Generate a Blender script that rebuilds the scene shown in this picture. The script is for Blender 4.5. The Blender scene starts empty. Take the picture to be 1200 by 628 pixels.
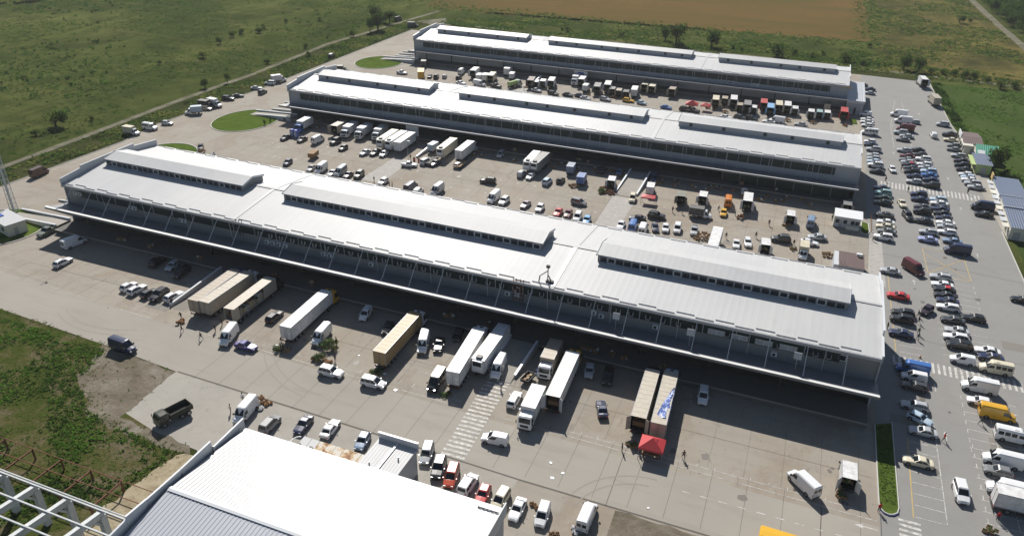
import bpy, math, random
import numpy as np
from mathutils import Vector, Matrix
random.seed(7)
rng = np.random.default_rng(7)
SC = bpy.context.scene
COL = SC.collection
# ------------------------------------------------------------------ camera, sky, sun, exposure
cam_d = bpy.data.cameras.new('camera'); cam = bpy.data.objects.new('camera', cam_d); COL.objects.link(cam)
cam_d.sensor_width = 36.0; cam_d.lens = 26.68; cam_d.clip_start = 0.5; cam_d.clip_end = 6000
R = Matrix(((0.92999998, 0.18889716, -0.31530603), (0.36722665, -0.44101285, 0.8189336), (0.01564022, -0.87739702, -0.47951002)))
M = Matrix(((R[0][0], -R[0][1], -R[0][2]), (R[1][0], -R[1][1], -R[1][2]), (R[2][0], -R[2][1], -R[2][2])))
cam.matrix_world = Matrix.Translation((0, 0, 85)) @ M.to_4x4()
SC.camera = cam
SUN_EL, SUN_AZ = math.radians(39.5), math.radians(120.0)      # azimuth of the sun counted from +X towards +Y
w = bpy.data.worlds.new('World'); SC.world = w; w.use_nodes = True
nt = w.node_tree; bg = nt.nodes['Background']; bg.inputs[1].default_value = 0.05
sky = nt.nodes.new('ShaderNodeTexSky'); sky.sky_type = 'NISHITA'; sky.sun_disc = False
sky.sun_elevation = SUN_EL; sky.sun_rotation = math.pi / 2 - SUN_AZ; sky.air_density = 1.0; sky.dust_density = 0.6
nt.links.new(sky.outputs[0], bg.inputs[0])
sun_d = bpy.data.lights.new('sun', 'SUN'); sun_d.energy = 4.6; sun_d.angle = math.radians(0.5); sun_d.color = (1.0, 0.955, 0.885)
sun = bpy.data.objects.new('sun', sun_d); COL.objects.link(sun)
sdir = Vector((-math.cos(SUN_EL) * math.cos(SUN_AZ), -math.cos(SUN_EL) * math.sin(SUN_AZ), -math.sin(SUN_EL)))
sun.rotation_euler = sdir.to_track_quat('-Z', 'Y').to_euler(); sun.location = (0, 0, 200)
SC.view_settings.view_transform = 'Standard'; SC.view_settings.look = 'None'
SC.view_settings.exposure = 0.45; SC.view_settings.gamma = 1.0

# ------------------------------------------------------------------ materials
MAT = {}
def mat(name, col, rough=0.6, metal=0.0, spec=0.5, coat=0.0, objcol=False):
    m = bpy.data.materials.new(name); m.use_nodes = True
    b = m.node_tree.nodes['Principled BSDF']
    b.inputs['Base Color'].default_value = (*col, 1); b.inputs['Roughness'].default_value = rough
    b.inputs['Metallic'].default_value = metal; b.inputs['Specular IOR Level'].default_value = spec
    b.inputs['Coat Weight'].default_value = coat
    if objcol:
        oi = m.node_tree.nodes.new('ShaderNodeObjectInfo')
        m.node_tree.links.new(oi.outputs['Color'], b.inputs['Base Color'])
    MAT[name] = m
    return m
class NB:                                                        # small node builder
    def __init__(s, m):
        s.t = m.node_tree; s.b = s.t.nodes['Principled BSDF']
        s.co = s.t.nodes.new('ShaderNodeTexCoord').outputs['Object']
    def map(s, scale=(1, 1, 1), rot=0.0):
        n = s.t.nodes.new('ShaderNodeMapping'); n.inputs['Scale'].default_value = scale; n.inputs['Rotation'].default_value = (0, 0, rot)
        s.t.links.new(s.co, n.inputs[0]); return n.outputs[0]
    def noise(s, scale, detail=4, rough=0.6, vec=None, dist=0.0):
        n = s.t.nodes.new('ShaderNodeTexNoise'); n.inputs['Scale'].default_value = scale; n.inputs['Detail'].default_value = detail
        n.inputs['Roughness'].default_value = rough; n.inputs['Distortion'].default_value = dist
        s.t.links.new(vec or s.co, n.inputs['Vector']); return n.outputs['Fac']
    def wave(s, scale, vec=None, dist=0.0, d='X', ds=1.0):
        n = s.t.nodes.new('ShaderNodeTexWave'); n.bands_direction = d; n.inputs['Scale'].default_value = scale
        n.inputs['Distortion'].default_value = dist; n.inputs['Detail Scale'].default_value = ds
        s.t.links.new(vec or s.co, n.inputs['Vector']); return n.outputs['Fac']
    def ramp(s, fac, stops):
        n = s.t.nodes.new('ShaderNodeValToRGB'); e = n.color_ramp.elements
        while len(e) < len(stops): e.new(0.5)
        for k, (p, c) in enumerate(stops):
            e[k].position = p; e[k].color = (*c, 1) if not isinstance(c, float) else (c, c, c, 1)
        s.t.links.new(fac, n.inputs[0]); return n.outputs[0]
    def mix(s, fac, a, b, mode='MIX'):
        n = s.t.nodes.new('ShaderNodeMix'); n.data_type = 'RGBA'; n.blend_type = mode
        for sock, v in ((n.inputs[0], fac), (n.inputs[6], a), (n.inputs[7], b)):
            if isinstance(v, float): sock.default_value = v
            elif isinstance(v, tuple): sock.default_value = (*v, 1)
            else: s.t.links.new(v, sock)
        return n.outputs[2]
    def out(s, col, bump=None, strength=0.3, dist=0.1):
        s.t.links.new(col, s.b.inputs['Base Color'])
        if bump is not None:
            n = s.t.nodes.new('ShaderNodeBump'); n.inputs['Strength'].default_value = strength; n.inputs['Distance'].default_value = dist
            s.t.links.new(bump, n.inputs['Height']); s.t.links.new(n.outputs[0], s.b.inputs['Normal'])

mat('paint', (.5, .5, .5), .32, 0.0, .5, .5, True)
mat('cloth_paint', (.5, .5, .5), .8, 0.0, .25, 0, True)
mat('glass', (.012, .016, .02), .06, 0, .6)
mat('tyre', (.014, .014, .015), .85)
mat('rim', (.32, .32, .33), .35, .7)
mat('trim_black', (.018, .018, .02), .55)
mat('headlight', (.75, .77, .8), .12, .2)
mat('taillight', (.3, .012, .01), .25)
mat('chassis', (.035, .035, .038), .7)
mat('white_metal', (.72, .73, .74), .45)
mat('steel_grey', (.3, .31, .33), .45, .3); mat('guard_grey', (.46, .46, .47), .5)
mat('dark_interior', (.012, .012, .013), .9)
mat('wood', (.26, .15, .07), .8)
mat('skin', (.32, .18, .12), .6)
mat('hair', (.02, .014, .01), .8)
mat('denim', (.03, .035, .06), .85)
mat('rubber_red', (.45, .03, .03), .5)
mat('orange_crane', (.5, .2, .03), .5)
m = mat('box_panel', (.6, .6, .6), .5, 0, .4, 0, True)           # truck boxes: object colour with road grime
n = NB(m); oi = n.t.nodes.new('ShaderNodeObjectInfo')
n.out(n.mix(n.ramp(n.noise(1.1, 5, .7), [(.35, 0.0), (.75, .5)]), oi.outputs['Color'], (.24, .2, .15)), n.wave(2.2, d='X'), .12, .02)
m = mat('tarpaulin', (.05, .12, .4), .55); n = NB(m)
n.out(n.ramp(n.noise(1.6, 4, .6, dist=.5), [(.4, (.03, .08, .33)), (.52, (.08, .17, .5)), (.6, (.6, .62, .68))]), n.noise(2.5, 4), .9, .25)

m = mat('concrete_yard', (.26, .24, .21), .9, 0, .3); n = NB(m)
base = n.ramp(n.noise(.02, 5, .6), [(.3, (.265, .238, .2)), (.5, (.3, .27, .226)), (.7, (.335, .3, .25))])
base = n.mix(n.ramp(n.noise(.11, 6, .7, n.map((1, .5, 1))), [(.45, 0.0), (.72, .6)]), base, (.265, .21, .15))
base = n.mix(n.ramp(n.noise(.35, 5, .75), [(.52, 0.0), (.7, .4)]), base, (.215, .187, .152))
base = n.mix(n.ramp(n.noise(.05, 6, .75, None, 1.0), [(.5, 0.0), (.6, .55)]), base, (.225, .175, .125))
base = n.mix(n.ramp(n.noise(1.1, 4, .65), [(.62, 0.0), (.7, .6)]), base, (.1, .09, .078))
base = n.mix(n.ramp(n.noise(.42, 3, .5, n.map((1, .35, 1), .3), 1.5), [(.64, 0.0), (.7, .4)]), base, (.13, .115, .1))
base = n.mix(n.ramp(n.noise(.6, 2, .5, n.map((.05, 1, 1))), [(.5, 0.0), (.7, .25)]), base, (.19, .175, .155))
base = n.mix(n.ramp(n.noise(12, 3, .8), [(.3, .0), (.8, .25)]), base, (.34, .32, .29))
n.out(base, n.noise(9, 4, .8), .25, .02)
m = mat('asphalt_lot', (.16, .16, .155), .9, 0, .3); n = NB(m)
base = n.ramp(n.noise(.025, 5, .6), [(.3, (.225, .22, .209)), (.6, (.256, .25, .237)), (.75, (.285, .277, .26))])
base = n.mix(n.ramp(n.noise(.25, 5, .7), [(.5, 0.0), (.75, .45)]), base, (.185, .176, .162))
base = n.mix(n.ramp(n.noise(1.5, 3, .7), [(.64, 0.0), (.74, .4)]), base, (.09, .086, .08))
base = n.mix(n.ramp(n.noise(14, 3, .8), [(.3, .0), (.8, .25)]), base, (.3, .29, .28))
n.out(base, n.noise(11, 4, .8), .25, .02)
m = mat('concrete_road', (.3, .28, .25), .9, 0, .3); n = NB(m)
base = n.ramp(n.noise(.03, 5, .6), [(.3, (.27, .25, .218)), (.5, (.305, .282, .245)), (.7, (.335, .31, .27))])
base = n.mix(n.ramp(n.noise(.3, 5, .75, n.map((.15, 1, 1))), [(.5, 0.0), (.7, .45)]), base, (.22, .2, .172))
base = n.mix(n.ramp(n.noise(1.3, 3, .7), [(.66, 0.0), (.76, .4)]), base, (.1, .092, .08))
base = n.mix(n.ramp(n.noise(13, 3, .8), [(.3, .0), (.8, .25)]), base, (.37, .35, .31))
n.out(base, n.noise(9, 4, .8), .22, .02)
m = mat('apron', (.3, .28, .25), .9, 0, .3); n = NB(m)
base = n.ramp(n.noise(.12, 5, .65), [(.3, (.29, .272, .243)), (.7, (.36, .338, .3))])
base = n.mix(n.ramp(n.noise(.8, 4, .7), [(.55, 0.0), (.75, .4)]), base, (.17, .155, .135))
n.out(base, n.noise(8, 4, .8), .2, .02)
m = mat('tar_joint', (.1, .092, .08), .9)
mat('tyre_mark', (.268, .243, .206), .9); mat('tar_patch', (.2, .185, .162), .9); mat('oil', (.12, .106, .09), .6)
m = mat('line_white', (.62, .61, .58), .8); n = NB(m)
n.out(n.mix(n.ramp(n.noise(1.2, 5, .75), [(.4, 0.0), (.62, 1.0)]), (.6, .59, .56), (.3, .285, .26)))
m = mat('line_yellow', (.5, .33, .06), .8); n = NB(m)
n.out(n.mix(n.ramp(n.noise(.8, 5, .75), [(.4, 0.0), (.68, .85)]), (.55, .38, .1), (.27, .24, .19)))
m = mat('pale_paving', (.38, .36, .33), .9); n = NB(m)
n.out(n.ramp(n.noise(.9, 4, .7), [(.3, (.3, .285, .26)), (.7, (.42, .4, .37))]))
mat('kerb_white', (.5, .49, .46), .8); mat('kerb_blue', (.06, .08, .2), .8)
m = mat('meadow', (.06, .08, .03), .95, 0, .0); n = NB(m)
v1 = n.map((1, .45, 1), .5)
base = n.ramp(n.noise(.012, 6, .62, v1, .6), [(.3, (.042, .058, .018)), (.44, (.064, .086, .024)), (.55, (.1, .12, .034)), (.7, (.16, .165, .056))])
base = n.mix(n.ramp(n.noise(.05, 6, .72, v1, 1.2), [(.46, 0.0), (.62, .75)]), base, (.034, .046, .014))
base = n.mix(n.ramp(n.noise(.03, 6, .7, n.map((.6, 1.8, 1), .5), 1.0), [(.52, 0.0), (.68, .6)]), base, (.165, .152, .055))
base = n.mix(n.ramp(n.noise(.22, 5, .7, v1, .5), [(.45, 0.0), (.7, .5)]), base, (.036, .046, .016))
base = n.mix(n.ramp(n.noise(.6, 4, .7), [(.4, 0.0), (.8, .45)]), base, (.09, .1, .036))
base = n.mix(n.ramp(n.noise(2.6, 3, .8), [(.45, 0.0), (.8, .5)]), base, (.024, .032, .012))
n.out(base, n.noise(1.3, 6, .8), 1.0, .5)
m = mat('wheat', (.2, .13, .05), .95, 0, .0); n = NB(m)
v2 = n.map((1, .06, 1), .12)
base = n.ramp(n.noise(.008, 6, .65, n.map((.6, 1.5, 1), .1), .6), [(.3, (.075, .075, .03)), (.46, (.115, .09, .034)), (.6, (.16, .1, .04)), (.75, (.19, .12, .047))])
base = n.mix(n.ramp(n.noise(.12, 4, .6, v2), [(.45, 0.0), (.7, .4)]), base, (.12, .09, .03))
base = n.mix(n.ramp(n.noise(.9, 4, .8), [(.4, 0.0), (.8, .4)]), base, (.09, .075, .025))
base = n.mix(n.ramp(n.wave(.055, n.map((1, 1, 1), .95), 1.5), [(.9, 0.0), (1.0, .4)]), base, (.08, .072, .03))
n.out(base, n.noise(.8, 6, .8), .8, .4)
m = mat('dry_meadow', (.16, .13, .05), .95, 0, .0); n = NB(m)
base = n.ramp(n.noise(.03, 6, .65, None, .5), [(.32, (.05, .055, .022)), (.48, (.11, .1, .037)), (.6, (.18, .15, .05)), (.75, (.21, .165, .06))])
base = n.mix(n.ramp(n.noise(.25, 5, .8), [(.45, 0.0), (.7, .8)]), base, (.05, .052, .022))
n.out(base, n.noise(.7, 6, .85), 1.0, .6)
m = mat('green_field', (.05, .09, .02), .95, 0, .0); n = NB(m)
base = n.ramp(n.noise(.035, 6, .65, n.map((1, .5, 1))), [(.3, (.042, .064, .02)), (.5, (.062, .094, .028)), (.7, (.095, .125, .04))])
base = n.mix(n.ramp(n.noise(.7, 5, .8), [(.42, 0.0), (.8, .6)]), base, (.028, .045, .012))
n.out(base, n.noise(1.5, 5, .8), .9, .3)
m = mat('lawn', (.06, .1, .02), .95, 0, .0); n = NB(m)
base = n.ramp(n.noise(.25, 5, .7), [(.3, (.06, .092, .018)), (.55, (.09, .135, .026)), (.75, (.14, .16, .042))])
base = n.mix(n.ramp(n.noise(3, 4, .8), [(.4, 0.0), (.8, .5)]), base, (.035, .055, .014))
n.out(base, n.noise(6, 4, .8), .9, .08)
m = mat('verge', (.06, .07, .03), .95, 0, .0); n = NB(m)
base = n.ramp(n.noise(.08, 6, .7), [(.3, (.035, .045, .018)), (.55, (.06, .068, .026)), (.75, (.1, .095, .04))])
base = n.mix(n.ramp(n.noise(1.5, 4, .8), [(.4, 0.0), (.8, .6)]), base, (.03, .036, .015))
n.out(base, n.noise(2, 5, .8), 1.0, .3)
m = mat('dirt', (.15, .12, .09), .95, 0, .0); n = NB(m)
base = n.ramp(n.noise(.18, 6, .7, None, .6), [(.3, (.12, .105, .075)), (.48, (.18, .155, .12)), (.62, (.23, .205, .165)), (.78, (.32, .3, .26))])
base = n.mix(n.ramp(n.noise(1.4, 5, .75), [(.45, 0.0), (.75, .6)]), base, (.115, .1, .07))
n.out(base, n.noise(1.2, 6, .8), .9, .25)
m = mat('weed_ground', (.12, .11, .06), .95, 0, .0); n = NB(m)
base = n.ramp(n.noise(.13, 6, .7, None, .6), [(.3, (.045, .062, .015)), (.44, (.07, .085, .022)), (.52, (.115, .105, .045)), (.62, (.165, .135, .09)), (.76, (.235, .2, .15))])
base = n.mix(n.ramp(n.noise(1.8, 5, .8), [(.42, 0.0), (.75, .7)]), base, (.05, .062, .018))
n.out(base, n.noise(1.6, 6, .8), 1.0, .35)
m = mat('sand', (.35, .29, .2), .95, 0, .0); n = NB(m)
base = n.ramp(n.noise(.5, 6, .75, None, .5), [(.3, (.2, .165, .11)), (.5, (.33, .28, .19)), (.7, (.43, .37, .27))])
n.out(base, n.noise(2.2, 5, .8), .8, .15)
m = mat('track', (.28, .26, .22), .95, 0, .0); n = NB(m)
base = n.ramp(n.noise(.15, 6, .75), [(.3, (.08, .085, .05)), (.5, (.165, .155, .115)), (.7, (.25, .235, .185))])
n.out(base, n.noise(2, 5, .8), .6, .15)

m = mat('roof_sheet', (.7, .7, .7), .55, 0, .35); n = NB(m)
base = n.ramp(n.noise(.05, 4, .6), [(.3, (.44, .448, .46)), (.7, (.51, .51, .505))])
base = n.mix(n.ramp(n.noise(.5, 5, .7, n.map((1, .08, 1))), [(.5, 0.0), (.75, .3)]), base, (.4, .4, .4))
base = n.mix(n.ramp(n.noise(.75, 1, .3, n.map((1, .03, .03))), [(.45, 0.0), (.6, .22)]), base, (.42, .425, .43))
base = n.mix(n.ramp(n.noise(.16, 5, .75), [(.56, 0.0), (.72, .35)]), base, (.36, .355, .345))
n.out(base)
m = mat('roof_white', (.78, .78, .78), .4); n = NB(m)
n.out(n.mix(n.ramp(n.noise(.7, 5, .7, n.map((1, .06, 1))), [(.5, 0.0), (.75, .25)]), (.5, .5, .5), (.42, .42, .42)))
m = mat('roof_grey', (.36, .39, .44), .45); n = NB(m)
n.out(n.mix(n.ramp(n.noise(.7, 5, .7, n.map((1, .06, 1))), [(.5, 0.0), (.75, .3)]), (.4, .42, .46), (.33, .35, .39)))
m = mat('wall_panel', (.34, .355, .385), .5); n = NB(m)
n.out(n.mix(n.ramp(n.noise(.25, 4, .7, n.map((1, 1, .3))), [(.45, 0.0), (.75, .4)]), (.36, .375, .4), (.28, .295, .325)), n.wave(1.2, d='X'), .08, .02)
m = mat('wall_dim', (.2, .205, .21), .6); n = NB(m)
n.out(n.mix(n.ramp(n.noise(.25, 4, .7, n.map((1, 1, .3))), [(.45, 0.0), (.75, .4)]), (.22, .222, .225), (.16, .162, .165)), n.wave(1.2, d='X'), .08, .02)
mat('wall_pale', (.5, .52, .54), .55)
mat('coping', (.62, .64, .66), .4)
m = mat('canopy_sheet', (.3, .31, .34), .5); n = NB(m)
n.out(n.mix(n.ramp(n.noise(.3, 4, .7), [(.45, 0.0), (.75, .4)]), (.185, .19, .205), (.135, .14, .152)))
mat('canopy_sunlit', (.62, .62, .61), .5)  # pale tone that paints sunlight along the canopy front
mat('glazing_green', (.016, .03, .03), .3, 0, .3)
mat('window_dark', (.015, .022, .032), .2, 0, .4)
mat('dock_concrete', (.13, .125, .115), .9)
mat('door_pale', (.36, .37, .38), .6)
m = mat('rust', (.16, .06, .035), .85); n = NB(m)
n.out(n.ramp(n.noise(2.5, 4, .7), [(.3, (.1, .035, .022)), (.7, (.22, .085, .05))]))
m = mat('concrete_beam', (.5, .52, .53), .7); n = NB(m)
n.out(n.ramp(n.noise(.8, 4, .7), [(.3, (.42, .44, .45)), (.7, (.58, .6, .6))]))
m = mat('rust_stain', (.6, .55, .45), .7); n = NB(m)
n.out(n.ramp(n.noise(.75, 5, .6, None, .6), [(.45, (.62, .58, .5)), (.53, (.5, .33, .16)), (.62, (.27, .12, .04))]))
mat('roof_blue', (.1, .13, .2), .45); mat('roof_brown', (.1, .06, .055), .6); mat('roof_teal', (.03, .3, .19), .5)
mat('wall_cream', (.6, .58, .5), .7); mat('wall_lime', (.4, .5, .2), .7)
mat('curtain_green', (.12, .2, .15), .7); mat('tent_red', (.5, .045, .05), .6)
mat('blue_plastic', (.04, .09, .42), .4)
for k, c in dict(leaf_dark=(.04, .056, .018), leaf_mid=(.066, .1, .028), leaf_olive=(.1, .115, .036), leaf_dry=(.17, .155, .06), leaf_bright=(.1, .16, .034)).items():
    mm = mat(k, c, .8, 0, .12)                                    # thin leaves let some sun through
    tr_ = mm.node_tree.nodes.new('ShaderNodeBsdfTranslucent'); tr_.inputs[0].default_value = (c[0] * 1.1, c[1] * 1.4, c[2], 1)
    mx_ = mm.node_tree.nodes.new('ShaderNodeMixShader'); mx_.inputs[0].default_value = .5
    mm.node_tree.links.new(mm.node_tree.nodes['Principled BSDF'].outputs[0], mx_.inputs[1]); mm.node_tree.links.new(tr_.outputs[0], mx_.inputs[2])
    mm.node_tree.links.new(mx_.outputs[0], [q for q in mm.node_tree.nodes if q.type == 'OUTPUT_MATERIAL'][0].inputs[0])
mat('bark', (.07, .05, .035), .9)
mat('produce_green', (.05, .11, .03), .7); mat('produce_orange', (.4, .16, .03), .6); mat('produce_red', (.3, .04, .03), .5); mat('sack', (.36, .3, .2), .9)

# ------------------------------------------------------------------ mesh helpers
class MB:
    def __init__(s): s.v = []; s.f = []; s.m = []
    def add(s, vs, fs, mi=0):
        o = len(s.v); s.v += [tuple(p) for p in vs]; s.f += [tuple(i + o for i in q) for q in fs]; s.m += [mi] * len(fs); return s
    def box(s, x0, x1, y0, y1, z0, z1, mi=0):
        return s.add([(x0, y0, z0), (x1, y0, z0), (x1, y1, z0), (x0, y1, z0), (x0, y0, z1), (x1, y0, z1), (x1, y1, z1), (x0, y1, z1)],
                     [(3, 2, 1, 0), (4, 5, 6, 7), (0, 1, 5, 4), (1, 2, 6, 5), (2, 3, 7, 6), (3, 0, 4, 7)], mi)
    def slab(s, pts, th, mi=0):                                  # a flat polygon given thickness th along its normal
        P = [Vector(p) for p in pts]; n = Vector((0, 0, 0))
        for k in range(len(P)): n += P[k].cross(P[(k + 1) % len(P)])
        n.normalize(); Q = [p + n * th for p in P]; k = len(P)
        return s.add(P + Q, [tuple(range(k - 1, -1, -1)), tuple(range(k, 2 * k))] + [(i, (i + 1) % k, k + (i + 1) % k, k + i) for i in range(k)], mi)
    def bar(s, a, b, w, h=None, mi=0, up=(0, 0, 1)):             # a rectangular bar from a to b
        a, b = Vector(a), Vector(b); d = (b - a).normalized(); u = Vector(up)
        if abs(d.dot(u)) > .98: u = Vector((1, 0, 0))
        sx = d.cross(u).normalized() * (w / 2); sy = sx.cross(d).normalized() * ((h or w) / 2)
        vs = [a - sx - sy, a + sx - sy, a + sx + sy, a - sx + sy, b - sx - sy, b + sx - sy, b + sx + sy, b - sx + sy]
        return s.add(vs, [(0, 1, 2, 3), (7, 6, 5, 4), (0, 4, 5, 1), (1, 5, 6, 2), (2, 6, 7, 3), (3, 7, 4, 0)], mi)
    def tube(s, a, b, r0, r1=None, n=8, mi=0):
        a, b = Vector(a), Vector(b); d = (b - a).normalized(); u = Vector((0, 0, 1)) if abs(d.z) < .95 else Vector((1, 0, 0))
        x = d.cross(u).normalized(); y = d.cross(x).normalized(); r1 = r0 if r1 is None else r1
        vs = [a + (x * math.cos(t) + y * math.sin(t)) * r0 for t in [2 * math.pi * k / n for k in range(n)]]
        vs += [b + (x * math.cos(t) + y * math.sin(t)) * r1 for t in [2 * math.pi * k / n for k in range(n)]]
        return s.add(vs, [(i, (i + 1) % n, n + (i + 1) % n, n + i) for i in range(n)] + [tuple(range(n - 1, -1, -1)), tuple(range(n, 2 * n))], mi)
    def loft(s, rings, mi=0, caps=True):
        k = len(rings[0]); vs = sum(([tuple(p) for p in r] for r in rings), []); fs = []
        for j in range(len(rings) - 1):
            for i in range(k): fs.append((j * k + i, j * k + (i + 1) % k, (j + 1) * k + (i + 1) % k, (j + 1) * k + i))
        if caps: fs += [tuple(range(k - 1, -1, -1)), tuple(range((len(rings) - 1) * k, len(rings) * k))]
        return s.add(vs, fs, mi)
    def poly(s, pts, z, mi=0): return s.add([(p[0], p[1], z) for p in pts], [tuple(range(len(pts)))], mi)
    def mesh(s, name, mats, smooth=False):
        me = bpy.data.meshes.new(name); me.from_pydata(s.v, [], s.f)
        for q in mats: me.materials.append(MAT[q])
        me.polygons.foreach_set('material_index', s.m)
        if smooth: me.polygons.foreach_set('use_smooth', [True] * len(s.f))
        me.update(); return me
    def build(s, name, mats, parent=None, loc=None, smooth=False, fix=False):
        if isinstance(mats, str): mats = [mats]
        me = s.mesh(name, mats, smooth)
        if fix:
            import bmesh
            bm = bmesh.new(); bm.from_mesh(me); bmesh.ops.recalc_face_normals(bm, faces=bm.faces); bm.to_mesh(me); bm.free()
        o = bpy.data.objects.new(name, me); COL.objects.link(o)
        if parent is not None: o.parent = parent
        if loc: o.location = loc
        return o
def link(name, me, parent=None, loc=None, rz=0.0):
    o = bpy.data.objects.new(name, me); COL.objects.link(o)
    if parent is not None: o.parent = parent
    if loc: o.location = loc
    o.rotation_euler.z = rz
    return o
def tag(o, label, cat, group=None):
    o['label'] = label; o['category'] = cat
    if group: o['group'] = group
    return o
def thing(name, label, cat, loc=(0, 0, 0), rz=0.0, group=None):
    o = bpy.data.objects.new(name, None); COL.objects.link(o); o.location = loc; o.rotation_euler = (0, 0, rz); o.empty_display_size = .3
    return tag(o, label, cat, group)
def kind(o, k): o['kind'] = k; return o
def struct(name, mb, mats): return kind(mb.build(name, mats), 'structure')
# ------------------------------------------------------------------ tables in world metres
GROUPS = ['cars parked in the right car park', 'trucks at the far end of the car park', 'trucks at the front docks', 'trucks at the rear docks', 'vehicles behind the front warehouse', 'vehicles in the front yard', 'vehicles in the middle yard', 'vehicles in the rear yard', 'vehicles on the left road']
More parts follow.
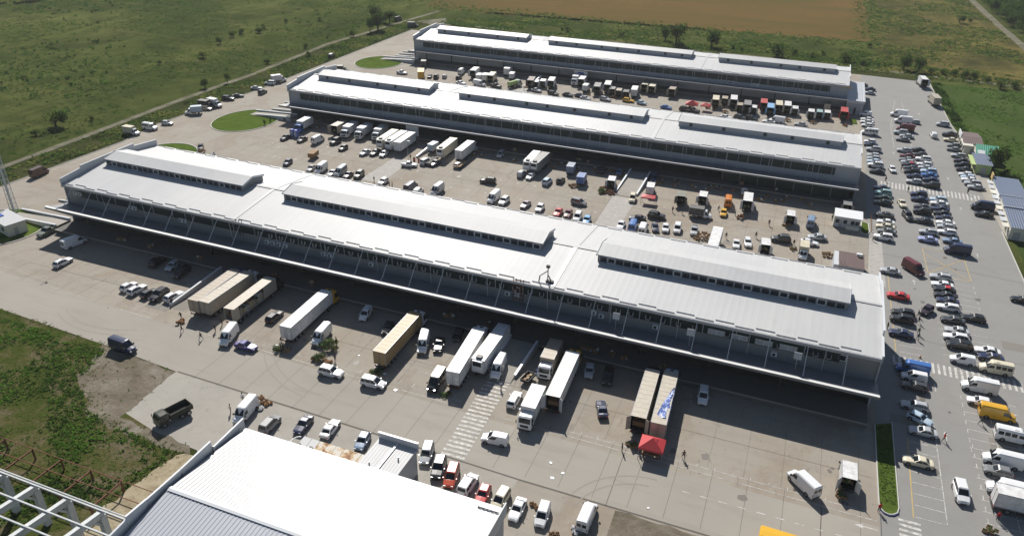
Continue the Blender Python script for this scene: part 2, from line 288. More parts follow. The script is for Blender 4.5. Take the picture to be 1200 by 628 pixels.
# kind, colour (body/cab), x, y, heading in degrees, label, group: metres in the world
VEHICLES = [
('sedan', 'black', 22.06, 354.21, 180, 'dark car half hidden behind the rear annex', 0),
('sedan', 'navy', 24.99, 348.08, 180, 'navy sedan in the pair beside the rear annex', 0),
('sedan', 'silver', 24.71, 341.73, 180, 'silver sedan in the pair beside the rear annex', 0),
('small_van', 'white', 22.77, 308.76, 180, 'white small van in the wall-side column above the upper crossing', 0),
('sedan', 'white', 23.28, 302.29, 180, 'first white sedan from the far end of the wall-side column above the upper crossing', 0),
('sedan', 'white', 23.11, 298.65, 180, 'second white sedan from the far end of the wall-side column above the upper crossing', 0),
('hatchback', 'white', 23.16, 294.47, 180, 'first white hatchback from the far end of the wall-side column above the upper crossing', 0),
('minibus', 'white', 23.7, 285.37, 180, 'white minibus in the wall-side column above the upper crossing', 0),
('hatchback', 'white', 23.77, 275.51, 180, 'second white hatchback from the far end of the wall-side column above the upper crossing', 0),
('sedan', 'navy', 23.98, 272.37, 180, 'navy sedan in the wall-side column above the upper crossing', 0),
('suv', 'silver', 24.78, 267.44, 180, 'silver SUV in the wall-side column above the upper crossing', 0),
('hatchback', 'silver', 24.57, 261.31, 180, 'first silver hatchback from the far end of the wall-side column above the upper crossing', 0),
('hatchback', 'silver', 24.61, 258.23, 180, 'second silver hatchback from the far end of the wall-side column above the upper crossing', 0),
('sedan', 'pale blue', 24.7, 255.22, 180, 'pale blue sedan in the wall-side column above the upper crossing', 0),
('suv', 'white', 25.01, 251.52, 180, 'white SUV in the wall-side column above the upper crossing', 0),
('sedan', 'black', 25.25, 246.03, 180, 'black sedan in the wall-side column above the upper crossing', 0),
('sedan', 'navy', 26.23, 232.15, 180, 'navy sedan in the wall-side column below the upper crossing', 0),
('suv', 'teal', 26.5, 227.96, 180, 'teal SUV in the wall-side column below the upper crossing', 0),
('sedan', 'dark green', 26.33, 224.19, 180, 'dark green sedan in the wall-side column below the upper crossing', 0),
('estate_car', 'black', 26.1, 220.56, 180, 'black estate in the wall-side column below the upper crossing', 0),
('sedan', 'charcoal', 26.37, 211.57, 180, 'charcoal sedan in the wall-side column below the upper crossing', 0),
('sedan', 'white', 26.4, 206.69, 180, 'white sedan in the wall-side column below the upper crossing', 0),
('sedan', 'cream', 26.26, 203.6, 180, 'cream sedan in the wall-side column below the upper crossing', 0),
('sedan', 'grey', 26.45, 200.78, 180, 'grey sedan in the wall-side column below the upper crossing', 0),
('suv', 'white', 25.55, 196.41, 180, 'white SUV in the wall-side column below the upper crossing', 0),
('hatchback', 'white', 29.77, 249.77, 280, 'white hatchback driving down the aisle just above the upper crossing', 0),
('sedan', 'cream', 31.2, 222.07, 280, 'pale cream sedan driving just below the upper crossing', 0),
('suv', 'black', 32.14, 213.16, 285, 'black SUV following below the pale cream sedan in the aisle', 0),
('small_van', 'white', 44.63, 291.99, 95, 'white small van driving away between the middle and shop-side columns', 0),
('panel_van', 'maroon', 31.54, 180.52, 310.5, 'maroon van with pinkish red roof driving beside the yellow cross', 0),
('hatchback', 'dark plum', 33.03, 161.44, 243.1, 'dark plum hatchback driving up the aisle beside the front warehouse', 0),
('people_carrier', 'white', 33.61, 104.7, 275, 'white minivan driving up the aisle at the bottom right', 0),
('panel_van', 'white', 34.43, 313.33, 180, 'first white tall van from the far end of the middle-left column above the upper crossing', 0),
('panel_van', 'white', 35.45, 304.89, 180, 'second white tall van from the far end of the middle-left column above the upper crossing', 0),
('hatchback', 'silver', 39.42, 306.17, 180, 'silver hatchback tucked behind the second white tall van in the far column', 0),
('panel_van', 'maroon', 35.72, 295.29, 180, 'maroon tall van in the middle-left column above the upper crossing', 0),
('suv', 'silver', 34.13, 290.45, 180, 'silver SUV in the middle-left column above the upper crossing', 0),
('sedan', 'silver', 35.83, 287.22, 180, 'silver sedan in the middle-left column above the upper crossing', 0),
('sedan', 'grey', 34.38, 282.84, 180, 'first grey sedan from the far end of the middle-left column above the upper crossing', 0),
('estate_car', 'silver', 34.24, 270.74, 180, 'first silver estate from the far end of the middle-left column above the upper crossing', 0),
('sedan', 'maroon', 34.79, 265.05, 180, 'maroon sedan in the middle-left column above the upper crossing', 0),
('sedan', 'grey', 34.49, 261.33, 180, 'second grey sedan from the far end of the middle-left column above the upper crossing', 0),
('hatchback', 'silver', 34.58, 258.96, 180, 'silver hatchback in the middle-left column above the upper crossing', 0),
('sedan', 'dark plum/red', 34.92, 256.54, 180, 'dark car with bright red roof in the middle-left column above the crossing', 0),
('sedan', 'charcoal', 35.27, 253.62, 180, 'charcoal sedan in the middle-left column above the upper crossing', 0),
('suv', 'black', 35.35, 250.11, 180, 'black SUV in the middle-left column above the upper crossing', 0),
('sedan', 'navy', 35.83, 246.54, 180, 'navy sedan in the middle-left column above the upper crossing', 0),
('estate_car', 'silver', 35.43, 241.52, 180, 'second silver estate from the far end of the middle-left column above the upper crossing', 0),
('sedan', 'black', 38.33, 272.99, 180, 'black sedan in the middle-right column above the upper crossing', 0),
('hatchback', 'black', 39.01, 268.6, 180, 'black hatchback in the middle-right column above the upper crossing', 0),
('suv', 'white', 39.49, 263.91, 180, 'white SUV in the middle-right column above the upper crossing', 0),
('estate_car', 'white', 39.52, 259.0, 180, 'white estate in the middle-right column above the upper crossing', 0),
('sedan', 'silver', 39.54, 255.83, 180, 'silver sedan in the middle-right column above the upper crossing', 0),
('suv', 'pale blue', 40.19, 252.41, 180, 'pale blue SUV in the middle-right column above the upper crossing', 0),
('sedan', 'blue', 39.86, 249.08, 180, 'blue sedan in the middle-right column above the upper crossing', 0),
('sedan', 'navy', 40.22, 245.17, 180, 'navy sedan in the middle-right column above the upper crossing', 0),
('suv', 'black', 40.03, 240.2, 180, 'black SUV in the middle-right column above the upper crossing', 0),
('suv', 'navy', 36.02, 231.11, 180, 'navy SUV in the middle-left column above the yellow cross', 0),
('sedan', 'navy', 35.92, 227.39, 180, 'navy sedan in the middle-left column above the yellow cross', 0),
('sedan', 'charcoal', 36.32, 221.76, 180, 'charcoal sedan in the middle-left column above the yellow cross', 0),
('suv', 'black', 36.04, 218.13, 180, 'black SUV in the middle-left column above the yellow cross', 0),
('sedan', 'black', 35.96, 211.71, 180, 'black sedan in the middle-left column above the yellow cross', 0),
('estate_car', 'silver', 36.54, 204.55, 180, 'silver estate in the middle-left column above the yellow cross', 0),
('sedan', 'lavender blue', 36.0, 199.63, 180, 'lavender blue sedan in the middle-left column above the yellow cross', 0),
('suv', 'pale blue', 40.93, 228.91, 180, 'pale blue SUV in the middle-right column above the yellow cross', 0),
('sedan', 'white', 40.89, 226.24, 180, 'first white sedan from the crossing of the middle-right column above the yellow cross', 0),
('sedan', 'navy', 40.81, 222.21, 180, 'navy sedan in the middle-right column above the yellow cross', 0),
('sedan', 'black', 41.07, 219.18, 180, 'black sedan in the middle-right column above the yellow cross', 0),
('hatchback', 'navy', 41.1, 215.77, 180, 'navy hatchback in the middle-right column above the yellow cross', 0),
('sedan', 'white', 41.24, 212.49, 180, 'second white sedan from the crossing of the middle-right column above the yellow cross', 0),
('hatchback', 'silver', 41.05, 209.96, 180, 'silver hatchback in the middle-right column above the yellow cross', 0),
('estate_car', 'white', 41.08, 206.41, 180, 'white estate in the middle-right column above the yellow cross', 0),
('sedan', 'steel blue', 41.78, 201.23, 180, 'steel blue sedan in the middle-right column above the yellow cross', 0),
('panel_van', 'navy', 42.23, 195.25, 180, 'navy tall van in the middle-right column above the yellow cross', 0),
('people_carrier', 'silver', 48.93, 307.2, 180, 'silver minivan in the shop-side column', 0),
('pickup_truck', 'black', 50.17, 295.33, 180, 'black pickup in the shop-side column', 0),
('sedan', 'cream', 49.78, 289.15, 180, 'cream sedan in the shop-side column', 0),
('hatchback', 'grey', 50.19, 282.99, 180, 'grey hatchback in the shop-side column', 0),
('sedan', 'grey', 49.82, 278.84, 180, 'grey sedan in the shop-side column', 0),
('estate_car', 'silver', 50.54, 272.51, 180, 'silver estate in the shop-side column', 0),
('sedan', 'dark plum', 50.85, 267.41, 180, 'dark plum sedan in the shop-side column', 0),
('suv', 'black', 50.63, 262.95, 180, 'black SUV in the shop-side column', 0),
('sedan', 'black', 50.77, 259.2, 180, 'first black sedan from the far end of the shop-side column', 0),
('hatchback', 'white', 50.67, 254.63, 180, 'white hatchback in the shop-side column', 0),
('hatchback', 'pale blue', 51.05, 252.12, 180, 'pale blue hatchback in the shop-side column', 0),
('sedan', 'white', 51.28, 249.89, 180, 'white sedan in the shop-side column', 0),
('suv', 'silver', 51.68, 246.91, 180, 'silver SUV in the shop-side column', 0),
('sedan', 'silver', 52.27, 244.14, 180, 'silver sedan in the shop-side column', 0),
('panel_van', 'navy', 51.87, 228.09, 180, 'navy tall van in the shop-side column', 0),
('sedan', 'black', 51.62, 223.04, 180, 'second black sedan from the far end of the shop-side column', 0),
('sedan', 'silver', 26.39, 177.53, 180, 'silver sedan in the yellow-lined column beside the front warehouse', 0),
('sedan', 'red', 27.59, 165.71, 180, 'red sedan in the yellow-lined column beside the front warehouse', 0),
('estate_car', 'black', 28.2, 158.31, 180, 'black estate with its tailgate raised beside a black SUV', 0),
('suv', 'black', 27.83, 155.33, 180, 'black SUV in the yellow-lined column beside the front warehouse', 0),
('sedan', 'navy', 27.37, 149.45, 180, 'navy sedan in the yellow-lined column beside the front warehouse', 0),
('estate_car', 'silver', 37.2, 179.05, 180, 'silver estate in the middle-left column below the yellow cross', 0),
('sedan', 'white', 37.2, 175.14, 180, 'white sedan in the middle-left column below the yellow cross', 0),
('sedan', 'black/red', 37.44, 172.74, 180, 'dark sedan with a reddish roof and bonnet between white and black sedans', 0),
('sedan', 'black', 37.3, 170.08, 180, 'black sedan in the middle-left column below the yellow cross', 0),
('sedan', 'navy', 37.61, 167.6, 180, 'navy sedan in the middle-left column below the yellow cross', 0),
('estate_car', 'white', 37.43, 164.63, 180, 'white estate nearest the dark plum hatchback in the middle-left column', 0),
('sedan', 'charcoal', 37.78, 159.34, 180, 'charcoal sedan in the middle-left column below the yellow cross', 0),
('estate_car', 'black', 41.92, 161.78, 180, 'black estate alone in the middle-right column', 0),
('sedan', 'silver', 38.11, 154.98, 180, 'silver sedan in the middle-left column below the yellow cross', 0),
('estate_car', 'white', 37.69, 152.26, 180, 'white estate directly above a black SUV with a bright sun glint', 0),
('suv', 'black', 38.0, 149.13, 180, 'black SUV in the middle-left column below the yellow cross', 0),
('small_van', 'white', 37.92, 143.82, 180, 'white small van in the middle-left column below the yellow cross', 0),
('sedan', 'white', 42.9, 149.2, 180, 'white sedan just above the cream minibus', 0),
('sedan', 'navy', 43.22, 147.05, 180, 'navy sedan squeezed against the cream minibus', 0),
('minibus', 'cream', 43.37, 142.74, 180, 'cream minibus in the middle-left column below the yellow cross', 0),
('panel_van', 'blue', 28.64, 136.54, 180, 'blue tall van in the shaded column below the lower crossing', 0),
('small_van', 'white', 28.87, 134.13, 180, 'white small van in the shaded column below the lower crossing', 0),
('estate_car', 'charcoal', 28.81, 131.17, 180, 'charcoal estate in the shaded column below the lower crossing', 0),
('estate_car', 'silver', 28.43, 125.01, 180, 'silver estate in the shaded column below the lower crossing', 0),
('hatchback', 'pale blue', 29.04, 121.42, 332.2, 'pale blue hatchback in the shaded column below the lower crossing', 0),
('sedan', 'silver', 29.28, 117.97, 180, 'silver sedan in the shaded column below the lower crossing', 0),
('sedan', 'cream', 27.97, 109.64, 180, 'cream sedan with a bright windscreen glint beside the grass strip', 0),
('panel_van', 'white', 39.68, 135.16, 180, 'white tall van with one dark side window on the lower crossing', 0),
('hatchback', 'white', 39.25, 130.81, 180, 'white hatchback nose peeking out behind the yellow van', 0),
('panel_van', 'yellow', 41.63, 127.72, 0, 'large yellow tall van parked below the lower crossing', 0),
('minibus', 'white', 43.19, 122.11, 0, 'white minibus below the yellow van at the right edge', 0),
('panel_van', 'white', 40.58, 114.92, 180, 'white tall van directly above a grey hatchback at the right edge', 0),
('hatchback', 'grey', 39.61, 112.12, 180, 'grey hatchback parked between two white tall vans', 0),
('panel_van', 'white', 40.25, 107.84, 180, 'white tall van half hidden behind the large white box truck', 0),
('box_truck', 'white', 41.73, 104.2, 0, 'large white box truck in the bottom right corner', 0),
('sedan', 'black', 52.95, 174.75, 180, 'black car cut off by the right edge of the car park', 0),
('open_box_truck', 'white/grey', 45.76, 365.56, 100, 'long white box truck at the far right corner of the lot', 1),
('box_truck', 'beige', 48.17, 336.52, 98, 'beige box truck parked against the right hand green field', 1),
('pickup_truck', 'grey green', -168.59, 115.9, 273.5, 'grey green pickup with covered bed beside the left ramp', 5),
('panel_van', 'white', -157.19, 113.92, 80.9, 'white tall van parked right of the ramp at the left end', 5),
('estate_car', 'white', -151.73, 105.9, 89.1, 'white estate alone left of the front canopy shadow', 5),
('suv', 'black', -131.97, 114.33, 99.4, 'black SUV in deep canopy shade at the left', 5),
('hatchback', 'silver', -127.49, 114.22, 278.6, 'silver hatchback in the canopy shade beside a black SUV', 5),
('pickup_truck', 'black', -123.47, 112.69, 277.1, 'black pickup at the sunlit edge of the canopy shade', 5),
('hatchback', 'white', -129.36, 103.27, 87.1, 'white hatchback at the left end of the row of five', 5),
('estate_car', 'white', -126.74, 102.98, 86.4, 'white estate second in the row of five by the white barrier', 5),
('hatchback', 'charcoal', -123.19, 102.75, 85.4, 'charcoal hatchback in the middle of the row of five', 5),
('suv', 'black', -120.6, 102.94, 272.3, 'black SUV facing out in the row of five', 5),
('estate_car', 'white', -117.41, 103.8, 83.8, 'white estate right beside the white barrier wall', 5),
('panel_van', 'navy', -112.32, 85.1, 357.4, 'dark blue tall van standing at the edge of the weeds', 5),
('panel_van', 'white', -96.24, 95.72, 285.9, 'white tall van beside the trailer with the open side', 5),
('sedan', 'violet', -91.17, 94.62, 0.2, 'violet blue sedan right of the white tall van', 5),
('estate_car', 'black', -92.8, 105.56, 91.7, 'black estate between the open-sided trailer and the white trailer', 5),
('panel_van', 'white', -79.67, 102.91, 274.6, 'white tall van next to a heap of vegetables', 5),
('small_van', 'white', -75.97, 113.46, 279.7, 'white small van on the canopy shadow edge', 5),
('hatchback', 'black', -69.2, 110.72, 279.1, 'black hatchback with a sun glint beside the ochre trailer', 5),
('panel_van', 'white', -59.92, 108.33, 289.7, 'white tall van right of the ochre trailer', 5),
('sedan', 'black', -57.08, 109.39, 287.7, 'black sedan with a bright sun glint on its windscreen', 5),
('sedan', 'black', -55.25, 114.23, 282.5, 'black sedan in deep shade left of the bright white trailer', 5),
('suv', 'white', -71.41, 93.73, 3.3, 'white SUV driving past the vegetable heap', 5),
('people_carrier', 'white', -62.56, 93.87, 3.6, 'white minivan driving past the ochre trailer', 5),
('minibus', 'black/white', -52.2, 98.5, 274.0, 'black minibus with a white roof left of the white trailer', 5),
('panel_van', 'white', -43.37, 106.48, 277.5, 'white tall van right of the refrigerated trailer', 5),
('estate_car', 'white', -37.37, 99.37, 91.7, 'white estate towing a dark trailer beside the barrier wall', 5),
('hatchback', 'silver', -27.52, 112.57, 279.7, 'silver hatchback in canopy shade right of the long white trailer', 5),
('suv', 'black', -23.85, 112.09, 278.5, 'black SUV in canopy shade with a pale bonnet', 5),
('sedan', 'navy', -22.41, 102.81, 113.0, 'navy sedan standing alone in the sunlit yard', 5),
('people_carrier', 'white', -6.68, 113.23, 274.6, 'white minivan half in canopy shade right of the tan trailers', 5),
('panel_van', 'white', 11.11, 97.34, 135.2, 'white tall van with its side door open in the right yard', 5),
('open_light_truck', 'white', 17.3, 101.63, 90.3, 'white open-backed light truck with goods beside the grass strip', 5),
('small_van', 'white', -36.53, 88.47, 187.1, 'white small van driving beside the striped crossing', 5),
('people_carrier', 'silver', -45.28, 81.17, 285.3, 'silver minivan beside the small grey annex roof', 5),
('suv', 'black', -42.11, 79.05, 283.0, 'black SUV between silver minivan and orange van', 5),
('people_carrier', 'orange red', -39.48, 78.17, 281.3, 'orange red minivan in the row behind the gable roof', 5),
('people_carrier', 'white', -36.42, 77.56, 88.8, 'white minivan between the orange minivan and red hatchback', 5),
('hatchback', 'red', -33.5, 76.59, 274.9, 'bright red hatchback in the row behind the gable roof', 5),
('people_carrier', 'cream', -30.67, 76.6, 268.2, 'cream minivan right of the bright red hatchback', 5),
('sedan', 'white', -27.68, 75.84, 270.6, 'white sedan at the corner of the gable roof', 5),
('small_van', 'white', -23.89, 76.15, 276.8, 'white small van with pallets behind it at the bottom', 5),
('panel_van', 'white', -17.82, 78.27, 90.2, 'white tall van by the dirt patch at the bottom', 5),
('panel_van', 'white', -78.33, 78.35, 277.2, 'white tall van being unloaded behind the gable parapet', 5),
('people_carrier', 'grey', -72.64, 77.52, 93.2, 'grey minivan parked behind the gable roof', 5),
('sedan', 'navy', -67.55, 79.59, 276.9, 'navy sedan behind the rust stained canopy', 5),
('sedan', 'white', -62.83, 80.44, 95.6, 'white sedan behind the rust stained canopy', 5),
('hatchback', 'steel blue', -56.26, 79.8, 280.1, 'steel blue hatchback left of the small grey annex', 5),
('box_truck', 'tan/white', -34.91, 111.34, 273.9, 'box truck with tan box and dark cab facing out under the canopy', 2),
('box_truck', 'white', -33.26, 96.93, 274.2, 'white box truck facing out beside the long white trailer', 2),
('panel_van', 'brown', -203.77, 143.28, 93.6, 'brown van driving on the left road', 8),
('light_truck', 'cream/white', -207.45, 181.65, 1.2, 'light truck with cream box, lower left of the parked road row', 8),
('minibus', 'white', -205.91, 188.21, 0.8, 'white minibus beside the cream light truck on the left road', 8),
('hatchback', 'silver', -204.42, 194.5, 11.6, 'silver hatchback right of the white minibus on the left road', 8),
('light_truck', 'pale blue/white', -204.83, 207.92, 221.1, 'pale blue light truck parked on the left road', 8),
('light_truck', 'black/black', -205.66, 215.71, 3.4, 'black light truck beside the pale blue light truck', 8),
('light_truck', 'white/white', -204.01, 218.14, 354.2, 'white light truck behind the black light truck', 8),
('hatchback', 'tan', -203.97, 213.59, 7.1, 'tan hatchback squeezed beside the black light truck', 8),
('suv', 'black', -205.2, 226.97, 14.9, 'black SUV left of a black sedan on the left road', 8),
('sedan', 'black', -204.55, 231.76, 35.5, 'black sedan on the left road by the verge', 8),
('sedan', 'silver', -204.96, 243.51, 24.8, 'silver sedan beside a dark SUV on the left road', 8),
('suv', 'charcoal', -199.06, 239.7, 95.2, 'charcoal SUV driving on the left road', 8),
('people_carrier', 'white', -204.65, 251.71, 191.3, 'white minivan behind the silver sedan on the left road', 8),
('light_truck', 'white/white', -203.8, 256.6, 55.1, 'white light truck at the top of the left road', 8),
('light_truck', 'black/black', -189.33, 281.0, 25.1, 'black covered truck behind the middle warehouse parapet', 8),
('small_van', 'black/white', -208.15, 302.1, 97.4, 'small black van at the verge above the second warehouse', 8),
('pickup_truck', 'white', -164.18, 289.38, 358.0, 'white pickup beside the far oval lawn', 8),
('panel_van', 'black', -223.36, 392.6, 82.6, 'black van beside the dark trees at the far left corner', 8),
('panel_van', 'charcoal', -207.72, 381.0, 26.2, 'charcoal van on the track behind the far road', 8),
('hatchback', 'black', -176.79, 179.53, 305.9, 'black hatchback beside the flat lawn behind the front warehouse', 8),
('box_truck', 'white/blue', -158.26, 209.22, 273.7, 'white box truck with blue cab at the left end of the middle docks', 6),
('sedan', 'black', -158.15, 198.43, 270.6, 'black sedan below the blue cabins in the middle yard', 6),
('sedan', 'black', -151.99, 199.12, 269.4, 'black sedan right of the blue cabins in the middle yard', 6),
('panel_van', 'white', -146.68, 200.42, 88.6, 'white van left of the tan cargo trailer in the middle yard', 6),
('suv', 'black', -140.82, 201.66, 267.4, 'black SUV in front of the dark box truck in the middle yard', 6),
('hatchback', 'black', -135.21, 197.56, 269.1, 'black hatchback alone in front of the white box trucks', 6),
('open_box_truck', 'tan/black', -145.12, 211.91, 91.3, 'dark open-backed truck with tan roof at the middle docks', 6),
('box_truck', 'white/white', -141.12, 210.92, 274.8, 'white box truck right of the dark open truck, middle docks', 6),
('box_truck', 'white/white', -135.96, 211.47, 273.9, 'white box truck in the middle of the docked trio, middle docks', 6),
('box_truck', 'white/white', -130.34, 212.83, 275.8, 'white cab box truck left of three pale trailers, middle docks', 6),
('sedan', 'silver', -126.57, 196.69, 264.7, 'silver sedan left of the pale strip in the middle yard', 6),
('estate_car', 'charcoal', -123.63, 197.94, 264.2, 'charcoal estate between silver sedan and white hatchback, middle yard', 6),
('hatchback', 'white', -120.48, 197.89, 273.8, 'white hatchback under the noses of the three pale trailers', 6),
('pickup_truck', 'white', -108.68, 193.02, 16.0, 'white pickup beside the red barrels in the middle yard', 6),
('people_carrier', 'white', -105.24, 197.39, 80.8, 'white minivan beside the white pickup in the middle yard', 6),
('sedan', 'dark plum', -102.07, 197.21, 263.1, 'dark plum sedan behind a flat trailer in the middle yard', 6),
('light_truck', 'pale blue/white', -107.9, 208.88, 86.6, 'pale blue light truck beside the cream trailer, middle docks', 6),
('estate_car', 'white', -94.74, 199.2, 81.8, 'white estate below the white trailer, middle docks', 6),
('people_carrier', 'silver', -86.33, 212.53, 273.3, 'silver minivan alone on the shadow edge, middle docks', 6),
('suv', 'black', -81.4, 190.55, 188.9, 'black SUV driving sideways across the middle yard', 6),
('small_van', 'silver', -74.34, 199.64, 89.3, 'silver small van below the two docked white trailers', 6),
('hatchback', 'white', -71.25, 198.82, 268.6, 'white hatchback beside the silver small van, middle yard', 6),
('people_carrier', 'pale blue', -65.32, 197.14, 87.4, 'pale blue minivan between white hatchback and black hatchback', 6),
('hatchback', 'black', -62.04, 199.73, 86.8, 'black hatchback right of the pale blue minivan', 6),
('light_truck', 'steel blue/blue', -61.54, 208.65, 94.9, 'steel blue light truck on the shadow edge, middle docks', 6),
('light_truck', 'blue/blue', -56.17, 201.85, 93.9, 'blue light truck with a tan strip along its roof', 6),
('open_light_truck', 'white/grey', -47.42, 203.1, 96.9, 'white open-backed light truck with heaped goods left of the ramp', 6),
('suv', 'black', -53.09, 212.67, 95.6, 'black SUV in deep shade left of the ramp', 6),
('sedan', 'steel blue', -47.68, 213.05, 273.8, 'steel blue sedan in shade beside the ramp wall', 6),
('people_carrier', 'cream', -39.3, 195.04, 279.2, 'cream minivan driving out of the ramp', 6),
('light_truck', 'white/white', -35.91, 202.69, 96.0, 'white light truck behind a red stall awning', 6),
('panel_van', 'navy', -37.02, 212.12, 279.1, 'navy van in deep shade right of the ramp', 6),
('open_light_truck', 'grey green/grey green', -26.55, 199.42, 97.1, 'grey green open-backed light truck in the middle yard', 6),
('open_light_truck', 'white/blue', -20.89, 201.9, 92.6, 'white open-backed light truck with blue side, middle yard', 6),
('panel_van', 'orange', -14.11, 203.0, 94.2, 'orange van in the middle yard', 6),
('pickup_truck', 'white', -10.83, 212.84, 96.5, 'white pickup in shade behind the white box truck', 6),
('open_box_truck', 'white/white', -9.02, 202.96, 94.7, 'white open-backed box truck right of the orange van', 6),
('hatchback', 'yellow', -14.29, 195.28, 274.4, 'yellow hatchback below the orange van', 6),
('open_light_truck', 'white/white', 2.6, 198.39, 92.0, 'white open-backed light truck left of a steel blue van', 6),
('panel_van', 'steel blue', 7.91, 198.1, 89.2, 'steel blue van alone left of the kiosk', 6),
('open_light_truck', 'grey/grey', 16.53, 211.54, 90.3, 'grey light truck in shade behind the kiosk', 6),
('people_carrier', 'grey', -52.29, 186.27, 350.0, 'grey minivan driving along the middle yard lane', 6),
('sedan', 'black', -35.01, 182.82, 189.7, 'black sedan driving beside a black SUV, middle yard', 6),
('suv', 'black', -30.61, 186.12, 2.6, 'black SUV driving behind a black sedan, middle yard', 6),
('light_truck', 'charcoal/white', -19.86, 191.23, 2.1, 'light truck with charcoal box driving along the middle yard', 6),
('suv', 'charcoal', 1.36, 184.81, 189.9, 'charcoal SUV driving at the right end of the middle yard', 6),
('sedan', 'silver', 9.8, 189.7, 189.7, 'silver sedan driving below the kiosk', 6),
('sedan', 'white', 8.12, 185.83, 355.6, 'white sedan behind the cream light truck at the right', 6),
('light_truck', 'cream/white', 6.97, 178.41, 272.0, 'cream box light truck at the right end behind the front warehouse', 6),
('hatchback', 'navy', -143.46, 179.52, 279.0, 'navy hatchback in the row behind the front warehouse', 4),
('sedan', 'grey', -134.08, 178.25, 279.2, 'grey sedan in the row behind the front warehouse', 4),
('panel_van', 'white', -130.78, 178.56, 276.4, 'first white tall van from the left of the row behind the front warehouse', 4),
('sedan', 'silver', -126.24, 177.61, 275.4, 'silver sedan in the row behind the front warehouse', 4),
('minibus', 'silver', -124.16, 178.87, 275.0, 'silver minibus in the row behind the front warehouse', 4),
('sedan', 'charcoal', -121.11, 178.16, 274.3, 'charcoal sedan in the row behind the front warehouse', 4),
('suv', 'dark green', -118.19, 179.45, 277.1, 'dark green SUV in the row behind the front warehouse', 4),
('hatchback', 'white', -109.07, 177.81, 271.0, 'first white hatchback from the left of the row behind the front warehouse', 4),
('panel_van', 'navy', -99.41, 176.82, 89.1, 'navy tall van in the row behind the front warehouse', 4),
('small_van', 'white', -96.32, 175.38, 92.4, 'white small van in the row behind the front warehouse', 4),
('panel_van', 'silver', -91.56, 177.81, 269.2, 'silver tall van in the row behind the front warehouse', 4),
('panel_van', 'white', -74.88, 179.28, 269.3, 'second white tall van from the left of the row behind the front warehouse', 4),
('suv', 'white', -71.58, 178.85, 268.5, 'white SUV in the row behind the front warehouse', 4),
('sedan', 'mauve', -65.34, 179.12, 266.3, 'mauve sedan in the row behind the front warehouse', 4),
('hatchback', 'white', -60.93, 178.44, 274.0, 'second white hatchback from the left of the row behind the front warehouse', 4),
('sedan', 'red', -55.51, 177.82, 272.7, 'red sedan in the row behind the front warehouse', 4),
('sedan', 'maroon', -52.79, 178.11, 276.4, 'maroon sedan in the row behind the front warehouse', 4),
('people_carrier', 'white', -49.75, 176.87, 275.7, 'first white minivan from the left of the row behind the front warehouse', 4),
('hatchback', 'sky blue', -47.0, 176.12, 275.0, 'sky blue hatchback in the row behind the front warehouse', 4),
('sedan', 'white', -37.97, 176.79, 275.0, 'first white sedan from the left of the row behind the front warehouse', 4),
('panel_van', 'blue', -34.85, 177.17, 94.3, 'blue tall van in the row behind the front warehouse', 4),
('panel_van', 'white', -32.0, 176.08, 93.6, 'third white tall van from the left of the row behind the front warehouse', 4),
('sedan', 'navy', -29.4, 178.93, 287.0, 'navy sedan in the row behind the front warehouse', 4),
('hatchback', 'white', -26.84, 179.55, 280.3, 'third white hatchback from the left of the row behind the front warehouse', 4),
('people_carrier', 'white', -23.96, 180.44, 276.0, 'second white minivan from the left of the row behind the front warehouse', 4),
('pickup_truck', 'silver', -19.71, 180.95, 275.0, 'silver pickup in the row behind the front warehouse', 4),
('sedan', 'white', -8.72, 177.54, 274.6, 'second white sedan from the left of the row behind the front warehouse', 4),
('estate_car', 'white', -6.19, 179.61, 279.9, 'white estate in the row behind the front warehouse', 4),
('open_light_truck', 'white/maroon', -2.07, 177.99, 96.4, 'white open-backed light truck in the row behind the front warehouse', 4),
('light_truck', 'charcoal/charcoal', -161.78, 305.6, 111.8, 'charcoal light truck in the truck line at the rear docks', 3),
('box_truck', 'yellow/yellow', -153.3, 286.55, 116.1, 'yellow box truck in the truck line at the rear docks', 3),
('sedan', 'navy', -150.74, 289.43, 107.8, 'navy sedan in the truck line at the rear docks', 3),
('suv', 'black', -147.75, 289.63, 106.1, 'black SUV in the truck line at the rear docks', 3),
('hatchback', 'silver', -144.65, 291.39, 105.5, 'silver hatchback in the truck line at the rear docks', 3),
('panel_van', 'white', -141.0, 300.67, 96.3, 'white tall van in the truck line at the rear docks', 3),
('hatchback', 'black', -138.25, 292.06, 93.8, 'black hatchback in the truck line at the rear docks', 3),
('open_box_truck', 'white/white', -133.62, 298.91, 97.9, 'first white open-backed box truck from the left of the truck line at the rear docks', 3),
('light_truck', 'white/white', -129.39, 294.29, 99.2, 'first white light truck from the left of the truck line at the rear docks', 3),
('light_truck', 'white/white', -126.99, 295.1, 98.8, 'second white light truck from the left of the truck line at the rear docks', 3),
('open_box_truck', 'cream/white', -123.88, 294.72, 98.4, 'first cream open-backed box truck from the left of the truck line at the rear docks', 3),
('box_truck', 'white/white', -121.81, 307.98, 97.8, 'first white box truck from the left of the truck line at the rear docks', 3),
('light_truck', 'white/white', -117.83, 302.47, 99.2, 'third white light truck from the left of the truck line at the rear docks', 3),
('open_box_truck', 'brown/white', -106.07, 294.32, 101.7, 'brown open-backed box truck in the truck line at the rear docks', 3),
('open_light_truck', 'white/white', -104.01, 294.57, 101.4, 'first white open-backed light truck from the left of the truck line at the rear docks', 3),
('open_light_truck', 'white/white', -101.62, 296.41, 101.0, 'second white open-backed light truck from the left of the truck line at the rear docks', 3),
('open_box_truck', 'white/white', -98.23, 297.38, 100.4, 'second white open-backed box truck from the left of the truck line at the rear docks', 3),
('box_truck', 'white/white', -90.58, 306.28, 276.6, 'second white box truck from the left of the truck line at the rear docks', 3),
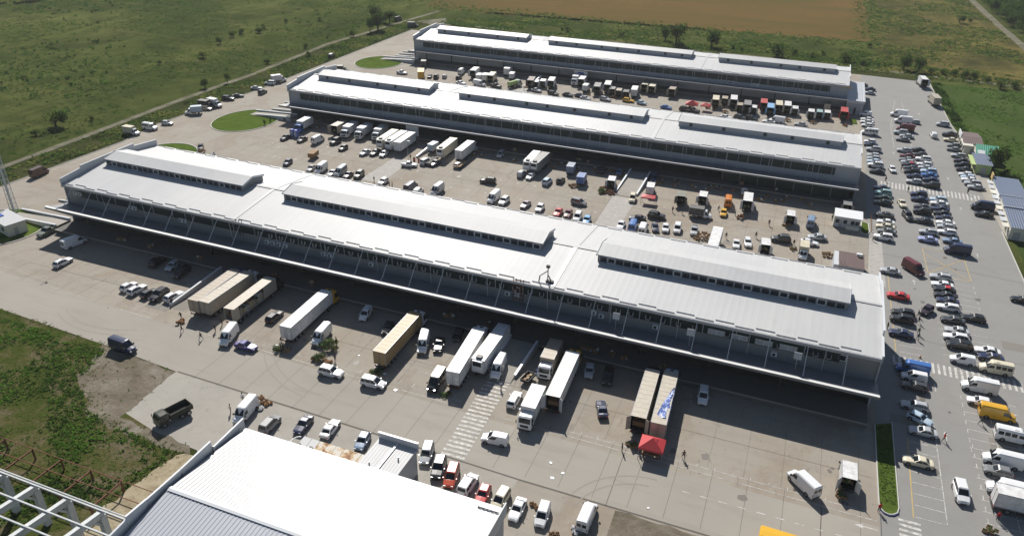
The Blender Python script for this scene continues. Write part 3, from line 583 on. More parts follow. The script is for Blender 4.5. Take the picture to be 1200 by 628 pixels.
('open_box_truck', 'white/white', -87.08, 304.62, 96.1, 'third white open-backed box truck from the left of the truck line at the rear docks', 3),
('light_truck', 'white/white', -83.41, 297.37, 94.1, 'fourth white light truck from the left of the truck line at the rear docks', 3),
('open_box_truck', 'grey/grey', -78.41, 296.56, 99.4, 'first grey open-backed box truck from the left of the truck line at the rear docks', 3),
('open_box_truck', 'white/red', -75.22, 300.84, 98.8, 'fourth white open-backed box truck from the left of the truck line at the rear docks', 3),
('open_light_truck', 'grey/grey', -72.32, 297.47, 98.4, 'grey open-backed light truck in the truck line at the rear docks', 3),
('open_light_truck', 'tan/grey', -69.32, 296.26, 98.0, 'first tan open-backed light truck from the left of the truck line at the rear docks', 3),
('open_light_truck', 'charcoal/grey', -66.2, 295.26, 97.5, 'charcoal open-backed light truck in the truck line at the rear docks', 3),
('box_truck', 'white/grey', -63.59, 298.71, 97.0, 'third white box truck from the left of the truck line at the rear docks', 3),
('open_box_truck', 'cream/white', -61.15, 308.21, 92.1, 'second cream open-backed box truck from the left of the truck line at the rear docks', 3),
('open_box_truck', 'cream/white', -57.89, 306.6, 91.6, 'third cream open-backed box truck from the left of the truck line at the rear docks', 3),
('open_box_truck', 'tan/white', -49.43, 305.78, 90.3, 'tan open-backed box truck in the truck line at the rear docks', 3),
('open_box_truck', 'cream/white', -31.55, 298.46, 96.1, 'fourth cream open-backed box truck from the left of the truck line at the rear docks', 3),
('open_light_truck', 'tan/charcoal', -28.52, 301.96, 95.5, 'second tan open-backed light truck from the left of the truck line at the rear docks', 3),
('open_box_truck', 'white/white', -25.12, 301.41, 95.0, 'fifth white open-backed box truck from the left of the truck line at the rear docks', 3),
('open_light_truck', 'tan/white', -22.03, 295.72, 94.6, 'third tan open-backed light truck from the left of the truck line at the rear docks', 3),
('open_box_truck', 'grey/grey', -19.35, 295.87, 94.1, 'second grey open-backed box truck from the left of the truck line at the rear docks', 3),
('open_light_truck', 'white/white', -16.76, 294.52, 93.7, 'third white open-backed light truck from the left of the truck line at the rear docks', 3),
('open_box_truck', 'red/grey', -13.88, 301.79, 93.2, 'first red open-backed box truck from the left of the truck line at the rear docks', 3),
('open_box_truck', 'sky blue/blue', -10.95, 296.34, 93.8, 'sky blue open-backed box truck in the truck line at the rear docks', 3),
('open_box_truck', 'cream/white', -8.27, 300.92, 93.3, 'fifth cream open-backed box truck from the left of the truck line at the rear docks', 3),
('open_box_truck', 'white/white', -5.16, 301.86, 92.8, 'sixth white open-backed box truck from the left of the truck line at the rear docks', 3),
('open_light_truck', 'white/white', -2.31, 299.91, 92.3, 'fourth white open-backed light truck from the left of the truck line at the rear docks', 3),
('open_light_truck', 'white/white', 3.52, 297.88, 92.4, 'fifth white open-backed light truck from the left of the truck line at the rear docks', 3),
('open_light_truck', 'teal/teal', 6.43, 299.2, 91.9, 'teal open-backed light truck in the truck line at the rear docks', 3),
('open_light_truck', 'white/white', 9.17, 299.75, 91.5, 'sixth white open-backed light truck from the left of the truck line at the rear docks', 3),
('light_truck', 'cream/white', 8.89, 310.56, 91.5, 'cream light truck docked behind the last white light truck, rear yard', 3),
('open_box_truck', 'red/red', 14.91, 302.01, 90.5, 'second red open-backed box truck from the left of the truck line at the rear docks', 3),
('sedan', 'white', -133.92, 284.98, 347.9, 'first white sedan from the left of the rear yard row behind the middle warehouse', 7),
('panel_van', 'white', -126.11, 286.18, 347.6, 'first white tall van from the left of the rear yard row behind the middle warehouse', 7),
('pickup_truck', 'charcoal', -118.88, 286.75, 347.5, 'first charcoal pickup from the left of the rear yard row behind the middle warehouse', 7),
('sedan', 'silver', -101.5, 287.7, 347.1, 'first silver sedan from the left of the rear yard row behind the middle warehouse', 7),
('suv', 'black', -93.67, 285.84, 347.0, 'first black SUV from the left of the rear yard row behind the middle warehouse', 7),
('sedan', 'black', -87.89, 286.87, 346.9, 'black sedan in the rear yard row behind the middle warehouse', 7),
('sedan', 'navy', -83.11, 287.74, 346.7, 'navy sedan in the rear yard row behind the middle warehouse', 7),
('sedan', 'silver', -79.95, 284.98, 346.9, 'second silver sedan from the left of the rear yard row behind the middle warehouse', 7),
('estate_car', 'silver', -72.55, 287.24, 346.5, 'silver estate in the rear yard row behind the middle warehouse', 7),
('estate_car', 'yellow', -63.77, 289.21, 354.7, 'yellow estate in the rear yard row behind the middle warehouse', 7),
('hatchback', 'pale blue', -58.21, 288.19, 346.1, 'pale blue hatchback in the rear yard row behind the middle warehouse', 7),
('sedan', 'blue', -48.27, 286.25, 346.0, 'blue sedan in the rear yard row behind the middle warehouse', 7),
('suv', 'black', -41.01, 286.29, 345.8, 'second black SUV from the left of the rear yard row behind the middle warehouse', 7),
('pickup_truck', 'charcoal', -38.17, 286.63, 345.7, 'second charcoal pickup from the left of the rear yard row behind the middle warehouse', 7),
('suv', 'charcoal', -20.46, 284.47, 345.5, 'charcoal SUV in the rear yard row behind the middle warehouse', 7),
('sedan', 'white', -25.33, 283.18, 345.8, 'second white sedan from the left of the rear yard row behind the middle warehouse', 7),
('suv', 'black', -16.47, 284.93, 345.3, 'third black SUV from the left of the rear yard row behind the middle warehouse', 7),
('panel_van', 'white', -7.58, 286.07, 174.4, 'second white tall van from the left of the rear yard row behind the middle warehouse', 7),
('sedan', 'white', -10.22, 284.23, 174.7, 'third white sedan from the left of the rear yard row behind the middle warehouse', 7),
('sedan', 'silver', 0.79, 285.51, 174.5, 'third silver sedan from the left of the rear yard row behind the middle warehouse', 7),
]
TRAILERS = [
('A', 'tan/violet', -108.35, 106.84, 92.1, 13.7, 'long tan trailer truck left of the pair by the barrier wall'),
('A', 'beige/white', -105.56, 107.16, 90.0, 14.0, 'long beige trailer truck right of the pair by the barrier wall'),
('B', 'beige/black', -99.43, 106.98, 91.4, 14.2, 'beige trailer truck with its curtain side open and goods showing'),
('A', 'white/yellow', -85.14, 106.45, 92.0, 14.6, 'white trailer truck with a yellow cab in the canopy shade'),
('A', 'ochre/white', -64.06, 106.09, 91.2, 14.6, 'ochre trailer truck with a white cab'),
('A', 'white/white', -49.46, 105.81, 95.0, 15.1, 'bright white trailer truck left of the refrigerated trailer'),
('R', 'white/white', -46.2, 109.92, 270.2, 12.7, 'white refrigerated trailer with dark cooling unit beside the striped crossing'),
('O', 'white/yellow', -30.55, 105.73, 93.0, 14.4, 'long white trailer truck with green side and open rear'),
('O', 'beige/black', -15.68, 105.98, 92.6, 14.5, 'tan trailer truck with open rear doors left of the blue tarpaulin trailer'),
('A', 'beige/pale blue', -12.38, 106.13, 93.1, 14.6, 'tan trailer truck with a torn blue tarpaulin behind the red tent'),
('R', 'cream/white', -123.77, 206.64, 272.2, 10.9, 'left of three pale trailers side by side at the middle docks'),
('R', 'white/white', -120.64, 206.71, 270.6, 10.7, 'centre of three pale trailers, with dark cooling unit, middle docks'),
('T', 'white/white', -117.44, 206.54, 272.3, 11.1, 'right of three pale trailers side by side at the middle docks'),
('R', 'cream/white', -102.49, 206.9, 271.9, 11.3, 'cream trailer with dark cooling unit right of the ramp wall'),
('A', 'white/white', -96.38, 207.13, 91.0, 9.5, 'white trailer truck with white cab beside a tan flat trailer'),
('R', 'white/white', -73.73, 206.95, 272.0, 10.0, 'white trailer, left of the pair with dark cooling units'),
('R', 'grey/white', -71.13, 206.87, 268.4, 10.2, 'grey-roofed trailer, right of the pair with dark cooling units'),
('T', 'white/white', -13.6, 172.94, 271.1, 10.6, 'plain white trailer backed against the front warehouse eave'),
]
# x, y, pose, top colour, heading, label
PEOPLE = [
(-106.7, 94.4, 'walk', 'black', 250, 'person walking left of the beige trailer truck pair, lower of two'),
(-110.61, 98.43, 'bend', 'black', 300, 'person bending over crates behind the long tan trailer truck'),
(-101.34, 93.7, 'walk', 'black', 200, 'person walking alone between the trailers and the white tall van'),
(-100.77, 97.07, 'stand', 'charcoal', 90, 'person standing behind the open-sided trailer, left one'),
(-101.23, 99.6, 'stand', 'brown', 40, 'person standing against the rear of the open-sided trailer'),
(-116.05, 101.78, 'stand', 'brown', 160, 'person at the lower end of the long white barrier wall'),
(-75.96, 102.47, 'stand', 'brown', 200, 'person in front of the large vegetable heap'),
(-73.11, 97.65, 'stand', 'charcoal', 120, 'person behind the white SUV beside orange crates'),
(-86.42, 98.86, 'bend', 'maroon', 20, 'person at the rear of the white trailer with the yellow cab'),
(-16.67, 94.38, 'stand', 'black', 20, 'person left of the produce table by the red tent'),
(-14.21, 95.4, 'stand', 'charcoal', 150, 'person right of the produce table by the red tent'),
(-7.1, 96.52, 'walk', 'brown', 300, 'person walking in the sun right of the red tent'),
(-40.97, 101.91, 'walk', 'silver', 290, 'person walking beside the striped crossing below the white van'),
(16.0, 98.51, 'bend', 'tan', 330, 'person bending at the rear of the white open-backed light truck'),
(21.91, 96.39, 'stand', 'red', 300, 'person in a red top at the tip of the grass strip'),
(32.46, 117.44, 'walk', 'red', 200, 'person in red carrying something yellow near the shaded column'),
(38.84, 124.77, 'walk', 'charcoal', 180, 'person walking below the yellow van'),
(31.22, 158.88, 'walk', 'black', 200, 'person behind the black estate, upper of a pair'),
(31.13, 156.13, 'walk', 'black', 200, 'person behind the black SUV, lower of a pair'),
(30.8, 151.46, 'walk', 'black', 280, 'person walking beside the navy sedan, upper of a pair'),
(30.52, 149.16, 'walk', 'charcoal', 280, 'person walking beside the navy sedan, lower of a pair'),
(24.94, 151.04, 'stand', 'black', 20, 'person close to the front warehouse wall by the navy sedan'),
(49.5, 239.03, 'walk', 'black', 250, 'person walking above the far zebra crossing near the shops'),
(49.26, 227.09, 'walk', 'black', 200, 'person in front of the navy van near the shops'),
(32.32, 250.97, 'stand', 'charcoal', 200, 'person standing beside the aisle right of the white hatchback'),
(27.49, 239.32, 'stand', 'brown', 280, 'person at the left end of the far zebra crossing'),
(33.34, 233.67, 'walk', 'brown', 250, 'person crossing the far zebra crossing in the middle'),
(22.99, 194.43, 'bend', 'brown', 10, 'person crouching left of the white SUV by the grass island'),
(-11.3, 196.14, 'stand', 'tan', 10, 'person left of the open box truck, nearer one to the orange van'),
(-9.94, 194.36, 'bend', 'maroon', 340, 'person bending behind the white open-backed box truck'),
(-2.25, 193.36, 'walk', 'brown', 280, 'person walking alone left of the open light truck, middle yard'),
(-16.0, 197.74, 'bend', 'brown', 300, 'person bending left of the yellow hatchback'),
(-27.34, 191.58, 'walk', 'black', 260, 'person walking left of the grey green truck, middle yard'),
(-24.82, 191.77, 'walk', 'charcoal', 300, 'person behind the grey green truck, middle yard'),
(-116.52, 177.42, 'stand', 'black', 20, 'person beside the dark green SUV behind the front warehouse'),
(-112.13, 177.91, 'walk', 'black', 90, 'person walking on the pale strip behind the front warehouse'),
(-106.12, 176.32, 'stand', 'brown', 200, 'left of two people right of the white hatchback behind the roof'),
(-105.29, 176.48, 'stand', 'tan', 200, 'right of two people right of the white hatchback behind the roof'),
(-111.26, 198.53, 'stand', 'maroon', 300, 'person standing beside the red barrels'),
(-109.85, 292.82, 'stand', 'brown', 280, 'upper of two people near the barrier wall, rear yard'),
(-107.13, 288.24, 'walk', 'tan', 280, 'lower of two people near the barrier wall, rear yard'),
(13.2, 203.52, 'stand', 'black', 270, 'person standing at the left side of the kiosk'),
(4.57, 184.15, 'bend', 'maroon', 270, 'person beside the cream box light truck behind the front warehouse'),
(-11.7, 181.05, 'walk', 'black', 300, 'person in the shadow of the plain white trailer'),
(-4.68, 184.35, 'walk', 'black', 120, 'person with a cart behind the white estate, behind the roof'),
(-81.36, 81.35, 'stand', 'white', 300, 'person in white at the rear of the van being unloaded'),
(-81.23, 78.02, 'stand', 'cream', 250, 'person in pale clothes beside the van being unloaded'),
(38.13, 101.29, 'stand', 'red', 300, 'person in red at the rear of the large white box truck'),
]
HEAPS = [
(-76.6, 100.93, 'produce_green', 14, 'large heap of leafy vegetables beside the white tall van'),
(-76.24, 96.93, 'produce_green', 7, 'small heap of leafy vegetables behind the white SUV'),
(-74.14, 96.77, 'produce_orange', 5, 'orange crates right of the small vegetable heap'),
(-85.52, 96.71, 'produce_green', 6, 'flat crates of greens behind the white trailer with the yellow cab'),
(-83.82, 96.95, 'sack', 6, 'shaded sacks behind the white trailer with the yellow cab'),
(-15.48, 96.41, 'produce_green', 5, 'produce table with green goods left of the red tent'),
(-78.6, 82.24, 'wood', 10, 'brown wooden rack behind the van being unloaded'),
(-76.8, 82.24, 'produce_orange', 4, 'orange bin right of the brown wooden rack'),
(-77.09, 80.86, 'white_metal', 2, 'white sheet on the ground beside the brown rack'),
(-25.76, 78.01, 'wood', 3, 'wooden pallet left of the white small van at the bottom'),
(-21.49, 73.93, 'wood', 3, 'wooden boards at the very bottom beside the white small van'),
(-18.53, 75.65, 'white_metal', 5, 'white handcart behind the white tall van by the dirt patch'),
(-48.53, 199.86, 'wood', 12, 'brown heap of goods behind the left open light truck'),
(-46.45, 197.35, 'produce_red', 9, 'heap of red goods on the lane beside the ramp'),
(-48.76, 197.02, 'produce_green', 7, 'heap of greens left of the red goods heap'),
(-57.4, 198.06, 'sack', 9, 'pale wrapped bundles in front of the blue light truck'),
(-16.96, 179.04, 'wood', 14, 'brown branches and crates left of the plain white trailer'),
(-18.44, 177.61, 'sack', 5, 'bags in front of the silver pickup behind the roof'),
(12.9, 181.0, 'sack', 12, 'dark heaped goods left of the brown roofed cabin'),
(-174.37, 177.37, 'sack', 7, 'left heap of bundles behind the front warehouse, beside the flat lawn'),
(-169.87, 176.82, 'white_metal', 6, 'right heap of bundles behind the front warehouse, beside the flat lawn'),
(16.69, 97.65, 'produce_green', 5, 'low crate of greens behind the white open-backed light truck'),
(-109.28, 97.06, 'produce_orange', 5, 'orange and green crates left of the trailer pair'),
(36.71, 98.55, 'produce_green', 5, 'black crate of red and green produce at the bottom right'),
(-64.13, 97.48, 'produce_green', 6, 'leafy plants behind the ochre trailer'),
(-64.72, 99.26, 'white_metal', 3, 'white wrapped pallet behind the ochre trailer'),
(-49.39, 96.39, 'produce_green', 4, 'small green crates in front of the bright white trailer'),
(-9.65, 195.08, 'produce_red', 7, 'red boxes behind the white open-backed box truck'),
(1.97, 195.19, 'wood', 6, 'crates left behind the right open light truck, middle yard'),
(4.52, 181.59, 'produce_green', 5, 'goods beside the cream box light truck behind the roof'),
(-39.81, 292.99, 'wood', 8, 'goods under the left rear red tent'),
(-33.67, 293.34, 'wood', 6, 'goods under the right rear red tent'),
(15.75, 292.32, 'produce_red', 6, 'red goods behind the red box truck at the far right dock'),
(-107.04, 291.97, 'produce_orange', 6, 'orange goods left of the brown box truck, rear yard'),
(-130.08, 290.04, 'produce_red', 5, 'red goods behind the first open box truck, rear yard'),
(-31.16, 293.87, 'wood', 6, 'dark goods behind the cream open box truck, rear yard'),
(-26.54, 290.6, 'wood', 7, 'dark goods beyond the second rear red tent'),
(-80.56, 291.7, 'wood', 4, 'crates behind the white light truck in the rear yard'),
(-70.5, 292.33, 'wood', 7, 'crates behind the grey open trucks, rear yard'),
(-66.46, 292.87, 'wood', 6, 'crates above the yellow estate, rear yard'),
(-15.46, 286.43, 'wood', 6, 'crates beside a black SUV in the rear yard row'),
(-3.9, 289.44, 'wood', 7, 'crates right of the white tall van in the rear yard'),
(4.97, 290.7, 'wood', 7, 'crates behind the teal truck line, rear yard'),
]
PLANTS = [
('tree', -234.5, 386.2, 11.1, 'tallest dark tree at the far left corner of the yard'),
('tree', -221.0, 357.9, 10.1, 'slim dark tree beside the path, left of the tallest dark tree'),
('tree', -221.2, 366.4, 11.5, 'dark tree in front of the tallest dark tree beside the path'),
('tree', -223.7, 383.4, 8.3, 'rounded dark tree right of the tallest dark tree'),
('tree', -227.7, 384.1, 6.9, 'small dark tree among the corner trees'),
('tree', -225.8, 393.3, 5.6, 'low bushy tree beside the black van at the far corner'),
('tree', -73.1, 407.2, 8.7, 'leftmost of three field trees behind the rear warehouse'),
('tree', -66.3, 400.5, 12.3, 'tallest of three field trees behind the rear warehouse'),
('tree', -48.7, 401.4, 10.9, 'lone round tree right of the three field trees'),
('tree', -62.6, 392.6, 4.2, 'short tree at the foot of the tallest field tree'),
('shrub', -126.9, 407.4, 4.1, 'grey green shrub pair behind the rear warehouse, left part'),
('shrub', -96.5, 407.6, 4.0, 'grey green shrub behind the middle of the rear warehouse'),
('shrub', -130.1, 408.4, 2.7, 'low shrub left of the grey green shrub pair'),
('shrub', -38.4, 404.2, 3.0, 'shrub right of the lone round tree'),
('shrub', -33.0, 400.5, 2.5, 'second shrub right of the lone round tree'),
('shrub', -16.2, 396.4, 8.6, 'large shrub behind the right monitor of the rear warehouse'),
('shrub', -9.1, 402.8, 4.1, 'shrub right of the large shrub behind the monitor'),
('shrub', -0.3, 402.1, 3.7, 'grey shrub between two small green shrubs, far right'),
('shrub', 5.1, 407.5, 3.7, 'green shrub right of the grey shrub, far right'),
('shrub', 15.0, 397.9, 6.4, 'dense shrub behind the right end of the rear warehouse'),
('shrub', 25.8, 438.1, 3.0, 'tiny upright shrub at the corner of the wheat field'),
('shrub', 23.2, 395.4, 4.0, 'shrub behind the lean-to of the rear warehouse'),
('tree', 40.1, 393.5, 8.5, 'left of two big bushes at the head of the car park'),
('tree', 46.3, 392.2, 8.1, 'right of two big bushes at the head of the car park'),
('shrub', 52.0, 390.6, 3.5, 'first bush of the dark hedge line beyond the green field'),
('shrub', 56.2, 390.9, 4.2, 'second bush of the dark hedge line beyond the green field'),
('shrub', 60.6, 390.5, 4.2, 'third bush of the dark hedge line beyond the green field'),
('shrub', 65.0, 389.3, 4.6, 'tall bush in the dark hedge line beyond the green field'),
('shrub', 69.3, 388.1, 4.2, 'fifth bush of the dark hedge line beyond the green field'),
('shrub', 73.3, 385.2, 3.4, 'low bush near the bare soil beyond the green field'),
('shrub', 77.2, 375.7, 5.1, 'pale dry bush at the right end of the hedge line'),
('shrub', 82.7, 378.2, 4.4, 'last bush of the hedge line at the right edge'),
('shrub', 78.0, 534.8, 5.9, 'dark bush in the dry meadow near the dirt track'),
('shrub', 84.1, 540.7, 3.0, 'small bush beside the dark bush in the dry meadow'),
('tree', 59.8, 265.5, 9.5, 'dark round tree between the lime kiosk and the long blue shop'),
('shrub', 62.5, 261.2, 2.5, 'bush behind the long blue shop'),
('shrub', -236.9, 177.3, 7.8, 'largest dark bush in the left meadow'),
('shrub', -235.2, 168.2, 3.2, 'bush below the largest dark bush in the left meadow'),
('tree', -225.3, 237.3, 4.8, 'round tree beside the left footpath'),
('tree', -221.9, 246.7, 4.9, 'slim dark poplar beside the left footpath'),
('shrub', -273.2, 303.2, 4.1, 'dark bush in the middle of the left meadow'),
('shrub', -260.8, 276.6, 4.6, 'grey green bush in the left meadow below the dark bush'),
('shrub', -277.1, 317.7, 4.2, 'bush in the far left meadow, right of the dark bush'),
('shrub', -279.0, 326.1, 3.9, 'bush right of its twin in the far left meadow'),
('shrub', -269.4, 258.4, 2.6, 'low bush alone near the centre of the left meadow'),
('shrub', -272.1, 331.8, 4.3, 'dark green bush near the far meadow edge, left of a pair'),
('shrub', -276.6, 341.8, 3.6, 'paler bush near the far meadow edge, right of a pair'),
('shrub', -218.4, 298.6, 3.5, 'bush close to the path above the middle warehouse'),
('shrub', -223.1, 345.1, 4.3, 'upright bush on the path left of the corner trees'),
('shrub', -227.3, 280.0, 3.4, 'small bush by the path above the parked road row'),
('shrub', -230.4, 312.3, 3.3, 'bush above its neighbour close to the path'),
('shrub', -276.2, 360.2, 3.2, 'bush in the far meadow towards the corner trees'),
('shrub', -261.8, 372.7, 3.3, 'faint bush in the far meadow'),
('shrub', -232.0, 187.8, 2.5, 'low bush beside the path in the lower left meadow'),
('conifer', -173.7, 207.9, 2.8, 'larger small conifer on the oval lawn'),
('conifer', -173.7, 211.0, 2.2, 'smaller conifer on the oval lawn'),
]
# ------------------------------------------------------------------ ground, fields, paving
def sheet(name, pts, z, m): return struct(name, MB().poly(pts, z), m)
sheet('ground', [(-3500, -600), (3500, -600), (3500, 4500), (-3500, 4500)], 0, 'meadow')
def wob(a, b, n, amp):
    return [(a[0] + (b[0] - a[0]) * k / n + random.uniform(-amp, amp), a[1] + (b[1] - a[1]) * k / n + random.uniform(-amp, amp)) for k in range(n)]
sheet('wheat_field', wob((-230, 444), (-172, 437), 16, 4) + wob((-172, 437), (-88, 443), 24, 4) + wob((-88, 443), (28, 455), 34, 4) + wob((28, 455), (28, 760), 40, 4) + [(28, 1900), (-420, 1900), (-330, 800)], .03, 'wheat')
sheet('dry_meadow', wob((28, 384), (98, 380), 10, 2) + [(160, 380), (160, 474)] + wob((101, 474), (96, 635), 14, 1.5) + [(60, 1500), (29, 1500), (29, 456)], .035, 'dry_meadow')
sheet('green_field', [(50, 373), (52.5, 311), (57, 266), (57, 150), (57, 40), (220, 40), (220, 378), (140, 376), (90, 374)], .03, 'green_field')
sheet('field_verge', wob((-172, 374), (22, 376), 18, .8) + wob((22, 376), (52, 374), 4, .5) + wob((52, 383), (-200, 392), 24, 1.5) + [(-204, 384)], .04, 'verge')
sheet('road_verge', [(-204.6, 374), (-204.3, 242), (-208.3, 194), (-205, 175), (-206.5, 135), (-214, 98), (-222, 98), (-218, 142), (-219, 178), (-220, 223), (-220, 264), (-224, 325), (-221, 358), (-219, 395), (-205, 393)], .04, 'verge')
path_c = [(-217, 60), (-219.5, 143), (-220.5, 179), (-222, 223), (-221.6, 264), (-225.6, 325), (-222.3, 358), (-219, 399), (-216, 430)]
def ribbon(c, w):
    l, r = [], []
    for k, p in enumerate(c):
        a, b = Vector(c[max(k - 1, 0)]), Vector(c[min(k + 1, len(c) - 1)]); d = (b - a).normalized(); nn = Vector((-d.y, d.x)) * (w / 2)
        l.append((p[0] + nn.x + random.uniform(-.25, .25), p[1] + nn.y)); r.append((p[0] - nn.x + random.uniform(-.25, .25), p[1] - nn.y))
    return l + r[::-1]
def subdiv(c, n=6):
    return [(c[k][0] + (c[k + 1][0] - c[k][0]) * j / n, c[k][1] + (c[k + 1][1] - c[k][1]) * j / n) for k in range(len(c) - 1) for j in range(n)] + [c[-1]]
sheet('footpath', ribbon(subdiv(path_c), 2.7), .06, 'track')
sheet('dirt_track', ribbon(subdiv([(60, 640), (96, 632), (99, 537), (102.5, 473), (106, 400)]), 4.2), .06, 'track')
sheet('sandy_clearing', wob((-214, 396), (-196, 388), 8, 1.2) + wob((-190, 396), (-205, 416), 6, 1.5), .065, 'track')
sheet('field_track', ribbon(subdiv([(-196, 399), (-150, 396), (-90, 392), (0, 390), (50, 386), (110, 380)]), 3.2), .06, 'track')
sheet('concrete_yard', [(-216, 92), (-147.5, 86.6), (-115.4, 84.9), (-98.5, 83.6), (-86, 76), (-72, 60), (-66, 36), (22, 30), (22, 375), (-204.3, 374), (-204, 242), (-208, 194), (-204.6, 175), (-206, 135)], .05, 'concrete_yard')
sheet('car_park', [(22, 20), (56, 20), (55.5, 186), (55, 215), (56.3, 266), (52, 311), (49.5, 373.5), (22, 375)], .052, 'asphalt_lot')
sheet('lower_road', [(-98.5, 83.7), (-64, 83.0), (-30, 82.2), (10, 82.2), (22, 82.3), (22, 93.2), (-40, 93.4), (-100, 94.8), (-216, 101), (-216, 92), (-147.5, 86.8), (-115, 85)], .055, 'concrete_road')
sheet('concrete_apron', [(-98.5, 83.4), (-97.9, 69.5), (-80, 68.4), (-72, 60), (-66, 50), (-30, 50), (-30, 82)], .06, 'apron')
sheet('weed_ground', [(-216, 91.9), (-147.5, 86.5)] + wob((-147.5, 86.5), (-115.4, 84.8), 14, .35) + wob((-115.4, 84.8), (-98, 69.5), 6, .3) + [(-86, 68.5), (-72, 60), (-72, 30), (-216, 30)], .061, 'weed_ground')
sheet('dirt_patch', wob((-117.5, 84.6), (-98.7, 83.4), 12, .35) + wob((-98.3, 83.4), (-97.6, 70.4), 8, .25) + wob((-97.6, 69.9), (-79.5, 68.7), 8, .3) + wob((-80, 67), (-100, 67.0), 12, .6) + wob((-103, 68.5), (-113, 75), 8, .55) + wob((-113, 75), (-117, 83.6), 7, .5), .065, 'dirt')
sheet('dirt_bed', wob((-14.2, 81.7), (9, 81.7), 12, .25) + [(9.5, 50), (-14, 50)], .065, 'dirt')
sheet('sandy_strip', wob((-82, 66.5), (-76, 68), 5, .5) + wob((-76, 66), (-72.8, 58), 5, .3) + [(-71, 47), (-84, 47)] + wob((-85, 50), (-82, 64), 7, .7), .07, 'sand')
# oval lawns with kerbs, the grass strip of the car park
def oval(cx, cy, rx, ry, n=48, rot=0.0):
    return [(cx + rx * math.cos(t) * math.cos(rot) - ry * math.sin(t) * math.sin(rot), cy + rx * math.cos(t) * math.sin(rot) + ry * math.sin(t) * math.cos(rot)) for t in [2 * math.pi * k / n for k in range(n)]]
def kerb(name, pts, w, h, m, closed=True):
    mb = MB(); n = len(pts)
    for k in range(n if closed else n - 1):
        mb.bar((*pts[k], h / 2 + .05), (*pts[(k + 1) % n], h / 2 + .05), w, h)
    return struct(name, mb, m)
for cx, cy, rx, ry in ((-183, 209.5, 10.6, 13), (-183.5, 303, 10.4, 12), (-184, 168.5, 10.6, 12.8), (-183.5, 113.5, 11.8, 11)):
    sheet('oval_lawn', oval(cx, cy, rx, ry), .12, 'lawn')
    kerb('kerb', oval(cx, cy, rx + .12, ry + .12), .25, .18, 'kerb_white')
strip = [(21.9, 117.5), (24.6, 119), (24.75, 98.2), (24.5, 97.1), (23.9, 96.5), (23.3, 96.3), (22.7, 96.5), (22.2, 97.1), (22.0, 98.2)]
sheet('grass_strip', strip, .17, 'lawn')
kerb('kerb', [(24.6, 119.2), (24.75, 98.2), (24.5, 97.1), (23.9, 96.5), (23.3, 96.3), (22.7, 96.5), (22.2, 97.1), (22.0, 98.2), (21.85, 117.5)], .15, .2, 'kerb_white', False)
kerb('kerb_front', [(24.85, 99), (24.65, 97.0), (24.0, 96.3), (23.3, 96.1), (22.6, 96.3), (22.1, 97.0)], .06, .17, 'kerb_blue', False)
isl = [(20.6, 205.8), (22.2, 205), (22.4, 199.6), (22.1, 198.3), (21.3, 197.7), (20.5, 198), (20.2, 199)]
sheet('grass_island', isl, .17, 'lawn'); kerb('kerb', isl, .22, .2, 'kerb_white')
sheet('grass_island', [(17.5, 302.5), (19.6, 302.5), (20, 296), (18, 296)], .17, 'lawn')
kerb('kerb', [(55.6, 20), (55.3, 186), (54.8, 214)], .2, .14, 'kerb_white', False)
kerb('kerb', [(56.3, 266), (52, 311), (49.6, 373)], .2, .14, 'kerb_white', False)
kerb('kerb', [(-206.1, 135), (-204.7, 175), (-208.1, 194), (-204.1, 242), (-204.4, 374)], .2, .14, 'kerb_white', False)
sheet('shop_pavement', [(52.6, 266), (57, 266), (58, 209), (55.4, 209), (54.9, 215), (53.6, 240)], .16, 'apron')

# ------------------------------------------------------------------ slab joints and painted lines
def lines(name, segs, m, z=.07, w=.14):
    mb = MB()
    for sgm in segs:
        (a, b), ww = (sgm[0], sgm[1]) if isinstance(sgm[1], float) else (sgm, w)
        a, b = Vector((*a, 0)), Vector((*b, 0)); d = (b - a).normalized(); nn = Vector((-d.y, d.x, 0)) * (ww / 2)
        mb.add([(a - nn).to_tuple()[:2] + (z,), (b - nn).to_tuple()[:2] + (z,), (b + nn).to_tuple()[:2] + (z,), (a + nn).to_tuple()[:2] + (z,)], [(0, 1, 2, 3)])
    return struct(name, mb, m)
J = [(((-98, 83.7), (-64, 83.0)), .3), (((-64, 83.0), (-30, 82.1)), .3), (((-30, 82.1), (22, 82.1)), .3)]
for k in range(22): J.append((((-94 + 6.0 * k * .9, 83 - .008 * k), (-94 + 6.0 * k * .9, 96)), .05))
for k in range(34): J.append((((-160 + 5.6 * k, 96), (-160 + 5.6 * k, 112)), .035))
J += [(((-160, 103.6), (21, 103.6)), .06), (((-16, 82), (-16.2, 95)), .1), (((14, 82), (14, 94)), .1)]
for k in range(30): J.append((((-165 + 6.3 * k, 155), (-165 + 6.3 * k, 206)), .04))
J += [(((-165, y), (21, y)), .07) for y in (172, 190.2, 199.5)]
for k in range(30): J.append((((-165 + 6.3 * k, 270), (-165 + 6.3 * k, 302)), .04))
J += [(((22.2, 30), (22.2, 96)), .12), (((22, 82.2), (55, 79)), .12), (((24, 188), (55, 184.5)), .12), (((24, 262), (52, 258)), .1), (((26, 150), (55, 147)), .08)]
lines('paving_joints', J, 'tar_joint', .066)
Lw = [((-154.9, 97.9), (-135.2, 96.7)), ((-164.5, 99.9), (-143.7, 98.7)), ((-128.1, 97.6), (-115.5, 97.3)), ((-124.8, 96.1), (-115.7, 95.7)),
      ((-108, 95.6), (-46, 94.6)), ((-38, 94.6), (21.6, 94.3)), ((-100, 97), (-46, 96)), ((-26, 95.7), (20.5, 95.7))]
Lw = [(s,) + ((.11,) if s[0][1] < 96.5 else (.07,)) for s in Lw]
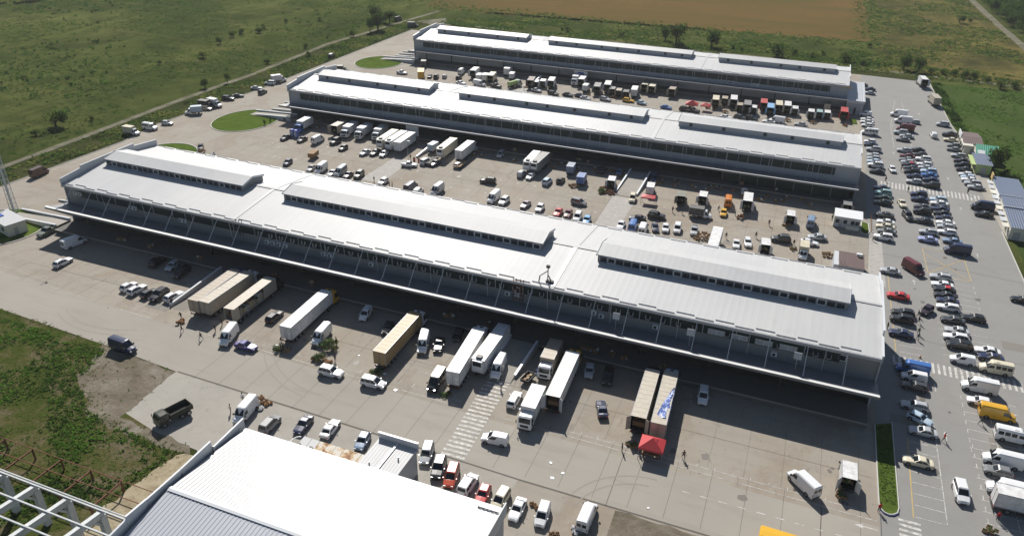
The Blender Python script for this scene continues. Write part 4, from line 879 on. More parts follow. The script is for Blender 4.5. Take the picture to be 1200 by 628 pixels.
for k in range(20):
    x = -100 + 2.75 * k
    if x < -46: Lw.append((((x, 96.6 - k * .02), (x, 97.6 - k * .02)), .1))
for k in range(17): Lw.append((((-24 + 2.75 * k, 95.4), (-24 + 2.75 * k, 96.3)), .1))
for k in range(11): Lw.append((((-6 + 2.2 * k * 1.25, 89.35), (-4.7 + 2.2 * k * 1.25, 89.35)), .16))
for k in range(26):
    Lw.append((((-160 + 5.4 * k, 193.6 + .02 * k), (-159.4 + 5.4 * k, 193.6 + .02 * k)), .4)); Lw.append((((-155 + 5.4 * k, 183.3), (-154.4 + 5.4 * k, 183.3)), .4))
lines('yard_lines', Lw, 'line_white')
A = MB(); A.poly([(18.6, 92.45), (19.7, 92.95), (19.7, 92.6), (21.7, 92.6), (21.7, 92.35), (19.7, 92.35), (19.7, 92.0)], .072)
struct('road_arrow', A, 'line_white')
A = MB()
for x, y in ((45.4, 144), (32.5, 133), (33, 119), (31.5, 175), (33, 213), (46.5, 226), (45.5, 250), (32, 300), (31, 268), (47, 196), (42, 320), (-151.5, 183.2), (-155.5, 190.5), (-144, 183.6)):
    A.poly([(x - .08, y - 1.2), (x + .08, y - 1.2), (x + .08, y + .4), (x + .4, y + .4), (x, y + 1.3), (x - .4, y + .4), (x - .08, y + .4)], .072)
struct('lane_arrows', A, 'line_white')
P_ = []
for k in range(20):
    y = 97.4 + 2.55 * k
    if y < 120 or 142.5 < y < 180: P_.append(((27, y), (31.4, y)))
P_.append(((31.25, 97.3), (31.35, 121)))
for k in range(17): P_.append(((34.9, 140.6 + 2.5 * k), (43.9, 140.6 + 2.5 * k)))
for k in range(14): P_.append(((36.5, 100 + 2.5 * k), (45.4, 100 + 2.5 * k)))
for k in range(14): P_ += [((34.7 + .01 * k, 196 + 2.5 * k), (43.6, 196 + 2.5 * k))]
for k in range(30): P_.append(((32.5, 240 + 2.6 * k), (42.5 - .02 * k, 240 + 2.6 * k)))
P_ += [((39.4, 140), (39.3, 180)), ((41, 100), (40.6, 138)), ((39, 196), (38.6, 231)), ((37.2, 240), (36.8, 335)), ((31.4, 274), (31.3, 300)), ((31.3, 300), (34.2, 336))]
for k in range(9): P_.append(((22.6, 200.5 + 2.6 * k), (28.4, 200.5 + 2.6 * k)))
for y0, n_, x in ((177.6, 5, 44.0), (131.8, 7, 36.6), (118, 8, 36.9)):
    for k in range(n_): P_.append(((x, y0 - 2.48 * k - .5), (x, y0 - 2.48 * k + .5)))
lines('stall_lines', P_, 'line_white', .068, .12)
lines('yellow_lines', [((26.7, 97), (26.9, 116)), ((26.3, 143), (26.0, 180)), ((34.9, 181.2), (34.6, 195)), ((43.9, 180.8), (43.6, 195)), ((34.9, 181.2), (43.6, 192.3)), ((43.9, 180.8), (34.7, 192.3)), ((34.6, 195), (43.6, 195)), ((34.9, 181), (43.9, 180.6))], 'line_yellow', .074, .16)
def arc(cx, cy, r_, a0, a1, n=18): return [((cx + r_ * math.cos(math.radians(a0 + (a1 - a0) * k / n)), cy + r_ * math.sin(math.radians(a0 + (a1 - a0) * k / n))), (cx + r_ * math.cos(math.radians(a0 + (a1 - a0) * (k + 1) / n)), cy + r_ * math.sin(math.radians(a0 + (a1 - a0) * (k + 1) / n)))) for k in range(n)]
TM = []
for cx, cy, r_, a0, a1 in ((-10, 78, 10.5, 95, 165), (-10, 78, 12.2, 90, 160), (-70, 108, 20, 215, 270), (-70, 108, 21.7, 215, 265), (-125, 108, 19, 240, 300), (-125, 108, 20.7, 240, 295), (40, 170, 14, 190, 250), (-90, 176, 14, 30, 100), (-90, 176, 15.7, 30, 95)):
    TM += [(s_[0], s_[1]) for s_ in arc(cx, cy, r_, a0, a1)]
lines('tyre_marks', TM, 'tyre_mark', .0675, .24)
mb = MB()
for k in range(15):
    x, y = random.choice(((random.uniform(-140, 15), random.uniform(97, 112)), (random.uniform(-160, 10), random.uniform(160, 205)), (random.uniform(24, 52), random.uniform(100, 330)))); a, b = random.uniform(.8, 3), random.uniform(.6, 2); mb.poly([(x - a, y - b), (x + a, y - b * .9), (x + a * .95, y + b), (x - a, y + b)], .0672)
struct('tar_repairs', mb, 'tar_patch')
mb = MB()
for k in range(70):
    x, y = random.choice(((random.uniform(-150, 18), random.uniform(90, 113)), (random.uniform(-150, 18), random.uniform(97, 108)), (random.uniform(-165, 15), random.uniform(158, 208)), (random.uniform(26, 48), random.uniform(98, 240)))); r_ = random.uniform(.2, .75); e_ = [random.uniform(.6, 1.2) for q in range(9)]
    mb.poly([(x + r_ * e_[q] * math.cos(q * .698), y + r_ * 1.3 * e_[q] * math.sin(q * .698)) for q in range(9)], .0685)
struct('oil_stains', mb, 'oil')
def zebra(p, q, wid, n, frac, name='zebra_crossing'):            # stripes across the line p-q
    mb = MB(); p, q = Vector(p), Vector(q); d = (q - p) / n; u = d.normalized(); nn = Vector((-u.y, u.x)) * (wid / 2)
    for k in range(n):
        a = p + d * k; b = a + d * frac
        mb.add([(*(a - nn), .076), (*(b - nn), .076), (*(b + nn), .076), (*(a + nn), .076)], [(0, 1, 2, 3)])
    return struct(name, mb, 'line_white')
zebra((26.2, 237.2), (53, 236.2), 5.0, 27, .45); zebra((25.6, 139.8), (56, 139.4), 3.6, 31, .45)
zebra((-42.2, 101), (-41.5, 82.2), 4.2, 18, .5); zebra((26.1, 96.2), (26.1, 82), 3.0, 14, .5); zebra((-42, 107), (-42.2, 101.2), 4.2, 6, .5)
sheet('pale_crosswalk', [(-116.8, 178), (-110, 178), (-110.4, 197.5), (-116.6, 198)], .068, 'pale_paving')
sheet('pale_crosswalk', [(-44.2, 154), (-38.8, 154), (-38.3, 196), (-45.2, 196)], .068, 'pale_paving')
sheet('pale_crosswalk', [(21.5, 170), (25.4, 170), (25.2, 196), (22.4, 196)], .068, 'pale_paving')
sheet('pale_crosswalk', [(-110, 283), (-104.5, 283), (-104, 300), (-110, 300)], .068, 'pale_paving')

# ------------------------------------------------------------------ the three warehouses
def ribbed(x0, x1, prof, pitch, rib, rw):
    # a sheet running along x with ribs; prof = [(y, z), ...] from eave to eave
    mb = MB(); xs = []; n = int(round((x1 - x0) / pitch)); p = (x1 - x0) / n
    for k in range(n):
        a = x0 + k * p; xs += [(a, 0), (a + p * .5, 0), (a + p * .6, rib), (a + p * .9, rib)]
    xs.append((x1, 0)); m_ = len(xs)
    for (y, z) in prof: mb.v += [(x, y, z + r) for x, r in xs]
    for j in range(len(prof) - 1):
        for i in range(m_ - 1):
            mb.f.append((j * m_ + i, j * m_ + i + 1, (j + 1) * m_ + i + 1, (j + 1) * m_ + i)); mb.m.append(0)
    return mb
MESHES = {}
def shared(key, fn):
    if key not in MESHES: MESHES[key] = fn()
    return MESHES[key]
def warehouse(label, X0, X1, yL, yR, ze, zc, dc, mons, seams, style):
    Lx = X1 - X0; rz = math.atan2(yR - yL, Lx); D = 31.0; zr = ze + 1.8
    t = thing('warehouse', label, 'warehouse', (X0, yL, 0), rz, 'long warehouses')
    rz_ = lambda y: ze + 1.8 * (1 - abs(y - D / 2) / (D / 2))
    # roof with ribs, ridge cap, fascias
    ribbed(0, Lx, [(-.15, ze), (D / 2, zr), (D + .15, ze)], 1.3, .005, .03).build('roof', 'roof_sheet', t)
    mb = MB(); mb.slab([(0, D / 2 - .5, zr + .04), (Lx, D / 2 - .5, zr + .04), (Lx, D / 2, zr + .12), (0, D / 2, zr + .12)], .03); mb.slab([(0, D / 2, zr + .12), (Lx, D / 2, zr + .12), (Lx, D / 2 + .5, zr + .04), (0, D / 2 + .5, zr + .04)], .03)
    mb.build('ridge_cap', 'roof_sheet', t)
    for y0, y1 in ((-.35, -.05), (D + .05, D + .35)): MB().box(0, Lx, y0, y1, ze - .62, ze - .04).build('gutter', 'wall_panel', t)
    for s in seams:
        x = s - X0; mb = MB()
        mb.slab([(x - .45, -.1, ze + .03), (x + .45, -.1, ze + .03), (x + .45, D / 2, zr + .03), (x - .45, D / 2, zr + .03)], .07)
        mb.slab([(x - .45, D / 2, zr + .03), (x + .45, D / 2, zr + .03), (x + .45, D + .1, ze + .03), (x - .45, D + .1, ze + .03)], .07)
        mb.build('roof_seam', 'roof_white', t)
    # staggered snow guards along both eaves
    ga = shared('guard', lambda: MB().box(-1.65, 1.65, -.04, .04, .06, .2).box(-1.5, -1.42, 0, .2, .02, .18).box(1.42, 1.5, 0, .2, .02, .18).mesh('snow_guard', ['guard_grey']))
    n = int(Lx / 3.55)
    for k in range(n):
        for y in ((.25 + .55 * (k % 2)), D - .25 - .55 * (k % 2)): link('snow_guard', ga, t, (1.9 + 3.55 * k, y, rz_(y)))
    # walls: upper front, dock front, ends, back
    yw = .55
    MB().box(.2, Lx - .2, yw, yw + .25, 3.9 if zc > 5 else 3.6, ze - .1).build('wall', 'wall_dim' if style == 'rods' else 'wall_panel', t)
    MB().box(.2, Lx - .2, D - .7, D - .45, 0, ze - .1).build('wall', 'wall_panel', t)
    for x0, x1 in ((.0, .25), (Lx - .25, Lx)):
        mb = MB(); mb.loft([[(x, yw - .3, 0), (x, D - .4, 0), (x, D - .4, ze - .1), (x, D / 2, zr - .15), (x, yw - .3, ze - .1)] for x in (x0, x1)]); mb.build('wall', 'wall_panel', t, fix=True)
    # dock front under the canopy
    if style == 'doors':
        MB().box(.3, Lx - .3, yw + .3, yw + .5, 1.2, 4).build('wall', 'wall_panel', t)
    else:
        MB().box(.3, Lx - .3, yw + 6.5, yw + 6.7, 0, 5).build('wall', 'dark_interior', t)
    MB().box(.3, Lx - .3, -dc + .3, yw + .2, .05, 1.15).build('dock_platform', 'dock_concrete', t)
    MB().box(.3, Lx - .3, -dc + .05, -dc + .3, 1.0, 1.15).build('dock_edge', 'apron', t)
    # canopy: tilted towards the wall, with fascia and ribs, hung from rods
    zw = zc - (1.3 if style == 'rods' else .7); yc = -dc
    mb = MB(); mb.slab([(-.3, yc, zc), (Lx + .2, yc, zc), (Lx + .2, yw, zw), (-.3, yw, zw)], .12)
    mb.build('canopy', 'canopy_sheet', t)
    MB().box(-.35, Lx + .25, yc - .28, yc, zc - .3, zc + .15).build('canopy_fascia', 'canopy_sheet', t)
    MB().slab([(-.35, yc - .3, zc + .16), (Lx + .25, yc - .3, zc + .16), (Lx + .25, yc + .4, zc + .06), (-.35, yc + .4, zc + .06)], .08).build('canopy_sunlit_strip', 'canopy_sunlit', t)  # sunlit front band of the canopy top, put into a paler strip
    pm = shared('seam%.2f' % dc, lambda: MB().bar((0, yc, zc + .13), (0, yw, zw + .13), .07, .06).mesh('canopy_rib', ['canopy_sheet']))
    for k in range(int(Lx / 3.1)): link('canopy_rib', pm, t, (2 + 3.1 * k, 0, 0))
    rods = int(Lx / 6.4)
    rm = shared('rod' + style + '%.1f' % zc, lambda: MB().tube((0, -.3, ze - .5), (0, yc + 1.6, zc + .1 - .3), .06, n=6).box(-.12, .12, yc + 1.45, yc + 1.75, zc - .35, zc - .05).mesh('tie_rod', ['wall_panel' if style != 'rods' else 'coping']))
    dm = shared('drain' + style, lambda: MB().tube((0, -.05, ze - .5), (0, .28, zw + .1), .05, n=6).mesh('downpipe', ['coping']))
    for k in range(rods):
        link('tie_rod', rm, t, (3.4 + 6.4 * k, 0, 0))
        if k % 2: link('downpipe', dm, t, (6.4 + 6.4 * k, 0, 0))
    cm = shared('post' + style, lambda: MB().box(-.16, .16, -.16, .16, 1.15, zw + .2).mesh('canopy_post', ['chassis']))
    for k in range(int(Lx / 12.8)): link('canopy_post', cm, t, (6.6 + 12.8 * k, -.6, 0))
    # monitors on the ridge
    for (a, b) in mons:
        a -= X0; b -= X0; y0, y1 = D / 2 - 3.7, D / 2 + 3.7; zm = zr + 1.15; zp = zm + .85
        mo = MB()
        mo.loft([[(x, y0, zr - .55), (x, y1, zr - .55), (x, y1, zm), (x, D / 2, zp), (x, y0, zm)] for x in (a + .2, b - .2)])
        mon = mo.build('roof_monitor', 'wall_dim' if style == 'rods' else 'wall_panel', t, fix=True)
        ribbed(a - .1, b + .1, [(y0 - .16, zm + .01), (D / 2, zp + .06), (y1 + .16, zm + .01)], 1.3, .005, .03).build('monitor_roof', 'roof_sheet', mon)
        MB().box(a - .15, b + .15, y0 - .24, y0 - .17, zm - .16, zm + .04).build('fascia', 'wall_panel', mon)
        mb = MB()
        for xx in (a - .05, b + .02): mb.slab([(xx, y0 - .2, zm - .35), (xx, y0 - .2, zm + .12), (xx, D / 2, zp + .2), (xx, y1 + .35, zm + .12), (xx, y1 + .35, zm - .35), (xx, D / 2, zp - .25)], .06)
        mb.build('verge_trim', 'coping', mon)
        if style == 'rods':
            wm = shared('mwin', lambda: MB().box(-.72, .72, -.06, .02, -.55, .55).box(-.78, -.70, -.1, .02, -.6, .6, 1).box(.70, .78, -.1, .02, -.6, .6, 1).box(-.7, .7, -.1, .02, .54, .6, 1).box(-.7, .7, -.1, .02, -.6, -.54, 1).mesh('monitor_window', ['window_dark', 'wall_panel']))
            wo = shared('mwino', lambda: MB().box(-.72, .72, -.04, .02, -.55, .55).box(-.78, -.66, -.1, .02, -.6, .6, 1).box(.66, .78, -.1, .02, -.6, .6, 1).box(-.66, .66, -.1, .02, .48, .6, 1).box(-.66, .66, -.1, .02, -.6, -.48, 1).mesh('monitor_window', ['window_dark', 'white_metal']))
            n = int((b - a - 1.2) / 1.65)
            for k in range(n): link('monitor_window', wo if k % 4 == 1 else wm, mon, (a + 1.4 + (b - a - 2.8) * k / (n - 1), y0, zm - .93))
        else:
            wm = shared('mwin2', lambda: MB().box(-.5, .5, -.07, .02, -.5, .5).box(-.58, .58, -.05, .02, -.58, .58, 1).mesh('monitor_window', ['window_dark', 'wall_panel']))
            n = int((b - a) / 9)
            for k in range(n): link('monitor_window', wm, mon, (a + 4 + (b - a - 8) * k / (n - 1) + (2.2 if k % 3 == 2 else 0), y0, zm - .75))
    # band of windows high on the front, bay by bay
    z0, z1 = (ze - 2.95, ze - .95) if style == 'rods' else (ze - 3.3, ze - 1.1)
    nb = 30; bw = (Lx - 11) / nb
    gm = shared('band%.1f%.1f' % (z0, bw), lambda: MB().box(.04, bw - .04, -.05, .02, z0, z1).mesh('window', ['glazing_green']))
    bar = shared('mull%.1f' % z0, lambda: MB().box(-.07, .07, -.13, .02, z0 - .1, z1 + .1).mesh('mullion', ['wall_panel']))
    for k in range(nb):
        wn = link('window', gm, t, (4.6 + bw * k, yw, 0)); link('mullion', bar, wn, (0, 0, 0))
        if style == 'rods' and k > 8:
            sm = shared('sash', lambda: MB().box(-.42, -.38, -.42, -.1, -.25, .5).box(.38, .42, -.42, -.1, -.25, .5).box(-.38, .38, -.44, -.4, -.3, -.24).box(-.3, .3, -.12, -.06, -.2, .5, 1).mesh('open_sash', ['white_metal', 'window_dark']))
            for q in (.28, .72): link('open_sash', sm, wn, (bw * q + .25 * math.sin(k * 7.1 + q * 9), 0, z0 + .75))
    # gable parapets
    par = shared('par', lambda: 0)
    def parapet(x, segs):
        for (ya, yb, za, zb) in segs:
            mb = MB(); mb.loft([[(x - .12, ya, ze - .8), (x + .12, ya, ze - .8), (x + .12, ya, za), (x - .12, ya, za)], [(x - .12, yb, ze - .8), (x + .12, yb, ze - .8), (x + .12, yb, zb), (x - .12, yb, zb)]])
            o = mb.build('parapet_panel', 'wall_pale', t, fix=True)
            MB().bar((x, ya, za + .04), (x, yb, zb + .04), .34, .1).build('coping', 'coping', o)
    parapet(.12, [(-.3, 6.0, ze + 1.45, ze + 2.1), (6.03, 23.4, ze + 2.7, ze + 3.0), (23.43, 31.2, ze + 2.3, ze + 1.6)])
    parapet(Lx - .12, [(-.25, 6.0, ze + .5, ze + .9), (6.03, 25, ze + 1.9, ze + 2.1), (25.03, 31.2, ze + 1.1, ze + .7)] if style == 'rods' else [(8, 31.2, ze + 1.6, ze + .9)])
    return t, Lx, rz
wh1, L1, r1 = warehouse('long front warehouse with three ridge monitors and a wide rod-hung canopy', -167.3, 20.8, 122.45, 121.1, 11.2, 7.1, 5.6,
    [(-165, -121), (-109.6, -44.6), (-33, 14.8)], [-114.9, -38.5], 'rods')
wh2, L2, r2 = warehouse('middle warehouse with dark open docks under its canopy', -171.4, 18.5, 219.8, 219.5, 10.1, 5.5, 5.2,
    [(-166.4, -121), (-109.9, -45.6), (-34.8, 13)], [-115.5, -40], 'open')
wh3, L3, r3 = warehouse('rear warehouse with pale dock doors, nearest the wheat field', -170.9, 15.2, 313.4, 312.3, 9.8, 5.4, 4.7,
    [(-164.7, -120.2), (-110, -46.7), (-35.8, 9.4)], [-114.5, -41], 'doors')
# dock doors of the rear warehouse, green glazed end of the middle one
dd = MB().box(-2.1, 2.1, -.06, .1, 0, 2.6).box(-2.1, 2.1, -.09, -.06, .62, .68, 1).box(-2.1, 2.1, -.09, -.06, 1.28, 1.34, 1).box(-2.1, 2.1, -.09, -.06, 1.92, 1.98, 1).mesh('dock_door', ['door_pale', 'wall_panel'])
for k in range(36):
    if k not in (10, 17, 18, 25): link('dock_door', dd, wh3, (4 + 5.1 * k, .85, 1.2))
gw = MB().box(-2.4, 2.4, -.06, .06, 0, 3.3).box(-2.5, -2.4, -.1, .06, 0, 3.3, 1).mesh('glazed_panel', ['glazing_green', 'wall_panel'])
for k in range(7): link('glazed_panel', gw, wh2, (L2 - 34 + 5 * k, -2.2, 1.2))
# air conditioners, door, floodlights and roof gear of the front warehouse
ac = MB().box(-.5, .5, -.45, 0, -.4, .4).tube((-.05, -.47, 0), (-.05, -.44, 0), .3, n=12, mi=1).mesh('air_conditioner', ['white_metal', 'trim_black'])
for x, z in ((3.5, 9.2), (5, 9.2), (21.5, 8.6), (22.6, 8.6), (36.5, 8.1), (37.6, 8.1), (61, 7.3), (62.6, 7.3), (64.2, 7.3), (66, 7.3), (76, 7.4), (77.6, 7.4), (88, 7.4), (119.5, 7.6), (137.5, 7.6), (139, 7.2), (149.5, 7.4), (171, 7.2)): link('air_conditioner', ac, wh1, (x, .55, z))
MB().box(-.6, .6, -.1, 0, 0, 2.4).box(-.4, .4, -.13, -.1, 1.1, 2.1, 1).build('door', ['white_metal', 'window_dark'], wh1, (121.6, .55, 7.1))
fl = MB().tube((0, -2.7, 6.9), (0, -2.2, 9.3), .07, n=6).slab([(-.65, -2.5, 9.0), (.65, -2.5, 9.0), (.65, -2.2, 10.2), (-.65, -2.2, 10.2)], .15, 1).mesh('floodlight', ['steel_grey', 'roof_grey'])
for x in (142.5, 156.3, 174.8): link('floodlight', fl, wh1, (x, 0, 0))
for x, w_ in ((176.5, 1.2), (178.2, 1.2), (182, 1.1)): MB().box(-w_ / 2, w_ / 2, -.08, 0, -.5, .5).box(-w_ / 2 - .1, w_ / 2 + .1, -.05, 0, -.6, .6, 1).build('small_window', ['window_dark', 'white_metal'], wh1, (x, .55, 9.3))
for k in range(4):
    MB().box(-1.5, 1.5, -.1, 0, 0, 1.1).box(-.05, .05, -.13, -.1, 0, 1.1, 1).box(-1.5, 1.5, -.13, -.1, 1.0, 1.1, 1).build('pale_window', ['roof_grey', 'white_metal'], wh1, (160.5 + 4.2 * k, .52, 8.4))  # panes are plain pale grey
mast = MB()
mast.tube((0, 0, 0), (0, 0, 3.2), .1, n=6).bar((0, 0, 2.4), (-1.5, -.4, 1.2), .14).bar((-1.5, -.4, 1.2), (-1.7, -.8, -.9), .16).box(-.35, .35, -.25, .25, 3.1, 3.6).bar((0, 0, 1.6), (.7, .5, 0), .1).bar((0, 0, 1.6), (.9, -.3, 0), .1)
mast.box(-.3, 1.2, -.4, .3, 0, .35)
o = mast.build('roof_mast', 'chassis', None, (-39.9, 123.2, 11.45)); tag(o, 'dark mast with angled arm standing on the eave of the front warehouse', 'mast')
rk = MB()
for x in (-1.1, -.4, .4, 1.1):
    rk.bar((x, 0, -3.6), (x, .2, 1.5), .1)
for z in (-3, -2, -1, 0, 1): rk.bar((-1.2, 0, z), (1.2, .1, z), .08)
for z in (-3, -1): rk.bar((-1.1, 0, z), (1.1, .1, z + 1), .07)
o = rk.build('lattice_ladder', 'rust', None, (-45.3, 121.2, 10.3)); tag(o, 'rusty lattice ladder beside the dark roof mast', 'ladder')
rk = MB()
for x in (-.8, 0, .8): rk.bar((x, 0, -3.0), (x + .2, .1, 1.2), .1)
for z in (-2.4, -1.2, 0, .8): rk.bar((-.9, 0, z), (1.0, .1, z + .3), .08)
o = rk.build('lattice_ladder', 'chassis', None, (-113.2, 121.8, 10.6)); tag(o, 'dark lattice ladder near the first white roof seam', 'ladder')
# signs on the canopy walls: short rows of dark letter blocks
def sign(par_, x, z, n, w_, plate):
    o = MB().box(-.15, n * w_ + .15, -.05, 0, -.55, .55).build('sign', 'white_metal' if plate else 'wall_pale', par_, (x, .5, z))
    mb = MB()
    for k in range(n):
        a = k * w_ + .08; mb.box(a, a + w_ * .18, -.09, -.05, -.35, .35)
        if k % 3 != 1: mb.box(a + w_ * .18, a + w_ * .7, -.09, -.05, .2, .35)
        if k % 2: mb.box(a + w_ * .18, a + w_ * .7, -.09, -.05, -.35, -.2)
        if k % 3 != 2: mb.box(a + w_ * .55, a + w_ * .75, -.09, -.05, -.2, .2)
    mb.build('lettering', 'trim_black', o)
for x, n_, pl in ((85.5, 4, 0), (97, 3, 0), (99.8, 3, 0), (138.5, 5, 0), (150.4, 3, 1), (165, 4, 0), (169, 4, 0)): sign(wh3, x, 6.0, n_, .95 if n_ < 5 else 1.1, pl)
o = MB().box(-3, 3, -.15, 0, -1.5, 1.5).box(-1.3, 1.3, -.2, -.15, -.8, .8, 1).build('billboard', ['white_metal', 'blue_plastic'], None, (-89.5, 309.2, 3.5)); tag(o, 'white board with blue picture under the rear warehouse canopy', 'billboard')
MB().box(-2, 2, -.1, 0, -.5, 0).build('yellow_corner', 'line_yellow', wh3, (L3 - .7, .2, 9.2))
o = MB().box(-1, 1, 0, .3, 0, 4.2).box(-3.6, -.1 - .95, 0, .3, 0, 4.2).build('banner_screen', ['white_metal'], None, (-118.5, 215.9, 1.2)); tag(o, 'white paired banner screen hung under the middle warehouse canopy', 'banner')
# lean-to at the right end of the rear warehouse
t = thing('lean_to', 'low grey lean-to with flat roof at the right end of the rear warehouse', 'annex', (15.4, 309, 0))
MB().box(0, 6.0, 0, 31, 0, 4.6).build('wall', 'wall_panel', t); ribbed(-.0, 6.2, [(-.2, 4.75), (31.2, 4.95)], .8, .05, .05).build('roof', 'roof_grey', t)
for a, b, c, d in ((-.05, 6.3, -.35, -.2), (6.2, 6.4, -.35, 31.3)): MB().box(a, b, c, d, 4.3, 5.3).build('parapet', 'wall_pale', t)
for y in (4, 12): MB().box(-1, 1, -.06, 0, 0, 2.4).build('door', 'door_pale', t, (2 + y / 6, -.01, .1))
# ------------------------------------------------------------------ ramps and barrier walls
def ramp_wall(a, b, za, zb, label, th=.3, m='wall_pale'):
    a, b = Vector((*a, 0)), Vector((*b, 0)); d = (b - a).normalized(); n_ = Vector((-d.y, d.x, 0)) * th / 2
    mb = MB(); mb.loft([[(a - n_), (a + n_), (a + n_) + Vector((0, 0, za)), (a - n_) + Vector((0, 0, za))], [(b - n_), (b + n_), (b + n_) + Vector((0, 0, zb)), (b - n_) + Vector((0, 0, zb))]])
    o = thing('ramp_wall', label, 'barrier wall', (a.x, a.y, .05), 0, 'barrier walls of the dock ramps')
    mb.v = [(p[0] - a.x, p[1] - a.y, p[2]) for p in mb.v]
    mb.build('wall', m, o, fix=True)
    MB().bar((0, 0, za + .06), (b.x - a.x, b.y - a.y, zb + .06), th + .16, .12).build('coping', 'coping', o)
    return o
def ramp(pts, z0, z1, axis='y'):
    (xa, ya), (xb, yb) = pts; mb = MB()
    if axis == 'y': mb.slab([(xa, ya, z0), (xb, ya, z0), (xb, yb, z1), (xa, yb, z1)], .1)
    else: mb.slab([(xa, ya, z0), (xb, ya, z1), (xb, yb, z1), (xa, yb, z0)], .1)
    return struct('ramp', mb, 'apron')
ramp_wall((-115.8, 101.0), (-115.2, 116.5), .55, 1.9, 'long white barrier wall in canopy shade beside the row of five cars')
ramp_wall((-39.9, 106.0), (-39.2, 116.3), .55, 1.9, 'white barrier wall beside the small open trailer'); ramp_wall((-45.0, 106), (-44.8, 116.3), .5, 1.9, 'barrier wall under the refrigerated trailer')
ramp((( -44.8, 104), (-40, 116)), .06, 1.1)
ramp_wall((-110.2, 200.6), (-109.6, 214.5), .5, 1.8, 'white barrier wall behind the two red barrels')
ramp_wall((-45.0, 199.2), (-44.6, 214.4), .5, 1.8, 'left wall of the ramp pair with heaped goods beside it'); ramp_wall((-39.0, 198.8), (-38.6, 214.4), .5, 1.8, 'right wall of the ramp pair beside the red awning')
ramp(((-44.8, 197), (-38.9, 214)), .06, 1.1)
ramp_wall((-107.0, 297.4), (-106.0, 306), .5, 1.8, 'barrier wall left of the brown truck at the rear docks')
for yb, lab in ((118.0, 'front'), (214.6, 'middle'), (307.5, 'rear')):
    for dy, x0, nm in ((0, -184, 'outer'), (4.2, -187, 'inner')):
        o = ramp_wall((x0, yb + dy + 1.5), (-168, yb + dy + .3), .35, 1.6, f'{nm} ramp wall crossing the oval lawn, {lab} warehouse')
    ramp(((-186, yb + .6), (-168, yb + 4.2)), .1, 1.15, 'x')
    for dy in (9.5, 14, 18.5):
        ramp_wall((-182 - dy * .1, yb + dy), (-171, yb + dy - .3), .3, 1.0, {9.5: 'nearest', 14: 'middle', 18.5: 'farthest'}[dy] + f' short side wall left of the {lab} warehouse', .22, 'kerb_white')
# ------------------------------------------------------------------ gable shed with annex at the bottom
t = thing('gable_shed', 'large shed with white corrugated gable roof, one slope greyed for shade, at the bottom', 'shed', (-69.4, 38.6, 0))
D, Lx, ze, zr = 29.6, 42.6, 8.0, 9.6
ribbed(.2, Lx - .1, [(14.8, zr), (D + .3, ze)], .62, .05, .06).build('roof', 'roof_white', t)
ribbed(.2, Lx - .1, [(-.3, ze), (14.78, zr)], .62, .05, .06).build('roof', 'roof_grey', t)['label'] = 'roof slope with shade put into its grey colour'  # same roof; the shade of this slope is put into its grey material
MB().slab([(.2, 14.4, zr + .08), (Lx, 14.4, zr + .08), (Lx, 14.8, zr + .16), (.2, 14.8, zr + .16)], .04).slab([(.2, 14.8, zr + .16), (Lx, 14.8, zr + .16), (Lx, 15.2, zr + .08), (.2, 15.2, zr + .08)], .04).build('ridge_cap', 'coping', t)
for x0, x1 in ((.0, .2), (Lx - .2, Lx)):
    mb = MB(); mb.loft([[(x, 0, 0), (x, D, 0), (x, D, ze - .05), (x, 14.8, zr - .05), (x, 0, ze - .05)] for x in (x0, x1)]); mb.build('wall', 'wall_panel', t, fix=True)
MB().box(.2, Lx - .2, D - .2, D, 0, ze - .1).build('wall', 'wall_panel', t); MB().box(.2, Lx - .2, 0, .2, 0, ze - .1).build('wall', 'wall_panel', t)
MB().box(.2, Lx - .2, D + .25, D + .5, ze - .3, ze - .02).build('gutter', 'steel_grey', t)
segs = [(8.2, 11.7, 10.55, 10.35), (11.75, 17.7, 10.3, 10.2), (17.75, 23.7, 10.2, 10.3), (23.75, 30.6, 9.0, 9.2), (2, 8.15, 9.6, 10.1)]
for ya, yb, za, zb in segs:
    mb = MB(); mb.loft([[(-.55, ya, 6.5), (-.4, ya, 6.5), (-.4, ya, za), (-.55, ya, za)], [(-.55, yb, 6.5), (-.4, yb, 6.5), (-.4, yb, zb), (-.55, yb, zb)]])
    o = mb.build('parapet_panel', 'wall_pale', t, fix=True); MB().bar((-.48, ya, za + .04), (-.48, yb, zb + .04), .28, .09).build('coping', 'coping', o)
for y in (11.7, 17.72, 23.7): MB().box(-.38, -.05, y - .05, y + .05, 7, 9.5).build('parapet_brace', 'steel_grey', t)
mb = MB(); mb.loft([[(Lx + .02, 12, 7), (Lx + .2, 12, 7), (Lx + .2, 12, 10.2), (Lx + .02, 12, 10.2)], [(Lx + .02, D + .5, 7), (Lx + .2, D + .5, 7), (Lx + .2, D + .5, 9.2), (Lx + .02, D + .5, 9.2)]])
mb.build('parapet_panel', 'wall_pale', t, fix=True)
sg = MB().box(-1.6, 1.6, -.05, .05, .12, .34).mesh('snow_guard', ['steel_grey'])
for k in (11,): link('snow_guard', sg, t, (2.2 + 3.5 * k, D - .4 - .3 * (k % 2), ze + .06))
a = thing('shed_annex', 'small grey annex with pitched metal roof behind the white gable roof', 'annex', (-51.2, 68.6, 0))
MB().box(0, 6.4, 0, 8.6, 0, 5).build('wall', 'wall_panel', a)
ribbed(-.15, 6.5, [(-.3, 5.25), (8.7, 5.05)], .5, .025, .06).build('roof', 'roof_sheet', a)
MB().bar((3.2, -.3, 5.4), (3.2, 8.6, 5.2), .3, .12).build('ridge_cap', 'coping', a)
o = MB().box(-.2, 6.6, 8.7, 8.95, 4.2, 6.1).build('parapet', 'wall_pale', a); MB().box(-.25, 6.65, 8.65, 9.0, 6.1, 6.2).build('coping', 'coping', o)
